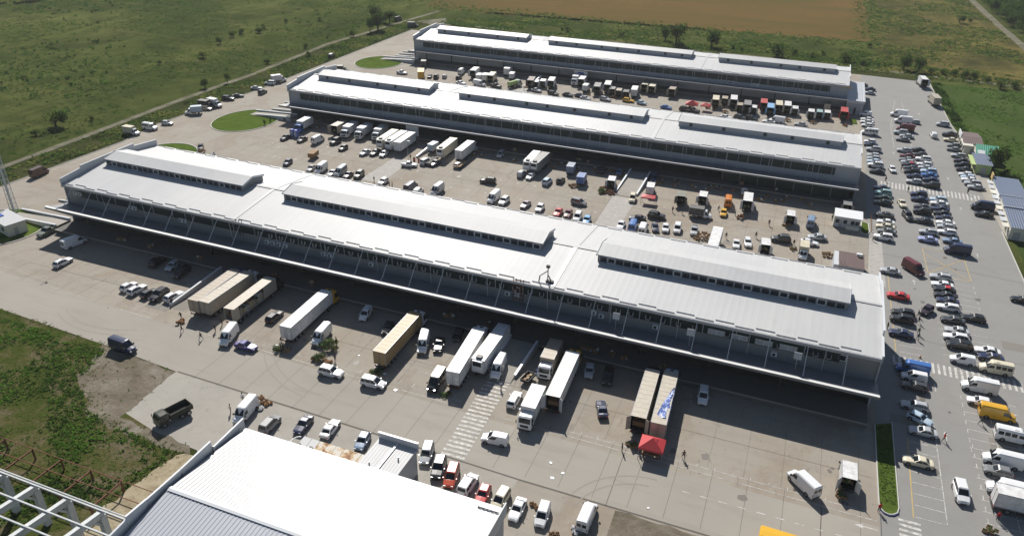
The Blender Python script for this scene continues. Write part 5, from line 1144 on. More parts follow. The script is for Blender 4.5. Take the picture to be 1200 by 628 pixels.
for x, y in ((1.5, 3), (4.8, 1.2), (5, 5.5)): MB().tube((0, 0, 0), (0, 0, .55), .12, n=8).build('vent_pipe', 'steel_grey', a, (x, y, 5.15))
t = thing('carport', 'rust stained white canopy of eight panels behind the white gable roof', 'canopy', (-63.4, 71.9, 0))
for k in range(8):
    mb = MB().slab([(.04 + 1.5 * k, 0, 3.2), (1.46 + 1.5 * k, 0, 3.2), (1.46 + 1.5 * k, 1.25, 3.62), (1.46 + 1.5 * k, 2.5, 3.5), (.04 + 1.5 * k, 2.5, 3.5), (.04 + 1.5 * k, 1.25, 3.62)][:2] + [(1.46 + 1.5 * k, 2.6, 3.55), (.04 + 1.5 * k, 2.6, 3.55)], .08)
    mb.build('roof_panel', 'rust_stain' if k > 1 else 'roof_white', t)
MB().box(0, 12, -.25, -.02, 3.05, 3.3).build('gutter', 'wall_pale', t)
for k in range(5): MB().tube((.3 + 2.85 * k, .1, 0), (.3 + 2.85 * k, .1, 3.1), .08, n=6).build('post', 'steel_grey', t); MB().tube((.3 + 2.85 * k, 2.5, 0), (.3 + 2.85 * k, 2.5, 3.5), .08, n=6).build('post', 'steel_grey', t)
mb = MB(); pr = None
for k in range(9):
    an = math.pi * k / 8; p = (-.6 - .9 * math.sin(an), 1.3 - 1.3 * math.cos(an), 3.3)
    if pr: mb.tube(pr, p, .09, n=6)
    pr = p
mb.build('hoop', 'white_metal', t)
for x in (.5, 2.7): MB().tube((x, .5, 3.5), (x, .5, 4.0), .38, .3, 10).build('roof_vent', 'trim_black', t)
# ------------------------------------------------------------------ unfinished frame, rusty frame
t = thing('building_frame', 'unfinished frame of pale beams and columns beside the gable shed', 'frame', (-76.7, 48.3, 0))
for k in range(5):
    x = -6.05 * k
    MB().box(x - .42, x + .42, -.42, .42, 0, 6.7).build('column', 'concrete_beam', t)
    MB().bar((x, .3, 6.85), (x, -13.5, 8.6), .62, .95).build('rafter', 'concrete_beam', t)
    MB().box(x - .28, x + .28, -12.3, -11.7, 0, 8).build('column', 'concrete_beam', t)
    MB().bar((x, -1.9, 7.05), (x, -.1, 4.9), .22, .3).build('brace', 'concrete_beam', t)
for j in range(5):
    y = .1 - 3.1 * j; z = 7.42 + (.3 - y) * .127
    MB().bar((6.2, y, z), (-27, y, z), .2, .26).build('purlin', 'concrete_beam', t)
    if j == 0: MB().bar((6.2, y + .4, z - .03), (-27, y + .4, z - .03), .13, .2).build('purlin', 'concrete_beam', t)
t = thing('rusty_frame', 'low rusty steel frame over weeds behind the pale beams', 'frame', (-83.6, 57.0, 0))
for k in range(6):
    x = 5.9 - 6.03 * k
    MB().bar((x, .2, 2.0), (x, -5.6, 2.0), .17, .22).build('crossbeam', 'rust', t)
    for y in (.1, -5.4): MB().box(x - .11, x + .11, y - .11, y + .11, 0, 1.85).build('leg', 'rust', t)
for y in (.2, -2.3, -5.5): MB().bar((10.5, y, 2.2), (-26, y, 2.2), .09, .11).build('rail', 'rust', t)
# ------------------------------------------------------------------ hut and lattice tower at the left edge
t = thing('gatehouse', 'small white flat-roofed gatehouse on the lawn at the left edge', 'hut', (-184.6, 113.2, 0), -.25)
MB().box(0, 9.5, 0, 4.6, .1, 3.0).build('wall', 'wall_cream', t); MB().box(-.3, 9.8, -.3, 4.9, 3.0, 3.3).build('roof', 'roof_white', t)
for x in (1.5, 4.2, 7.2): o = MB().box(-.6, .6, -.06, 0, -.5, .5).build('window', 'window_dark', t, (x, -.005, 1.7)); MB().box(-.7, .7, -.04, 0, -.6, .6).build('frame', 'white_metal', o, (0, .01, 0))
MB().box(-.05, .02, -.45, .45, 0, 2.0).build('door', 'door_pale', t, (9.55, 2, .1)); MB().box(2, 3.4, 1, 2.4, 3.3, 3.5).build('roof_hatch', 'blue_plastic', t)
t = thing('lattice_mast', 'tall grey lattice mast beside the gatehouse at the left edge', 'mast', (-187.0, 121.8, 0))
for dx, dy in ((-.9, -.6), (.9, -.6), (0, 1.0)): MB().tube((dx, dy, 0), (dx * .55, dy * .55, 26), .09, .06, 6).build('leg', 'wall_pale', t)
br = MB()
for k in range(20):
    z0, z1 = 1.3 * k, 1.3 * k + 1.3; s0, s1 = 1 - .45 * z0 / 26, 1 - .45 * z1 / 26; c3 = ((-.9, -.6), (.9, -.6), (0, 1.0))
    for i in range(3):
        p, q = c3[i], c3[(i + 1) % 3]; br.tube((p[0] * s0, p[1] * s0, z0), (q[0] * s1, q[1] * s1, z1), .035, n=4); br.tube((p[0] * s1, p[1] * s1, z1), (q[0] * s1, q[1] * s1, z1), .03, n=4)
br.build('bracing', 'wall_pale', t); MB().tube((-.2, -.2, 0), (-.2, -.2, 26), .22, .16, 8).build('core_pipe', 'wall_pale', t)
# ------------------------------------------------------------------ shops at the right edge of the car park, kiosk, cabin
def shop(name, label, x, y, lx, ly, h, roof, wall, rz=0.0, pitch=.5, door=True):
    t = thing(name, label, 'shop', (x, y, .05), rz)
    MB().box(0, lx, 0, ly, 0, h).build('wall', wall, t)
    ribbed(-.3, lx + .3, [(-.35, h + .05), (ly / 2, h + .05 + pitch), (ly + .35, h + .05)], .6, .04, .05).build('roof', roof, t)
    mb = MB(); 
    for x_ in (0.02, lx - .02): mb.add([(x_, 0, h), (x_, ly, h), (x_, ly / 2, h + pitch)], [(0, 1, 2)])
    mb.build('gable', wall, t)
    n = max(1, int(ly / 3))
    for k in range(n):
        o = MB().box(-.08, .02, -.9, .9, .9, 2.2).build('window', 'window_dark', t, (0, ly * (k + .5) / n, 0)); MB().box(-.05, .02, -1.0, 1.0, .8, 2.3).build('frame', 'white_metal', o)
    for k in range(max(1, int(lx / 3))): MB().box(-.8, .8, -.07, .02, .3, 2.2).build('shutter', 'door_pale', t, (lx * (k + .5) / max(1, int(lx / 3)), 0, 0))
    return t
s4 = shop('shop', 'long shop with a slate blue metal roof at the right edge', 55.4, 209.5, 6.5, 38, 3.4, 'roof_blue', 'wall_cream', -.02, .7)
for y in (12.5, 21): MB().box(-.4, 6.9, y - .15, y + .15, 3.5, 4.25).build('roof_step', 'roof_grey', s4)
for k in range(9): MB().box(-1.5, -.1, -1.4, 1.4, 2.6, 2.7).build('awning', 'wall_pale' if k % 3 else 'wall_cream', s4, (0, 3 + 4 * k, 0))
MB().box(-.2, .1, -1.4, 1.4, 3, 4.6).build('sign', 'line_yellow', s4, (-.1, 37.3, 0)); MB().box(-.2, .1, -4, 4, 2.7, 3.4).build('sign', 'white_metal', s4, (-.12, 24, 0))
s3_ = shop('shop', 'lime fronted kiosk with a grey blue flat roof below the green roof', 53.6, 258.6, 4.2, 10.5, 3.0, 'roof_blue', 'wall_lime', 0, .15)
MB().box(-1.3, -.1, .5, 10, 2.5, 2.6).build('awning', 'wall_lime', s3_)
s2_ = shop('shop', 'pavilion with a green pyramid roof and white sign', 54.9, 269.5, 6.0, 9, 2.8, 'roof_teal', 'wall_cream', 0, 1.9)
MB().slab([(.2, -.2, 3.1), (2.2, -.2, 3.1), (2.2, 1.6, 3.7), (.2, 1.6, 3.7)], .06).build('roof_sign', 'white_metal', s2_)
s1_ = shop('shop', 'white kiosk with a dark brown roof at the far end of the shops', 52.2, 276.5, 5.4, 16, 2.9, 'roof_brown', 'wall_cream', 0, .9)
MB().box(-.6, 5.4, -.4, 7.0, 2.98, 3.2).build('canopy', 'wall_cream', s1_); MB().box(-.3, -.05, 9, 15, 2.8, 4.2).build('sign', 'white_metal', s1_)
k_ = thing('kiosk', 'white kiosk with deep pale roof at the right end of the middle yard', 'kiosk', (13.6, 198.6, .05))
MB().box(0, 6.2, 1.2, 5, 0, 2.9).build('wall', 'wall_pale', k_); MB().slab([(-.3, .4, 3.1), (6.6, .4, 3.1), (6.6, 5.4, 3.35), (-.3, 5.4, 3.35)], .22).build('roof', 'white_metal', k_)
for x in (.7, 2.6, 4.4, 5.5): MB().box(-.45, .45, -.07, 0, 1.2, 2.2).build('window', 'window_dark', k_, (x, 1.2, 0))
MB().box(2.9, 6.2, .35, 1.14, 0, 1.0).build('counter', 'wall_cream', k_); MB().box(-.2, .0, 1, 5.2, 0, 3).build('side_panel', 'wall_cream', k_); MB().box(1.1, 1.9, -.06, 0, 0, 2.1).build('door', 'door_pale', k_, (0, 1.2, 0))
c_ = thing('cabin', 'cabin with a flat brown roof behind the right end of the front warehouse', 'cabin', (14.8, 171.2, .05))
MB().box(0, 5.4, 0, 7.4, 0, 2.8).build('wall', 'wall_panel', c_); ribbed(-.1, 5.5, [(-.1, 2.86), (7.5, 3.0)], .35, .04, .04).build('roof', 'roof_brown', c_)
MB().box(-1.1, -.05, 0, 7.4, 0, 2.9).build('side_block', 'wall_pale', c_); o = MB().tube((0, 0, 0), (0, 0, .12), .62, n=14).build('satellite_dish', 'trim_black', c_, (4.6, 5.9, 3.1)); MB().box(3.8, 5.0, 6.4, 7.2, 2.95, 3.4).build('roof_unit', 'white_metal', c_)
for x in (1.2, .4): MB().tube((x, 1, 2.9), (x, 1, 4.0), .05, n=6).build('flue', 'steel_grey', c_)
for k in range(2):
    b_ = thing('toilet_cabin', ('left' if k == 0 else 'right') + ' one of two blue portable cabins by the white truck', 'portable toilet', (-158.3 + 1.7 * k, 201.2 - .25 * k, .05), .1, 'blue cabins')
    MB().box(0, 1.25, 0, 1.25, .1, 2.25).box(.05, .2, -.02, 0, .1, 2.1).build('wall', 'blue_plastic', b_); MB().loft([[(0, 0, 2.25), (1.25, 0, 2.25), (1.25, 1.25, 2.25), (0, 1.25, 2.25)], [(.2, .2, 2.5), (1.05, .2, 2.5), (1.05, 1.05, 2.5), (.2, 1.05, 2.5)]]).build('roof', 'blue_plastic', b_); MB().box(.2, 1.05, -.05, 0, .2, 2.1).build('door', 'wall_pale', b_)
# fence behind the rear warehouse
f_ = thing('fence', 'dark rail fence behind the rear warehouse at the field edge', 'fence', (-122, 384, 0), .02)
pm = MB().box(-.06, .06, -.06, .06, 0, 2.2).mesh('post', ['chassis']); rm = MB().box(0, 3, -.03, .03, -.06, .06).mesh('rail', ['chassis'])
for k in range(24):
    link('post', pm, f_, (3 * k, 0, 0))
    if k < 23:
        for z in (.6, 1.2, 1.9): link('rail', rm, f_, (3 * k, 0, z))
# ------------------------------------------------------------------ vehicles: one of each kind is built, then copied
COLORS = {'white': (.74, .745, .75), 'cream': (.66, .6, .45), 'beige': (.47, .42, .34), 'tan': (.38, .315, .24), 'silver': (.42, .44, .46), 'grey': (.2, .205, .21), 'charcoal': (.05, .053, .058),
 'black': (.011, .011, .013), 'navy': (.016, .024, .07), 'blue': (.05, .15, .42), 'sky blue': (.2, .45, .75), 'pale blue': (.45, .56, .66), 'steel blue': (.2, .28, .4), 'lavender blue': (.32, .36, .6), 'teal': (.3, .48, .5),
 'dark green': (.018, .04, .028), 'grey green': (.16, .18, .14), 'dark plum': (.035, .018, .03), 'mauve': (.26, .2, .24), 'maroon': (.13, .018, .02), 'darkred': (.1, .012, .014), 'red': (.5, .025, .03), 'orange red': (.48, .07, .03),
 'orange': (.6, .2, .03), 'yellow': (.7, .38, .02), 'ochre': (.33, .215, .09), 'brown': (.09, .04, .03), 'violet': (.07, .06, .24)}
def wheel_mesh(r, w_):
    mb = MB(); mb.tube((0, -w_ / 2, 0), (0, w_ / 2, 0), r, n=14); mb.tube((0, -w_ / 2 - .008, 0), (0, w_ / 2 + .008, 0), r * .62, n=10, mi=1)
    return mb.mesh('wheel', ['tyre', 'rim'])
WM = {}
def wheels(mb_or_root, xs, yo, r, w_=.22):
    for x in xs:
        for s in (-1, 1):
            if isinstance(mb_or_root, MB):
                mb_or_root.tube((x, s * yo - w_ / 2, r), (x, s * yo + w_ / 2, r), r, n=10, mi=2)
                mb_or_root.tube((x, s * yo - w_ / 2 - .008, r), (x, s * yo + w_ / 2 + .008, r), r * .6, n=8, mi=3)
            else:
                if (r, w_) not in WM: WM[(r, w_)] = wheel_mesh(r, w_)
                link('wheel', WM[(r, w_)], mb_or_root, (x, s * yo, r))
def ring(x, w_, zb, zt, zs, cr=.03):                             # one cross-section of a car's lower body
    return [(x, -w_ * .86, zb), (x, -w_, zb + .14), (x, -w_ * 1.0, zs), (x, -w_ * .95, zt - .05), (x, -w_ * .82, zt), (x, 0, zt + cr), (x, w_ * .82, zt), (x, w_ * .95, zt - .05), (x, w_ * 1.0, zs), (x, w_, zb + .14), (x, w_ * .86, zb)]
CARS = dict(   # L, W, roof z, belt z, hood z, tail z, windscreen base x, roof front x, roof rear x, rear base x, rear glass
 sedan=(4.6, 1.79, 1.44, .95, .86, .98, .78, .02, -1.02, -1.72), hatchback=(4.05, 1.74, 1.49, .96, .88, .98, .78, .08, -1.42, -1.9),
 estate_car=(4.65, 1.8, 1.47, .96, .87, .98, .78, .05, -1.8, -2.2), suv=(4.7, 1.9, 1.76, 1.1, 1.03, 1.12, .9, .22, -1.85, -2.2),
 people_carrier=(4.55, 1.84, 1.83, 1.12, .98, 1.14, 1.25, .35, -1.95, -2.18), small_van=(4.4, 1.8, 1.82, 1.12, .98, 1.14, 1.2, .35, -2.0, -2.15), pickup_truck=(5.0, 1.84, 1.74, 1.06, 1.0, 1.04, .95, .25, -.72, -.95))
def face_quad(a, b, c, d, u0, u1, v0, v1):                       # sub-rectangle of the quad a-b (bottom) d-c (top)
    a, b, c, d = map(Vector, (a, b, c, d))
    P = lambda u, v: (a.lerp(b, u)).lerp(d.lerp(c, u), v)
    return [P(u0, v0), P(u1, v0), P(u1, v1), P(u0, v1)]
def car(k, full, parent=None):
    L, W, zr, zb, zh, zt, xf, xa, xc, xr = CARS[k]; h = L / 2; w_ = W / 2; c = .2
    b = MB()
    b.loft([ring(-h, w_ * .8, c + .12, zt - .28, .5), ring(-h + .06, w_ * .9, c + .04, zt - .08, .55), ring(-h + .3, w_ * .98, c, zt, .6), ring(xr if xr > -h + .35 else -h + .4, w_, c, zt if k in ('sedan',) else zb, .62),
            ring(-.6, w_, c, zb, .62), ring(.3, w_, c, zb, .62), ring(xf, w_ * .99, c, zb - .02, .6), ring(h - .5, w_ * .96, c, zh - .03, .58), ring(h - .16, w_ * .88, c + .03, zh - .12, .54), ring(h - .03, w_ * .76, c + .1, zh - .26, .5), ring(h, w_ * .7, c + .14, zh - .36, .48)], 0)
    # greenhouse
    wb, wr = w_ * .93, w_ * .76
    lo = [(xr, -wb, zb - .03), (xf, -wb * .96, zb - .03), (xf, wb * .96, zb - .03), (xr, wb, zb - .03)]
    md = [(xc - .03, -wr - .03, zr - .09), (xa + .05, -wr - .02, zr - .09), (xa + .05, wr + .02, zr - .09), (xc - .03, wr + .03, zr - .09)]
    hi = [(xc + .1, -wr + .1, zr), (xa - .1, -wr + .1, zr), (xa - .1, wr - .1, zr), (xc + .1, wr - .1, zr)]
    b.loft([lo, md, hi], 0)
    mid = (xa + xc) / 2
    if k in ('suv', 'estate_car'):
        for s in (-1, 1): b.bar((xa - .3, s * (wr - .06), zr + .03), (xc + .3, s * (wr - .06), zr + .03), .05, .06, 4)
    if k == 'pickup_truck':                                      # load bed
        b.box(-h + .12, -1.05, -w_ * .78, w_ * .78, 1.035, 1.05, 4)
        for s in (-1, 1): b.box(-h + .05, -1.0, s * w_ * .86 - .06, s * w_ * .86 + .06, .8, 1.25, 0)
        b.box(-h + .02, -h + .1, -w_ * .8, w_ * .8, .7, 1.25, 0)
    b.box(h - .1, h + .012, -w_ * .5, w_ * .5, .34, .5, 4); b.box(-h - .012, -h + .1, -w_ * .6, w_ * .6, .36, .5, 4)
    for s in (-1, 1):
        b.box(xf - .32, xf - .14, s * (w_ + .02) - (.16 if s < 0 else 0) + (0 if s < 0 else 0), s * (w_ + .02) + (0 if s < 0 else .16), zb, zb + .13, 0)
        for x in (h - .85, -h + .82): b.tube((x, s * (w_ - .1), .33), (x, s * (w_ + .004), .33), .4, n=14, mi=4)
    A, B_, C_, D_ = lo[1], lo[2], md[2], md[1]                    # front
    Wn = [('windscreen', face_quad(A, B_, C_, D_, .07, .93, .06, .93))]
    sides = [(lo[0], lo[1], md[1], md[0]), (lo[2], lo[3], md[3], md[2])]
    for q in sides:
        fl = q is sides[1]
        cuts = [(.07, .46), (.5, .95)] if k != 'small_van' else [(.6, .94)]
        if k in ('people_carrier', 'estate_car', 'suv'): cuts = [(.05, .3), (.33, .62), (.65, .95)]
        if k == 'pickup_truck': cuts = [(.1, .95)]
        for u0, u1 in cuts:
            if fl: u0, u1 = 1 - u1, 1 - u0
            Wn.append(('side_window', face_quad(*q, u0, u1, .12, .9)))
    if k != 'small_van': Wn.append(('rear_window', face_quad(lo[3], lo[0], md[0], md[3], .1, .9, .12, .9)))
    lights = [('headlight', [(h - .22, s * w_ * .62, .58 + (zh - .86) * .6), 0]) for s in (-1, 1)]
    LB = MB()
    def headl(mb, s, mi): mb.box(h - .22, h - .045, s * w_ * .6 - .17, s * w_ * .6 + .17, zh - .33, zh - .18, mi)
    def taill(mb, s, mi): mb.box(-h - .005, -h + .14, s * w_ * .74 - .1, s * w_ * .74 + .1, zt - .36, zt - .1, mi)
    mats_ = ['paint', 'glass', 'tyre', 'rim', 'trim_black', 'headlight', 'taillight']
    if not full:
        for nm, q in Wn: b.slab(q, .012, 1)
        wheels(b, (h - .85, -h + .82), w_ - .1, .32)
        for s in (-1, 1): headl(b, s, 5); taill(b, s, 6)
        return b.mesh(k, mats_)
    r = bpy.data.objects.new(k, None); r.empty_display_size = .3
    link('body', b.mesh(k + '_body', mats_), r)
    for nm, q in Wn: link(nm, MB().slab(q, .012).mesh(nm, ['glass']), r)
    for s in (-1, 1):
        m1, m2 = MB(), MB(); headl(m1, s, 0); taill(m2, s, 0)
        link('headlight', m1.mesh('headlight', ['headlight']), r); link('taillight', m2.mesh('taillight', ['taillight']), r)
    wheels(r, (h - .85, -h + .82), w_ - .1, .32)
    return r
def vring(x, wb, zb, zt, wt, zbelt):                             # van cross-section
    zbelt = min(zbelt, zt - .12)
    return [(x, -wb * .9, zb), (x, -wb, zb + .15), (x, -wb, zbelt), (x, -wt, max(zt - .16, zbelt + .04)), (x, -wt + .16, zt - .01), (x, 0, zt + .03), (x, wt - .16, zt - .01), (x, wt, max(zt - .16, zbelt + .04)), (x, wb, zbelt), (x, wb, zb + .15), (x, wb * .9, zb)]
def van(k, full):
    L, W, H = (5.75, 1.98, 2.52) if k == 'panel_van' else (5.5, 1.95, 2.35); h = L / 2; w_ = W / 2; wt = w_ * .86
    xs, xb = h - 1.75, h - .95
    b = MB()
    b.loft([vring(-h, w_ * .95, .32, H - .1, wt * .94, 1.2), vring(-h + .1, w_, .26, H, wt, 1.25), vring(xs - .25, w_, .26, H, wt, 1.25), vring(xs, w_, .26, H - .08, wt * .97, 1.25), vring(xb, w_ * .98, .26, 1.36, w_ * .88, 1.1), vring(h - .3, w_ * .93, .28, 1.12, w_ * .8, .95), vring(h - .06, w_ * .82, .34, .9, w_ * .68, .75), vring(h, w_ * .76, .38, .76, w_ * .62, .6)], 0)
    b.box(h - .15, h + .02, -w_ * .55, w_ * .55, .42, .62, 4); b.box(-h - .03, -h + .1, -w_ * .85, w_ * .85, .36, .5, 4)
    for s in (-1, 1):
        b.box(xb - .3, xb - .1, min(s * (w_ + .01), s * (w_ + .22)), max(s * (w_ + .01), s * (w_ + .22)), 1.3, 1.65, 4)
        for x in (h - .95, -h + 1.15): b.tube((x, s * (w_ - .1), .36), (x, s * (w_ + .004), .36), .43, n=14, mi=4)
    f0 = [(xb, -w_ * .86, 1.38), (xb, w_ * .86, 1.38), (xs, wt * .86, H - .1), (xs, -wt * .86, H - .1)]
    Wn = [('windscreen', face_quad(*f0, .04, .96, .06, .86), .012)]
    for s in (-1, 1):
        p = [(xs - .55, s * w_, 1.3), (xb - .15, s * w_ * .985, 1.3), (xs + .12, s * wt * .99, H - .3), (xs - .55, s * wt, H - .25)]
        p = face_quad(*p, .06, .94, .04, .72)
        if s > 0: p = p[::-1]
        Wn.append(('side_window', p, .014))
        if k == 'minibus':
            n = 3; x0, x1 = -h + .2, xs - .7; st = (x1 - x0) / n
            for j in range(n):
                p = [(x0 + st * j + .08, s * w_, 1.28), (x0 + st * (j + 1) - .08, s * w_, 1.28), (x0 + st * (j + 1) - .08, s * wt, H - .18), (x0 + st * j + .08, s * wt, H - .18)]
                p = face_quad(*p, 0, 1, .06, .78)
                if s > 0: p = p[::-1]
                Wn.append(('side_window', p, .014))
    for s in (-1, 1):
        if k == 'minibus' or s: Wn.append(('rear_window', [(-h + .01 * 0, s * .1 + (.0 if s < 0 else .62), 1.4), (-h, s * .1 - (.62 if s < 0 else 0), 1.4), (-h, s * .1 - (.6 if s < 0 else 0), H - .5), (-h, s * .1 + (0 if s < 0 else .6), H - .5)], .02))
    seams_ = [(-h + .6, -h + .62)]
    for s in (-1, 1):
        for x in (xs - .7, xs - 1.75): b.box(x, x + .018, s * (w_ + .002) - .004, s * (w_ + .002) + .004, .5, 1.9 if False else 1.24, 4)
    b.box(-h - .006, -h + .02, -.012, .012, .5, H - .3, 4)
    b.box(-.25, .35, -.35, .35, H + .02, H + .09, 0) if k == 'minibus' else None
    mats_ = ['paint', 'glass', 'tyre', 'rim', 'trim_black', 'headlight', 'taillight']
    hl = lambda mb, s, mi: mb.box(h - .3, h - .02, s * w_ * .66 - .15, s * w_ * .66 + .15, .74, .95, mi)
    tl = lambda mb, s, mi: mb.box(-h - .01, -h + .1, s * w_ * .88 - .07, s * w_ * .88 + .07, .8, 1.25, mi)
    if not full:
        for nm, q, th in Wn: b.slab(q, th, 1)
        wheels(b, (h - .95, -h + 1.15), w_ - .1, .35)
        for s in (-1, 1): hl(b, s, 5); tl(b, s, 6)
        return b.mesh(k, mats_)
    r = bpy.data.objects.new(k, None)
    link('body', b.mesh(k + '_body', mats_), r)
    for nm, q, th in Wn: link(nm, MB().slab(q, th).mesh(nm, ['glass']), r)
    for s in (-1, 1):
        m1, m2 = MB(), MB(); hl(m1, s, 0); tl(m2, s, 0)
        link('headlight', m1.mesh('headlight', ['headlight']), r); link('taillight', m2.mesh('taillight', ['taillight']), r)
    wheels(r, (h - .95, -h + 1.15), w_ - .1, .35)
    return r
def cabover(x0, x1, W, zb, H, mb):                               # boxy truck cab between x0 (back) and x1 (nose)
    w_ = W / 2
    mb.loft([vring(x0, w_, zb, H - .06, w_ * .93, 1.7), vring(x0 + .1, w_, zb, H, w_ * .95, 1.7), vring(x1 - .55, w_, zb, H, w_ * .95, 1.7), vring(x1 - .32, w_, zb, H - .14, w_ * .93, 1.7), vring(x1 - .05, w_, zb, 1.72, w_ * .93, 1.55), vring(x1, w_ * .97, zb + .05, 1.5, w_ * .9, 1.35), vring(x1, w_ * .95, zb + .1, .95, w_ * .9, .8)], 0)
    mb.slab(face_quad((x1 - .05, -w_ * .9, 1.74), (x1 - .05, w_ * .9, 1.74), (x1 - .32, w_ * .88, H - .16), (x1 - .32, -w_ * .88, H - .16), .04, .96, .03, .9), .02, 1)
    for s in (-1, 1):
        p = [(x0 + .5, s * w_, 1.6), (x1 - .2, s * w_, 1.6), (x1 - .42, s * w_ * .955, H - .3), (x0 + .5, s * w_ * .955, H - .3)]
        mb.slab(p if s < 0 else p[::-1], .012, 1)
        mb.bar((x1 - .1, s * (w_ + .22), 1.5), (x1 - .1, s * (w_ + .22), 2.15), .16, .08, 4)
        mb.box(x1 - .05, x1 + .03, s * w_ * .72 - .16, s * w_ * .72 + .16, zb + .12, zb + .34, 5)
    mb.box(x1 - .2, x1 + .05, -w_ * .97, w_ * .97, zb - .12, zb + .1, 4); mb.box(x1 - .02, x1 + .02, -w_ * .6, w_ * .6, zb + .4, 1.45, 4)
def bonnet(x0, x1, W, H, mb):                                    # light truck cab with a short bonnet
    w_ = W / 2; xb, xs = x1 - .85, x1 - 1.45
    mb.loft([vring(x0, w_ * .98, .4, H - .05, w_ * .84, 1.2), vring(x0 + .1, w_, .36, H, w_ * .86, 1.2), vring(xs - .05, w_, .36, H, w_ * .86, 1.2), vring(xs + .12, w_, .36, H - .1, w_ * .84, 1.2), vring(xb, w_ * .98, .36, 1.3, w_ * .86, 1.1), vring(x1 - .2, w_ * .9, .38, 1.1, w_ * .76, .95), vring(x1, w_ * .8, .44, .85, w_ * .66, .7)], 0)
    mb.slab(face_quad((xb, -w_ * .84, 1.32), (xb, w_ * .84, 1.32), (xs + .12, w_ * .74, H - .12), (xs + .12, -w_ * .74, H - .12), .04, .96, .06, .92), .015, 1)
    for s in (-1, 1):
        p = [(x0 + .25, s * w_, 1.28), (xb - .15, s * w_ * .985, 1.28), (xs + .05, s * w_ * .86, H - .22), (x0 + .25, s * w_ * .88, H - .22)]
        mb.slab(p if s < 0 else p[::-1], .014, 1)
        mb.box(xb - .25, xb - .1, min(s * w_, s * (w_ + .25)), max(s * w_, s * (w_ + .25)), 1.25, 1.6, 4)
        mb.box(x1 - .22, x1 - .03, s * w_ * .66 - .14, s * w_ * .66 + .14, .72, .9, 5)
    mb.box(x1 - .1, x1 + .03, -w_ * .8, w_ * .8, .42, .6, 4)
VM = ['paint', 'glass', 'tyre', 'rim', 'trim_black', 'headlight', 'taillight']
def boxbody(mb, x0, x1, W, z0, z1, open_rear, mi_in=1):
    w_ = W / 2
    if not open_rear:
        mb.box(x0, x1, -w_, w_, z0, z1, 0)
        mb.box(x0 - .03, x0, -.02, .02, z0 + .1, z1 - .1, 1)
    else:
        t_ = .06
        mb.box(x0, x1, -w_, w_, z1 - t_, z1, 0); mb.box(x0, x1, -w_, w_, z0, z0 + .1, mi_in)
        for s in (-1, 1):
            mb.box(x0, x1, min(s * w_, s * (w_ - t_)), max(s * w_, s * (w_ - t_)), z0 + .1, z1 - t_, 0)
        mb.box(x1 - t_, x1, -w_ + t_, w_ - t_, z0 + .1, z1 - t_, 0)
        for s in (-1, 1): mb.box(x0 + .3, x1 - t_, min(s * (w_ - t_), s * (w_ - t_ - .02)), max(s * (w_ - t_), s * (w_ - t_ - .02)), z0 + .1, z1 - t_, mi_in)
    # corner posts, roof rails, side ribs
    for s in (-1, 1):
        mb.box(x0 - .02, x1 + .02, s * w_ - .03, s * w_ + .03, z1 - .1, z1 + .03, 2); mb.box(x0 - .02, x1 + .02, s * w_ - .03, s * w_ + .03, z0 - .05, z0 + .12, 2)
        for x in (x0, x1): mb.box(x - .04, x + .04, s * w_ - .035, s * w_ + .035, z0, z1, 2)
        n = int((x1 - x0) / 1.2)
        for k in range(1, n): mb.box(x0 + (x1 - x0) * k / n - .025, x0 + (x1 - x0) * k / n + .025, s * w_ - .02, s * w_ + .02, z0 + .1, z1 - .1, 0)
    n = int((x1 - x0) / 1.2)
    for k in range(1, n): mb.box(x0 + (x1 - x0) * k / n - .03, x0 + (x1 - x0) * k / n + .03, -w_ + .03, w_ - .03, z1, z1 + .018, 0)
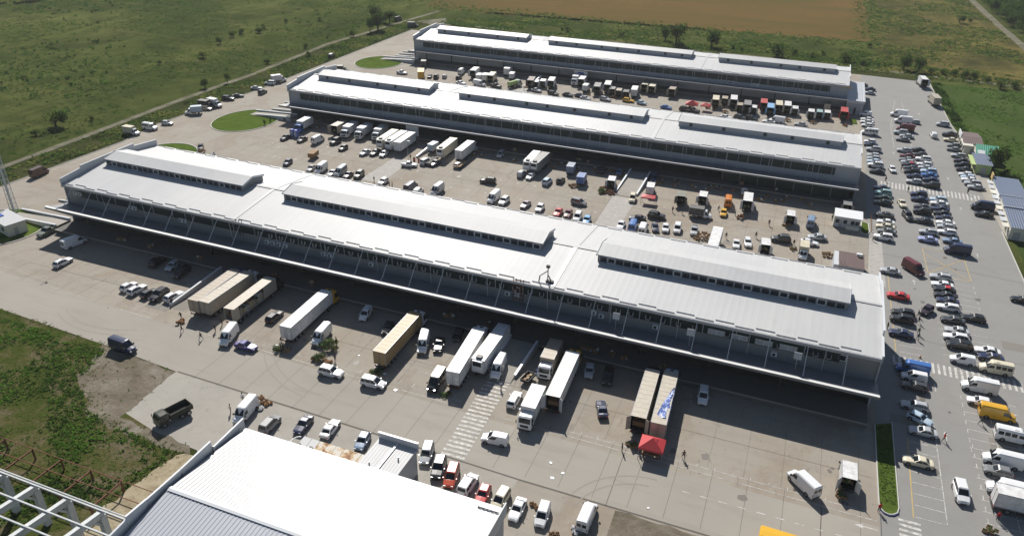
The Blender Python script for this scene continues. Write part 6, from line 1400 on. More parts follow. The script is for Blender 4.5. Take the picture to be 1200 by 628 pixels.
def truck(k, full):
    opn = k.startswith('open')
    light = 'light' in k
    r = bpy.data.objects.new(k, None)
    c = MB()
    if light:
        bonnet(.95, 3.0, 1.98, 2.25, c); x0, x1, W, z0, z1 = -3.0, .85, 2.15, .85, 2.95; wx = (2.1, -1.7); wr = .37; yo = .88
    else:
        cabover(2.35, 4.3, 2.42, .55, 2.85, c); x0, x1, W, z0, z1 = -4.2, 2.25, 2.5, 1.1, 3.65; wx = (3.25, -2.2); wr = .48; yo = 1.05
    link('cab', c.mesh('cab', VM), r)
    bx = MB(); boxbody(bx, x0, x1, W, z0, z1, opn)
    link('cargo_box', bx.mesh('cargo_box', ['box_panel', 'dark_interior', 'steel_grey']), r)
    ch = MB(); ch.box(x0 + .1, x1 + .6, -.45, .45, .5, z0 - .02); ch.box(x0, x0 + .1, -W / 2 + .1, W / 2 - .1, .4, .55)
    for s in (-1, 1): ch.box(-.9, .7, min(s * .45, s * W * .45), max(s * .45, s * W * .45), .45, .8)
    link('chassis', ch.mesh('chassis', ['chassis']), r)
    if full: wheels(r, wx, yo, wr, .28)
    else:
        wb = MB(); wheels(wb, wx, yo, wr, .28); link('wheel_set', wb.mesh('wheel_set', VM), r)
    if opn:
        for s in (-1, 1):
            d = MB().box(-.03, .03, 0, W / 2 - .05, z0 + .05, z1 - .05) if False else MB()
            d.slab([(x0, s * W / 2, z0 + .05), (x0 - .75, s * (W / 2 + .55), z0 + .05), (x0 - .75, s * (W / 2 + .55), z1 - .05), (x0, s * W / 2, z1 - .05)], .05)
            link('rear_door', d.mesh('rear_door', ['box_panel']), r)
        g = MB()
        for q in range(5):
            y = -W / 2 + .25 + .38 * q; g.box(x0 + 1.0 + .2 * (q % 2), x0 + 1.5 + .2 * (q % 2), y, y + .33, z0 + .1, z0 + .5 + .3 * (q % 3), q % 3)
        link('load', g.mesh('load', ['wood', 'sack', 'produce_green']), r)
    else:
        for s in (-1, 1):
            link('taillight', MB().box(x0 - .03, x0 + .03, s * W * .4 - .12, s * W * .4 + .12, z0 - .25, z0 - .1).mesh('taillight', ['taillight']), r)
    return r
def semi(kind, L):
    # trailer centred on its box; A/B/O with tractor, R/T without
    W, z0, z1 = 2.5, 1.15, 4.0; h = L / 2
    r = bpy.data.objects.new('semi_trailer' if kind in 'RT' else 'trailer_truck', None)
    b = MB(); boxbody(b, -h, h, W, z0, z1, kind == 'O') if kind != 'B' else None
    if kind == 'B':                                              # curtain drawn back: roof, floor, ends, posts and pallets of goods
        b.box(-h, h, -1.25, 1.25, z1 - .08, z1, 0); b.box(-h, h, -1.25, 1.25, z0, z0 + .15, 2); b.box(h - .1, h, -1.25, 1.25, z0, z1, 0); b.box(-h, -h + .08, -1.25, -.6, z0, z1, 0)
        b.box(-h, h, 1.19, 1.25, z0, z1, 0)
        b.box(2.6, h, -1.26, -1.2, z0, z1 - .05, 0); b.box(-h, -h + 1.6, -1.26, -1.2, z0, z1 - .05, 0)
        for k in range(7): b.box(-h + k * L / 6.2, -h + k * L / 6.2 + .08, -1.25, -1.17, z0, z1, 2)
    link('cargo_box', b.mesh('cargo_box', ['box_panel', 'dark_interior', 'steel_grey']), r)
    if kind in 'OB':
        for k in range(11 if kind == 'B' else 4):
            x = -h + .9 + 1.05 * k; g = MB(); hh = .9 + .9 * ((k * 37) % 10) / 10
            g.box(0, .95, -1.0, 1.0, 0, hh).box(.1, .85, -1.02, -.9, .1, hh - .1, 1)
            link('pallet', g.mesh('pallet', [['wood', 'sack', 'produce_green', 'white_metal'][k % 4], 'sack']), r, (x, 0, z0 + .15))
    if kind == 'O':
        for s in (-1, 1):
            d = MB().slab([(-h, s * 1.25, z0 + .05), (-h - .5, s * 1.85, z0 + .05), (-h - .5, s * 1.85, z1 - .05), (-h, s * 1.25, z1 - .05)], .05); link('rear_door', d.mesh('rear_door', ['box_panel']), r)
    elif kind in 'A':
        for s in (-1, 1): link('rear_door', MB().box(-h - .05, -h - .005, min(s * .04, s * 1.2), max(s * .04, s * 1.2), z0 + .1, z1 - .12).box(-h - .08, -h - .05, s * .3 - .02, s * .3 + .02, z0 + .2, z1 - .2, 1).mesh('rear_door', ['box_panel', 'steel_grey']), r)
    if kind == 'R':
        link('cooling_unit', MB().box(h, h + .42, -.95, .95, z0 + .75, z1 - .1).box(h + .42, h + .46, -.8, .8, z1 - 1.2, z1 - .3, 1).box(h - 1.2, h - .3, -.5, .5, z1, z1 + .35, 1).mesh('cooling_unit', ['white_metal', 'trim_black']), r)
    ch = MB()
    for s in (-.45, .45): ch.box(-h + .3, h - .8, s - .07, s + .07, .85, z0)
    ch.box(-h, -h + .12, -1.2, 1.2, .5, .68)
    for x in (-h + 1.5, -h + 2.8, -h + 4.1): ch.box(x - .06, x + .06, -1.05, 1.05, .42, .54)
    for s in (-1, 1):
        ch.box(h - 2.8, h - 2.66, s * .8 - .07, s * .8 + .07, .1 if kind in 'RT' else .45, z0); ch.box(-h + 5, h - 3, min(s * 1.1, s * 1.18), max(s * 1.1, s * 1.18), .55, .9)
    link('chassis', ch.mesh('chassis', ['chassis']), r)
    wheels(r, (-h + 1.5, -h + 2.8, -h + 4.1), 1.05, .5, .34)
    for s in (-1, 1): link('taillight', MB().box(-h - .04, -h, s * .95 - .2, s * .95 + .2, .75, .9).mesh('taillight', ['taillight']), r)
    if kind not in 'RT':
        c = MB(); cabover(h + .35, h + 2.35, 2.46, .55, 3.15, c)
        c.slab([(h + .5, -1.0, 3.15), (h + 1.5, -1.0, 3.2), (h + 1.5, 1.0, 3.2), (h + .5, 1.0, 3.15)], .25, 0); c.box(h + .9, h + 1.3, -.3, .3, 3.42, 3.48, 4)
        link('cab', c.mesh('cab', VM), r)
        link('tractor_frame', MB().box(h - 2.3, h + 2.2, -.45, .45, .5, .95).mesh('tractor_frame', ['chassis']), r)
        wheels(r, (h + 1.45, h - 1.6), 1.03, .5, .34)
    return r
PROTO = {}
def unlink_tree(r):
    for c in list(r.children): unlink_tree(c)
    bpy.data.objects.remove(r)
def proto(k, full, L=None):
    key = (k, full, L)
    if key not in PROTO:
        if k in CARS: PROTO[key] = car(k, full)
        elif k in ('panel_van', 'minibus'): PROTO[key] = van(k, full)
        elif L: PROTO[key] = semi(k, L)
        else: PROTO[key] = truck(k, full)
    return PROTO[key]
MAIN = ('body', 'cargo_box', 'rear_door')
def spawn(p, name, x, y, hdg, col, label, cat, group, z=.06):
    c = [COLORS[q] for q in col.split('/')]; c1, c2 = c[0], c[-1]
    if isinstance(p, bpy.types.Mesh):
        o = bpy.data.objects.new(name, p); o.color = (*c1, 1)
    else:
        o = p.copy(); o.name = name
        for ch in p.children:
            q = ch.copy(); q.parent = o; COL.objects.link(q)
            q.color = (*(c1 if ch.data.name.split('.')[0].endswith(MAIN) else c2), 1)
    COL.objects.link(o); o.location = (x, y, z); o.rotation_euler = (0, 0, math.radians(hdg))
    tag(o, label, cat, group)
    return o
CAT = dict(sedan='car', hatchback='car', estate_car='car', suv='car', people_carrier='car', small_van='van', panel_van='van', minibus='minibus', pickup_truck='pickup truck', light_truck='truck', open_light_truck='truck', box_truck='truck', open_box_truck='truck')
for k, col, x, y, h_, lab, g in VEHICLES:
    full = math.hypot(x, y) < 225
    p_ = proto(k, full)
    o = spawn(p_, k, x, y, h_ + random.uniform(-1.2, 1.2), col, lab, CAT[k], GROUPS[g], .075 if x > 22 else .07)
    if '/' in col and (k in CARS or k == 'minibus'):                # a roof of another colour
        zr, xa, xc, wr = (2.36, .6, -2.55, .78) if k == 'minibus' else (CARS[k][2], CARS[k][7] - .02, CARS[k][8] + .02, CARS[k][1] * .35)
        q = MB().box(xc, xa, -wr, wr, zr - .03, zr + .035).build('roof_panel', 'paint', o); q.color = (*COLORS[col.split('/')[1]], 1)
    s = random.uniform(.965, 1.03); o.scale = (s, s, random.uniform(.97, 1.03) * s)
for k, col, x, y, h_, L, lab in TRAILERS:
    spawn(proto(k, True, max(round(L), 10)), 'semi_trailer' if k in 'RT' else 'trailer_truck', x, y, h_, col, lab, 'trailer' if k in 'RT' else 'truck', 'semi trailers at the docks', .07)
    if lab.startswith('ochre') or lab.startswith('bright white'):      # yellow wedge printed on the side near the cab
        o_ = [q for q in SC.objects if q.get('label') == lab][0]
        MB().slab([(4.2, -1.275, 1.3), (6.9, -1.275, 1.3), (6.9, -1.275, 3.3)], .012).build('side_graphic', 'line_yellow', o_)
    if 'green side' in lab:
        o_ = [q for q in SC.objects if q.get('label') == lab][0]
        MB().slab([(-6.7, 1.29, 1.3), (-3.6, 1.29, 1.3), (-3.6, 1.29, 3.9), (-6.7, 1.29, 3.9)][::-1], .015).build('side_curtain', 'curtain_green', o_)
for p in PROTO.values():
    if isinstance(p, bpy.types.Object): unlink_tree(p)
# one-off vehicles
def oneoff(name, label, cat, x, y, h_, group=None): return thing(name, label, cat, (x, y, .07), math.radians(h_), group)
t = oneoff('tipper_truck', 'dark green tipper truck alone on the pale concrete apron', 'truck', -88.9, 73.0, 251)
c = MB(); cabover(1.2, 3.0, 2.3, .6, 2.5, c); o = c.build('cab', VM, t); o.color = (.05, .052, .035, 1)
b = MB()
for s in (-1, 1): b.box(-3, 1.0, min(s * 1.1, s * 1.18), max(s * 1.1, s * 1.18), 1.05, 1.95); b.box(-3, 1, s * 1.2 - .03, s * 1.2 + .03, 1.85, 1.97)
b.box(-3.05, -2.97, -1.18, 1.18, 1.05, 1.95); b.box(.95, 1.05, -1.18, 1.18, 1.05, 2.2); b.box(-3, 1, -1.1, 1.1, 1.0, 1.1, 1)
o = b.build('tipper_bed', ['cloth_paint', 'dark_interior'], t); o.color = (.05, .052, .04, 1)
MB().box(-2.9, 2.6, -.42, .42, .55, 1.0).build('chassis', 'chassis', t); wheels(t, (2.1, -1.0, -2.2), .95, .48, .3)
t = oneoff('open_trailer', 'small dark open trailer behind the white estate by the barrier wall', 'trailer', -37.3, 106.0, 80)
b = MB(); b.box(-1.4, 1.4, -.8, .8, .55, .65)
for s in (-1, 1): b.box(-1.4, 1.4, s * .8 - .03, s * .8 + .03, .6, 1.15); b.box(s * 1.4 - .03, s * 1.4 + .03, -.8, .8, .6, 1.15)
b.build('bed', 'trim_black', t); MB().bar((-1.4, 0, .5), (-2.6, 0, .45), .1).build('drawbar', 'chassis', t); wheels(t, (0,), .9, .32)
for k in range(4): MB().box(-.3, .3, -.25, .25, 0, .35).build('crate', ['wood', 'sack'][k % 2], t, (-.8 + .55 * k, .1 * (-1) ** k, .66))
t = oneoff('cargo_trailer', 'tan two wheeled cargo trailer beside the white van in the middle yard', 'trailer', -139.6, 187.6, 100)
MB().box(-1.9, 1.9, -1, 1, .6, 2.0).build('box', 'wood', t); MB().bar((1.9, 0, .5), (3, 0, .5), .1).build('drawbar', 'chassis', t); wheels(t, (0,), 1.05, .34)
for lab, x, y, h_, m_ in (('low tan flatbed trailer behind the white trailer truck, middle docks', -94.6, 199.4, 95, 'wood'), ('flat grey trailer behind the cream trailer by the plum sedan', -103.6, 198.2, 92, 'dock_concrete')):
    t = oneoff('flatbed_trailer', lab, 'trailer', x, y, h_)
    MB().box(-2.9, 2.9, -1.15, 1.15, .85, 1.05).build('deck', m_, t); MB().box(-2.7, 3.4, -.35, .35, .55, .84).build('chassis', 'chassis', t); wheels(t, (-1.7, -.6), 1.0, .42, .28)
t = oneoff('tanker_truck', 'pale green tanker truck beside a white light truck at the rear docks', 'truck', -112.4, 290.6, 68)
MB().tube((-3.2, 0, 1.75), (1.1, 0, 1.75), .95, n=16).build('tank', 'wall_lime', t); c = MB(); cabover(1.5, 3.3, 2.3, .55, 2.6, c); o = c.build('cab', VM, t); o.color = (.5, .6, .52, 1)
MB().box(-3, 3, -.42, .42, .5, .95).build('chassis', 'chassis', t); wheels(t, (2.5, -1.2, -2.3), .98, .46, .28)
t = oneoff('city_bus', 'yellow bus cut off by the bottom edge of the picture', 'bus', 11.2, 83.0, 359)
b = MB(); b.loft([vring(-5.5, 1.2, .35, 2.75, 1.1, 1.3), vring(-5.3, 1.25, .3, 2.95, 1.15, 1.3), vring(5.2, 1.25, .3, 2.95, 1.15, 1.3), vring(5.5, 1.2, .35, 2.75, 1.1, 1.3)]); o = b.build('body', VM, t); o.color = (.72, .4, .02, 1)
for s in (-1, 1):
    for k in range(7): MB().box(-.62, .62, -.03, .03, 1.35, 2.35).build('side_window', 'glass', t, (-4.4 + 1.45 * k, s * 1.235, 0))
MB().box(-.03, .03, -1, 1, 1.2, 2.5).build('windscreen', 'glass', t, (5.5, 0, 0)); MB().box(-.8, .8, -.5, .5, 2.96, 3.14).build('roof_hatch', 'white_metal', t, (1.5, 0, 0)); wheels(t, (3.6, -2.9), 1.12, .48, .3)
# torn blue tarpaulin on the tan trailer, blue tarpaulin heap
tp = MB(); G = 12
hx = math.radians(93.1); ca, sa = math.cos(hx), math.sin(hx)
for i in range(G + 1):
    for j in range(7):
        u = i / G; v = j / 6; x = -5.9 + 8.6 * u; wdt = (1.9 * (1 - u) ** .7 + .15) * (1 if u > .06 else .75); y0 = -1.34
        y = y0 + wdt * v; z = 4.07 + .12 * math.sin(9 * u + 5 * v) * v + .05 * random.random()
        if v < .25: y = y0 - .02; z = 4.07 - (.25 - v) * 5.2 * (.6 + .4 * math.sin(14 * u))
        tp.v.append((-12.38 + x * ca - y * sa, 106.13 + x * sa + y * ca, z + .07))
for i in range(G):
    for j in range(6): a_ = i * 7 + j; tp.f.append((a_, a_ + 7, a_ + 8, a_ + 1)); tp.m.append(0)
o = tp.build('tarpaulin', 'tarpaulin'); tag(o, 'torn blue and white tarpaulin draped over the tan trailer edge', 'tarpaulin')
sm = o.modifiers.new('thickness', 'SOLIDIFY'); sm.thickness = .03
tp = MB()
for i in range(9):
    for j in range(9):
        u, v = i / 8 - .5, j / 8 - .5; d_ = max(abs(u), abs(v)) * 2; tp.v.append((-35.6 + u * 2.6 + .2 * math.sin(7 * v), 109.6 + v * 3 + .2 * math.sin(9 * u), .08 + 1.1 * (1 - d_ ** 3) + .2 * math.sin(11 * u + 6 * v) * (1 - d_)))
for i in range(8):
    for j in range(8): a_ = i * 9 + j; tp.f.append((a_, a_ + 9, a_ + 10, a_ + 1)); tp.m.append(0)
o = tp.build('tarpaulin', 'tarpaulin'); tag(o, 'blue tarpaulin covering a heap beside the tan box truck', 'tarpaulin'); o.color = (.3, .5, .8, 1)
sm = o.modifiers.new('thickness', 'SOLIDIFY'); sm.thickness = .03
# ------------------------------------------------------------------ people
def skeleton(pose):
    V, E_, Rd, Lb = [], [], [], []
    def add(p, r, lab, parent=None):
        V.append(Vector(p)); Rd.append(r); Lb.append(lab)
        if parent is not None: E_.append((parent, len(V) - 1))
        return len(V) - 1
    lean = {'stand': 0.0, 'walk': .06, 'bend': .55}[pose]; st = {'stand': .06, 'walk': .34, 'bend': .14}[pose]
    pz = {'stand': .94, 'walk': .91, 'bend': .84}[pose]
    root = add((0, 0, pz), .135, 'leg')
    up = Vector((math.sin(lean), 0, math.cos(lean)))
    B = Vector((0, 0, pz))
    w1 = add(B + up * .14, .13, 'top', root); ch = add(B + up * .34, .145, 'top', w1); nk0 = add(B + up * .5, .085, 'top', ch)
    nk = add(B + up * .56, .055, 'skin', nk0)
    hu = Vector((math.sin(lean * .6), 0, math.cos(lean * .6))); H0 = B + up * .56
    jaw = add(H0 + hu * .08 + Vector((.02, 0, 0)), .07, 'skin', nk); sk = add(H0 + hu * .17, .092, 'skin', jaw); add(H0 + hu * .23, .07, 'skin', sk)
    add(H0 + hu * .12 + Vector((.115, 0, 0)), .016, 'skin', jaw)
    for s in (-1, 1): add(H0 + hu * .13 + Vector((0, s * .098, 0)), .018, 'skin', sk)
    for s in (-1, 1):
        sh = add(B + up * .46 + Vector((0, s * .185, 0)), .062, 'top', ch)
        sw = {'stand': .04, 'walk': .22 * s, 'bend': .3}[pose]
        eb = B + up * .19 + Vector((sw * .5 - .02, s * .25, 0)); wr = eb + Vector((.1 + sw * .55, -s * .02, -.22))
        if pose == 'bend': eb = B + up * .4 + Vector((.12, s * .24, -.24)); wr = eb + Vector((.16, -s * .06, -.18))
        e = add(eb, .045, 'top', sh); w_ = add(wr, .032, 'top', e)
        d = (wr - eb).normalized(); pm = add(wr + d * .07, .034, 'skin', w_)
        lat = Vector((0, 1, 0)).cross(d).normalized()
        for k, ln in enumerate((.075, .085, .08, .06)):
            f = add(wr + d * (.07 + ln * .55) + lat * (.027 - .018 * k), .0095, 'skin', pm); add(wr + d * (.07 + ln) + lat * (.025 - .017 * k) + Vector((0, -s * .02, 0)), .008, 'skin', f)
        th = add(wr + d * .05 + lat * .045, .011, 'skin', pm); add(wr + d * .085 + lat * .06 + Vector((0, -s * .01, 0)), .009, 'skin', th)
        hp = add((0, s * .095, pz - .06), .1, 'leg', root); f_ = st * s
        kn = add((f_ * .62 + (.12 if pose == 'bend' else .03), s * .1, .49), .068, 'leg', hp); an = add((f_ - (.05 if pose == 'walk' and s < 0 else 0), s * .1, .1 + (.05 if pose == 'walk' and s < 0 else 0)), .045, 'leg', kn)
        an2 = V[an]; add(an2 + Vector((.02, 0, -.05)), .045, 'shoe', an); add(an2 + Vector((.15, 0, -.065)), .035, 'shoe', an)
    return V, E_, Rd, Lb, H0 + hu * .2
def person_mesh(pose):
    V, E_, Rd, Lb, hp = skeleton(pose)
    me = bpy.data.meshes.new('person_rig'); me.from_pydata([v.to_tuple() for v in V], E_, [])
    ob = bpy.data.objects.new('person_rig', me); COL.objects.link(ob)
    sk = ob.modifiers.new('skin', 'SKIN'); sk.use_smooth_shade = True
    for k, v in enumerate(me.skin_vertices[0].data): v.radius = (Rd[k], Rd[k]); v.use_root = (k == 0)
    sb = ob.modifiers.new('sub', 'SUBSURF'); sb.levels = 1
    dg = bpy.context.evaluated_depsgraph_get(); dg.update()
    out = bpy.data.meshes.new_from_object(ob.evaluated_get(dg)); out.name = 'person_' + pose
    bpy.data.objects.remove(ob)
    out.materials.clear()
    for q in ('cloth_paint', 'denim', 'skin', 'trim_black'): out.materials.append(MAT[q])
    P = np.array([v[:] for v in V]); li = {'top': 0, 'leg': 1, 'skin': 2, 'shoe': 3}
    mids = P.copy(); ml = [li[q] for q in Lb]
    ex = [((P[a] + P[b]) / 2, li[Lb[b]]) for a, b in E_]
    mids = np.vstack([mids, np.array([e[0] for e in ex])]); ml = np.array(ml + [e[1] for e in ex])
    for p in out.polygons: p.material_index = int(ml[np.argmin(((mids - np.array(p.center[:])) ** 2).sum(1))])
    hb = MB(); n = 8
    for j in range(5):
        a = math.pi * .56 * j / 4; rr = .112 * math.sin(a) + .004; z = .112 * math.cos(a)
        for k in range(n): hb.v.append((hp.x - .015 + rr * math.cos(2 * math.pi * k / n), rr * math.sin(2 * math.pi * k / n), hp.z - .02 + z))
    for j in range(4):
        for k in range(n): hb.f.append((j * n + k, j * n + (k + 1) % n, (j + 1) * n + (k + 1) % n, (j + 1) * n + k)); hb.m.append(0)
    return out, hb.mesh('hair', ['hair'], True)
PM = {p: person_mesh(p) for p in ('stand', 'walk', 'bend')}
for x, y, pose, col, h_, lab in PEOPLE:
    me, hm = PM[pose]
    o = link('person', me, None, (x, y, .08), math.radians(h_)); o.color = (*COLORS[col], 1); tag(o, lab, 'person')
    s = random.uniform(.97, 1.05); o.scale = (s * 1.06, s * 1.06, s)
    link('hair', hm, o)
# ------------------------------------------------------------------ goods, tents, barrels
CR = {}
def crate_mesh(m_, k):
    if (m_, k) not in CR:
        r_ = random.Random(k * 7 + len(m_)); mb = MB(); a, b, h_ = r_.uniform(.5, .8), r_.uniform(.4, .6), r_.uniform(.25, .4)
        for s in (-1, 1): mb.box(-a / 2, a / 2, s * b / 2 - .02, s * b / 2 + .02, 0, h_); mb.box(s * a / 2 - .02, s * a / 2 + .02, -b / 2, b / 2, 0, h_)
        mb.box(-a / 2, a / 2, -b / 2, b / 2, 0, .05)
        for q in range(9):
            x, y = r_.uniform(-.3, .3) * a, r_.uniform(-.3, .3) * b; e = r_.uniform(.07, .13)
            mb.loft([[(x + e * c_, y + e * s_, h_ - .1) for c_, s_ in ((1, 0), (0, 1), (-1, 0), (0, -1))], [(x + e * .9 * c_, y + e * .9 * s_, h_ + e * .5) for c_, s_ in ((1, .3), (-.3, 1), (-1, -.3), (.3, -1))], [(x + e * .3 * c_, y + e * .3 * s_, h_ + e * 1.1) for c_, s_ in ((1, 0), (0, 1), (-1, 0), (0, -1))]], 1)
        CR[(m_, k)] = mb.mesh('crate', ['wood' if m_ != 'white_metal' else 'steel_grey', m_])
    return CR[(m_, k)]
def leaf_clump(m_, n, size, k):
    key = ('leaf', m_, n, k)
    if key not in CR:
        r_ = random.Random(k); mb = MB()
        for q in range(n * 3):
            u = Vector((r_.gauss(0, 1), r_.gauss(0, 1), abs(r_.gauss(0, .8)))).normalized() * size * r_.uniform(.6, 1); t1 = Vector((r_.gauss(0, 1), r_.gauss(0, 1), r_.gauss(0, .6))).normalized(); t2 = u.cross(t1).normalized(); a = size * r_.uniform(.14, .27)
            mb.add([u - t1 * a, u + t2 * a * .6, u + t1 * a, u - t2 * a * .6], [(0, 1, 2, 3)], q % 3)
        CR[key] = mb.mesh('leafy_bunch', [m_, 'leaf_mid', 'leaf_olive'])
    return CR[key]
for i, (x, y, m_, n, lab) in enumerate(HEAPS):
    t = thing('goods_heap', lab, 'goods', (x, y, .08), random.uniform(0, 3), 'heaps of goods in the yards')
    for k in range(n):
        r_ = .42 * math.sqrt(k) * (1.15 if n > 8 else 1); a = k * 2.4
        z = max(0, (1.2 if n == 14 else .65) - r_ * .42) if n > 6 else (.33 if k > 3 else 0)
        if m_ == 'produce_green' and n != 5: link('leafy_bunch', leaf_clump(m_, 26, .42 if n < 14 else .62, k % 4), t, (r_ * math.cos(a), r_ * math.sin(a), z + .12), a)
        if m_ != 'produce_green' or k % 2 == 0 or n == 5: link('crate', crate_mesh(m_, k % 5), t, (r_ * math.cos(a), r_ * math.sin(a), z), a * 1.3)
for k in range(90):
    x = random.uniform(-160, 8) if k < 45 else random.uniform(-78, 4); y = random.uniform(210, 217) if k < 45 else random.uniform(208.6, 215)
    t = thing('crate_stack', 'dim stack of crates deep in the shade of the middle warehouse dock', 'crates', (x, y, 1.2 if y > 215.2 else .08), random.uniform(0, 3), 'dim crate stacks on the middle dock')
    for q in range(4): link('crate', crate_mesh(['sack', 'produce_orange', 'produce_green', 'white_metal'][(k + q) % 4], q), t, (.05 * q, .7 * (q % 2), .34 * (q // 2)), .2 * q)
for k in range(16):
    x = random.uniform(-150, 12)
    t = thing('crate_stack', 'dim stack of crates on the dark front warehouse dock', 'crates', (x, 119.2 - .007 * (x + 167), 1.2), random.uniform(0, 3), 'dim crate stacks on the front dock')
    for q in range(4): link('crate', crate_mesh(['sack', 'wood', 'produce_green', 'white_metal'][(k + q) % 4], q), t, (.05 * q, .7 * (q % 2), .34 * (q // 2)), .2 * q)
def tent(name, label, x, y, wx, wy, rz, h=2.3, peak=1.2):
    t = thing(name, label, 'tent', (x, y, .06), rz)
    a, b = wx / 2, wy / 2; mb = MB(); Z = [(-a, -b, h), (a, -b, h), (a, b, h), (-a, b, h)]; p = (0, 0, h + peak)
    for k in range(4): mb.slab([Z[k], Z[(k + 1) % 4], p], .02)
    for k in range(4): q, r_ = Vector(Z[k]), Vector(Z[(k + 1) % 4]); mb.slab([q - Vector((0, 0, .3)), r_ - Vector((0, 0, .3)), r_, q], .02)
    mb.build('tent_roof', 'tent_red', t)
    for q in Z: MB().tube((q[0] * .97, q[1] * .97, 0), (q[0] * .97, q[1] * .97, h), .04, n=6).build('leg', 'steel_grey', t)
    return t
tt = tent('market_tent', 'red pyramid market tent with a dark window in front of the trailers', -12.1, 95.5, 3.9, 3.4, .03)
MB().box(-1.4, 1.4, -.4, .4, .7, .78).box(-1.3, -1.2, -.3, .3, 0, .7).box(1.2, 1.3, -.3, .3, 0, .7).build('table', 'wood', tt, (0, -.6, 0))
MB().slab([(-.3, -1.0, 2.75), (.25, -1.0, 2.75), (.2, -.55, 3.1), (-.2, -.55, 3.1)], .03).build('roof_vent', 'dark_interior', tt); MB().slab([(.95, -.5, 2.86), (.95, .3, 2.86), (.65, .25, 3.12), (.65, -.35, 3.12)], .03).build('roof_vent', 'dark_interior', tt)
tent('market_tent', 'left of two red tents in the rear yard', -39.2, 289.6, 4.6, 3.4, .05, 2.2, 1.4); tent('market_tent', 'right of two red tents in the rear yard', -34.1, 290.2, 3.6, 3.0, -.1, 2.1, 1.0)
tent('market_tent', 'low red stall awning in front of a white light truck, middle yard', -34.9, 195.0, 3.8, 2.4, .05, 2.0, .45)
for x, y, l_ in ((-109.7, 198.1, 'left of two red barrels in front of the barrier wall'), (-107.9, 197.8, 'right of two red barrels in front of the barrier wall')):
    t = thing('barrel', l_, 'barrel', (x, y, .07), 0, 'red barrels'); MB().tube((0, 0, 0), (0, 0, .95), .36, n=14).build('drum', 'rubber_red', t)
    mb = MB()
    for z in (.02, .32, .62, .93): mb.tube((0, 0, z - .02), (0, 0, z + .02), .38, n=14)
    mb.build('hoops', 'trim_black', t)
cone = MB(); cone.tube((0, 0, .04), (0, 0, .7), .17, .03, 10); cone.box(-.22, .22, -.22, .22, 0, .05, 1); cm_ = cone.mesh('traffic_cone', ['orange_crane', 'trim_black'])
for x, y, l_ in ((30.6, 142.4, 'small orange cone left of the lower zebra crossing'), (43.6, 139, 'orange cone between the cream minibus and white tall van'), (50.2, 135.6, 'orange cone right of the lower zebra crossing')): tag(link('traffic_cone', cm_, None, (x, y, .07)), l_, 'cone', 'orange cones by the crossing')
bm_ = MB().tube((0, 0, 0), (0, 0, .8), .09, n=8).mesh('bollard', ['orange_crane'])
for k in range(6): tag(link('bollard', bm_, None, (22.9, 200.2 + 1.9 * k, .07)), ORDW[k] + ' orange bollard from the grass island along the white cars', 'bollard', 'orange bollards') if False else tag(link('bollard', bm_, None, (22.9, 200.2 + 1.9 * k, .07)), ('nearest', 'second', 'third', 'fourth', 'fifth', 'farthest')[k] + ' orange bollard up from the grass island', 'bollard', 'orange bollards')
for x, y, l_ in ((-39.7, 158.5, 'thin grey lamp pole on the back edge of the front warehouse ramp strip'), (-111.3, 197.2, 'thin grey lamp pole at the left barrier wall, middle yard')):
    t = thing('lamp_post', l_, 'lamp post', (x, y, .06)); MB().tube((0, 0, 0), (0, 0, 6.5), .08, .05, 8).build('pole', 'steel_grey', t); MB().box(-.1, .9, -.12, .12, 6.4, 6.55).build('lamp_head', 'steel_grey', t)
lt = MB()
for x, y in ((-61.0, 96.0), (-58.3, 94.3), (-62.5, 97.8), (-86.5, 97.6), (-70, 101), (-48, 103), (-52.3, 100.2), (-24, 86), (-26.5, 87.5), (-25.2, 84.4), (-10, 84), (-36, 98)):
    a = random.uniform(0, 3); s = random.uniform(.25, .55)
    lt.add([(x + s * math.cos(a + q * 1.57) * (1 if q % 2 else .7), y + s * math.sin(a + q * 1.57) * .8, .1 + .04 * (q % 2)) for q in range(4)], [(0, 1, 2, 3)])
kind(lt.build('litter', 'white_metal'), 'stuff')
# ------------------------------------------------------------------ plants
def crown_mesh(key, n, size, lobes, mats, seed, flat=.8):
    r_ = np.random.default_rng(seed)
    c = r_.normal(0, 1, (lobes, 3)); c /= np.linalg.norm(c, axis=1)[:, None]; c *= r_.uniform(.25, .62, (lobes, 1)); c[:, 2] *= flat; rad = r_.uniform(.28, .5, lobes)
    li = r_.integers(0, lobes, n); d = r_.normal(0, 1, (n, 3)); d /= np.linalg.norm(d, axis=1)[:, None]
    p = c[li] + d * rad[li][:, None] * r_.uniform(.55, 1.08, (n, 1)); p[:, 2] = p[:, 2] * flat
    nn = d + r_.normal(0, .55, (n, 3)); nn /= np.linalg.norm(nn, axis=1)[:, None]
    t1 = np.cross(nn, r_.normal(0, 1, (n, 3))); t1 /= np.linalg.norm(t1, axis=1)[:, None]; t2 = np.cross(nn, t1)
    a = r_.uniform(.55, 1.25, (n, 1)) * size
    q = np.stack([p - t1 * a, p - t2 * a * .6, p + t1 * a, p + t2 * a * .6], 1).reshape(-1, 3)
    me = bpy.data.meshes.new(key); me.vertices.add(4 * n); me.vertices.foreach_set('co', q.ravel())
    me.loops.add(4 * n); me.loops.foreach_set('vertex_index', np.arange(4 * n)); me.polygons.add(n); me.polygons.foreach_set('loop_start', np.arange(0, 4 * n, 4)); me.polygons.foreach_set('loop_total', np.full(n, 4))
    for m_ in mats: me.materials.append(MAT[m_])
    me.polygons.foreach_set('material_index', ((li * 5 + r_.integers(0, 2, n)) % len(mats)).astype(np.int32)); me.update(); me.validate()
    return me
TC = [crown_mesh('crown', 900, .075, 9, ['leaf_dark', 'leaf_mid', 'leaf_dark', 'leaf_olive'], 11 + k) for k in range(4)]
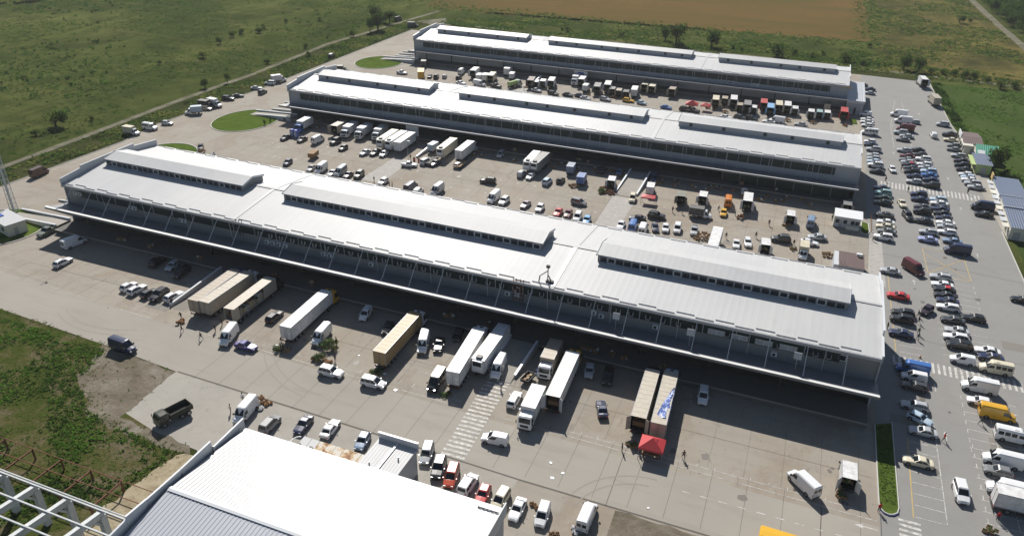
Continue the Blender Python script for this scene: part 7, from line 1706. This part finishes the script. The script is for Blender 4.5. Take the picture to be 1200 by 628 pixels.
SCm = [crown_mesh('foliage', 500, .09, 7, ['leaf_mid', 'leaf_olive', 'leaf_dark'], 31 + k, .75) for k in range(4)]
SG = [crown_mesh('foliage', 500, .09, 7, ['leaf_olive', 'leaf_dry', 'leaf_mid'], 41 + k, .75) for k in range(2)]
CO = crown_mesh('foliage', 500, .08, 8, ['leaf_dark', 'leaf_mid'], 51, 1.0)
def trunk_mesh(seed, h):
    r_ = random.Random(seed); mb = MB(); mb.tube((0, 0, 0), (.02, .01, h * .55), .05, .032, 7)
    for k in range(6):
        a = k * 1.05 + r_.uniform(-.3, .3); z = h * r_.uniform(.28, .55); mb.tube((.01, .005, z), (.3 * math.cos(a), .3 * math.sin(a), z + r_.uniform(.15, .32)), .024, .008, 5)
    return mb.mesh('trunk', ['bark'])
TK = [trunk_mesh(k, 1.0) for k in range(3)]; SK = [trunk_mesh(9 + k, .6) for k in range(2)]
for i, (k_, x, y, h_, lab) in enumerate(PLANTS):
    t = thing({'tree': 'tree', 'shrub': 'shrub', 'conifer': 'conifer'}[k_], lab, {'tree': 'tree', 'shrub': 'shrub', 'conifer': 'conifer'}[k_], (x, y, 0), random.uniform(0, 6), {'tree': 'trees around the fields', 'shrub': 'shrubs in the fields', 'conifer': 'small conifers'}[k_])
    if k_ == 'tree':
        w_ = .62 if ('slim' in lab or 'poplar' in lab) else 1.0
        c = link('crown', TC[i % 4], t, (0, 0, h_ * .5)); c.scale = (h_ * .52 * w_, h_ * .52 * w_, h_ * .66); k = link('trunk', TK[i % 3], t); k.scale = (h_ * .8 * w_, h_ * .8 * w_, h_)
    elif k_ == 'shrub':
        c = link('foliage', SG[i % 2] if ('grey' in lab or 'pale' in lab or 'faint' in lab) else SCm[i % 4], t, (0, 0, h_ * .4)); c.scale = (h_ * .62, h_ * .62, h_ * .78); k = link('stem', SK[i % 2], t); k.scale = (h_, h_, h_)
    else:
        c = link('foliage', CO, t, (0, 0, h_ * .5)); c.scale = (h_ * .32, h_ * .32, h_ * .62); k = link('trunk', SK[0], t); k.scale = (h_ * .6, h_ * .6, h_)
def scatter(name, pts, hs, ws, mats, blades=5, seed=1, spread=.35):
    # many small leaf blades standing on the ground, joined into one object
    r_ = np.random.default_rng(seed); n = len(pts); N = n * blades
    base = np.repeat(np.column_stack([pts, np.zeros(n)]), blades, 0); H = np.repeat(hs, blades) * r_.uniform(.6, 1.15, N); Wd = np.repeat(ws, blades)
    a = r_.uniform(0, 2 * np.pi, N); off = r_.normal(0, 1, (N, 2)) * (Wd * spread)[:, None]; base[:, :2] += off
    dx, dy = np.cos(a), np.sin(a); ln = r_.normal(0, .45, (N, 2)) * H[:, None]
    half = Wd * r_.uniform(.16, .34, N)
    q = np.zeros((N, 4, 3)); q[:, 0] = base; q[:, 1] = base; q[:, 2] = base; q[:, 3] = base
    q[:, 0, 0] -= dx * half * .4; q[:, 0, 1] -= dy * half * .4; q[:, 1, 0] += dx * half * .4 + ln[:, 0] * .5; q[:, 1, 1] += dy * half * .4 + ln[:, 1] * .5; q[:, 1, 0] += dx * half; q[:, 1, 1] += dy * half; q[:, 1, 2] += H * .55
    q[:, 2, 0] += ln[:, 0]; q[:, 2, 1] += ln[:, 1]; q[:, 2, 2] += H; q[:, 3, 0] += ln[:, 0] * .5 - dx * half; q[:, 3, 1] += ln[:, 1] * .5 - dy * half; q[:, 3, 2] += H * .5
    me = bpy.data.meshes.new(name); me.vertices.add(4 * N); me.vertices.foreach_set('co', q.ravel()); me.loops.add(4 * N); me.loops.foreach_set('vertex_index', np.arange(4 * N)); me.polygons.add(N); me.polygons.foreach_set('loop_start', np.arange(0, 4 * N, 4)); me.polygons.foreach_set('loop_total', np.full(N, 4))
    for m_ in mats: me.materials.append(MAT[m_])
    nz = np.sin(pts[:, 0] * .23 + 1.3 * np.sin(pts[:, 1] * .17)) + np.sin(pts[:, 1] * .31 + .7) + r_.normal(0, .6, n)
    mi = np.clip(np.digitize(nz, np.linspace(-1.6, 1.6, len(mats) + 1)[1:-1]), 0, len(mats) - 1)
    me.polygons.foreach_set('material_index', np.repeat(mi, blades).astype(np.int32)); me.update(); me.validate()
    o = bpy.data.objects.new(name, me); COL.objects.link(o); return kind(o, 'stuff')
def inpoly(p, poly):
    x, y = p[:, 0], p[:, 1]; c = np.zeros(len(p), bool); n = len(poly)
    for i in range(n):
        (x0, y0), (x1, y1) = poly[i], poly[(i + 1) % n]
        k = ((y0 > y) != (y1 > y)) & (x < (x1 - x0) * (y - y0) / (y1 - y0 + 1e-12) + x0); c ^= k
    return c
def sample(poly, n):
    P = np.array(poly); lo, hi = P.min(0), P.max(0); out = np.zeros((0, 2))
    while len(out) < n:
        q = rng.uniform(lo, hi, (n * 2, 2)); out = np.vstack([out, q[inpoly(q, poly)]])
    return out[:n]
def clumpy(poly, n, f, thr):
    q = sample(poly, int(n * 2.2)); v = np.sin(q[:, 0] * f + 2 * np.sin(q[:, 1] * f * .7)) + np.sin(q[:, 1] * f * 1.3 + 1.7 * np.sin(q[:, 0] * f * .8)) + rng.normal(0, .5, len(q))
    return q[v > thr][:n]
weed_poly = [(-175, 40), (-150, 84.5), (-115.6, 83.6), (-112, 74), (-103, 68.5), (-82, 66.5), (-85, 52), (-90, 36)]
p = clumpy(weed_poly, 11000, .3, .0); scatter('weeds', p, rng.uniform(.08, .55, len(p)) ** 1.2, rng.uniform(.35, .75, len(p)), ['leaf_mid', 'leaf_bright', 'leaf_olive', 'leaf_mid', 'leaf_bright'], 6, 3)
p = sample(weed_poly, 5000); q_ = np.column_stack([rng.uniform(-119, -97, 500), rng.uniform(67, 85, 500)]); e_ = rng.uniform(0, 1, 160)[:, None]; edge_ = np.vstack([np.array((-117.5, 84)) * (1 - e_) + np.array((-103, 68.5)) * e_ + rng.normal(0, 1.3, (160, 2)), np.array((-103, 68.3)) * (1 - e_) + np.array((-82, 67)) * e_ + rng.normal(0, .9, (160, 2)), np.array((-147, 86.2)) * (1 - e_) + np.array((-116, 84.6)) * e_ + rng.normal(0, .5, (160, 2))]); p = np.vstack([p, q_[::5], edge_]); scatter('dry_grass', p, rng.uniform(.06, .25, len(p)), rng.uniform(.25, .5, len(p)), ['leaf_olive', 'leaf_dry', 'leaf_bright', 'leaf_olive'], 5, 4)
p = clumpy([(-480, 60), (-226, 60), (-223, 178), (-225, 260), (-229, 325), (-226, 395), (-240, 520), (-420, 640), (-560, 400)], 22000, .045, -.1); scatter('meadow_tufts', p, rng.uniform(.15, .55, len(p)) ** 1.2, rng.uniform(.7, 1.6, len(p)), ['leaf_mid', 'leaf_olive', 'leaf_mid', 'leaf_dark', 'leaf_olive', 'leaf_mid'], 5, 5)
p = clumpy([(-480, 60), (-226, 60), (-223, 178), (-225, 260), (-229, 325), (-226, 395), (-240, 520), (-420, 640), (-560, 400)], 1500, .03, .9); scatter('meadow_scrub', p, rng.uniform(.4, 1.3, len(p)), rng.uniform(.9, 2.0, len(p)), ['leaf_dark', 'leaf_mid', 'leaf_olive', 'leaf_mid'], 8, 15)
p = clumpy([(-205.5, 373), (-205, 242), (-209, 194), (-206, 175), (-208, 135), (-213, 98), (-219, 98), (-217.5, 142), (-219, 223), (-222, 325), (-218, 395)], 3200, .2, -.6); scatter('verge_grass', p, rng.uniform(.3, .8, len(p)), rng.uniform(.6, 1.1, len(p)), ['leaf_dark', 'leaf_olive', 'leaf_mid', 'leaf_dry'], 5, 6)
p = clumpy([(-200, 399), (-170, 386), (50, 380), (130, 377), (130, 388), (60, 398), (20, 428), (-200, 434)], 4600, .1, -.3); scatter('hedge_undergrowth', p, rng.uniform(.2, .95, len(p)), rng.uniform(.8, 1.8, len(p)), ['leaf_mid', 'leaf_olive', 'leaf_olive', 'leaf_mid', 'leaf_dry'], 6, 7)
p = clumpy([(29, 400), (98, 400), (97, 520), (92, 620), (60, 800), (29, 800)], 5200, .08, -.2); scatter('dry_tufts', p, rng.uniform(.2, .8, len(p)), rng.uniform(1, 2.4, len(p)), ['leaf_olive', 'leaf_dry', 'leaf_dry', 'leaf_mid'], 5, 8)
p = clumpy([(53, 372), (54, 311), (63, 280), (68, 200), (100, 180), (130, 374)], 2600, .12, .1); scatter('field_tufts', p, rng.uniform(.2, .5, len(p)), rng.uniform(.6, 1.2, len(p)), ['leaf_mid', 'leaf_bright', 'leaf_bright'], 5, 9)
p = clumpy([(50.3, 372), (53, 311), (57, 280), (58.5, 280), (56, 311), (53.5, 373)], 420, .3, -1); scatter('field_edge_weeds', p, rng.uniform(.4, 1.1, len(p)), rng.uniform(.6, 1.2, len(p)), ['leaf_dark', 'leaf_mid'], 6, 10)
p = sample([(22.2, 117), (24.4, 118.5), (24.5, 98.5), (22.2, 98.5)], 900); o = scatter('strip_grass', p, rng.uniform(.03, .09, len(p)), rng.uniform(.15, .3, len(p)), ['leaf_mid', 'leaf_dark', 'leaf_olive'], 5, 11); o.location.z = .16
p = np.vstack([np.column_stack([rng.uniform(-230, 28, 900), 444 + rng.normal(0, 5, 900)]), np.column_stack([28 + rng.normal(0, 4, 900), rng.uniform(445, 760, 900)])]); scatter('field_margin', p, rng.uniform(.2, .9, len(p)), rng.uniform(.9, 2, len(p)), ['leaf_olive', 'leaf_mid', 'leaf_dry', 'leaf_olive'], 5, 16)
def wood(name, pts, hs, seed):
    src = [crown_mesh('canopy', 420, .1, 8, ['leaf_dark', 'leaf_mid', 'leaf_dark', 'leaf_mid', 'leaf_dark'], 61 + k, .9) for k in range(3)]
    co = []; mi = []
    for i, (x, y) in enumerate(pts):
        me = src[i % 3]; a = np.zeros(len(me.vertices) * 3); me.vertices.foreach_get('co', a); a = a.reshape(-1, 3); h_ = hs[i]; an = i * 1.7
        b = np.column_stack([a[:, 0] * math.cos(an) - a[:, 1] * math.sin(an), a[:, 0] * math.sin(an) + a[:, 1] * math.cos(an), a[:, 2]]) * (h_ * .5, h_ * .5, h_ * .55) + (x, y, h_ * .5)
        co.append(b); m_ = np.zeros(len(me.polygons), np.int32); me.polygons.foreach_get('material_index', m_); mi.append(m_)
    q = np.vstack(co); N = len(q) // 4; me = bpy.data.meshes.new(name); me.vertices.add(4 * N); me.vertices.foreach_set('co', q.ravel()); me.loops.add(4 * N); me.loops.foreach_set('vertex_index', np.arange(4 * N)); me.polygons.add(N); me.polygons.foreach_set('loop_start', np.arange(0, 4 * N, 4)); me.polygons.foreach_set('loop_total', np.full(N, 4))
    for m_ in ('leaf_dark', 'leaf_mid', 'leaf_dark', 'leaf_bright', 'leaf_dark'): me.materials.append(MAT[m_])
    me.polygons.foreach_set('material_index', np.concatenate(mi)); me.update(); me.validate()
    for s in src: bpy.data.meshes.remove(s)
    o = bpy.data.objects.new(name, me); COL.objects.link(o); return kind(o, 'stuff')
p = sample([(111, 430), (108.5, 480), (104, 537), (101, 632), (99, 760), (150, 760), (128, 520), (122, 430)], 430); wood('forest', p, rng.uniform(6, 11, 430), 1)
p = sample([(-560, 300), (-462, 335), (-440, 372), (-445, 420), (-600, 420)], 150); wood('woodland_edge', p, rng.uniform(7, 11, 150), 2)

# ------------------------------------------------------------------ a thin even haze over the whole place
hm_ = bpy.data.materials.new('haze'); hm_.use_nodes = True; ht_ = hm_.node_tree
for q in list(ht_.nodes):
    if q.type == 'BSDF_PRINCIPLED': ht_.nodes.remove(q)
pv = ht_.nodes.new('ShaderNodeVolumePrincipled'); pv.inputs['Color'].default_value = (.86, .9, .95, 1); pv.inputs['Density'].default_value = .00009; pv.inputs['Anisotropy'].default_value = .2
ht_.links.new(pv.outputs[0], [q for q in ht_.nodes if q.type == 'OUTPUT_MATERIAL'][0].inputs['Volume']); MAT['haze'] = hm_
kind(MB().box(-3600, 3600, -700, 4600, -1, 95).build('haze', 'haze'), 'stuff')
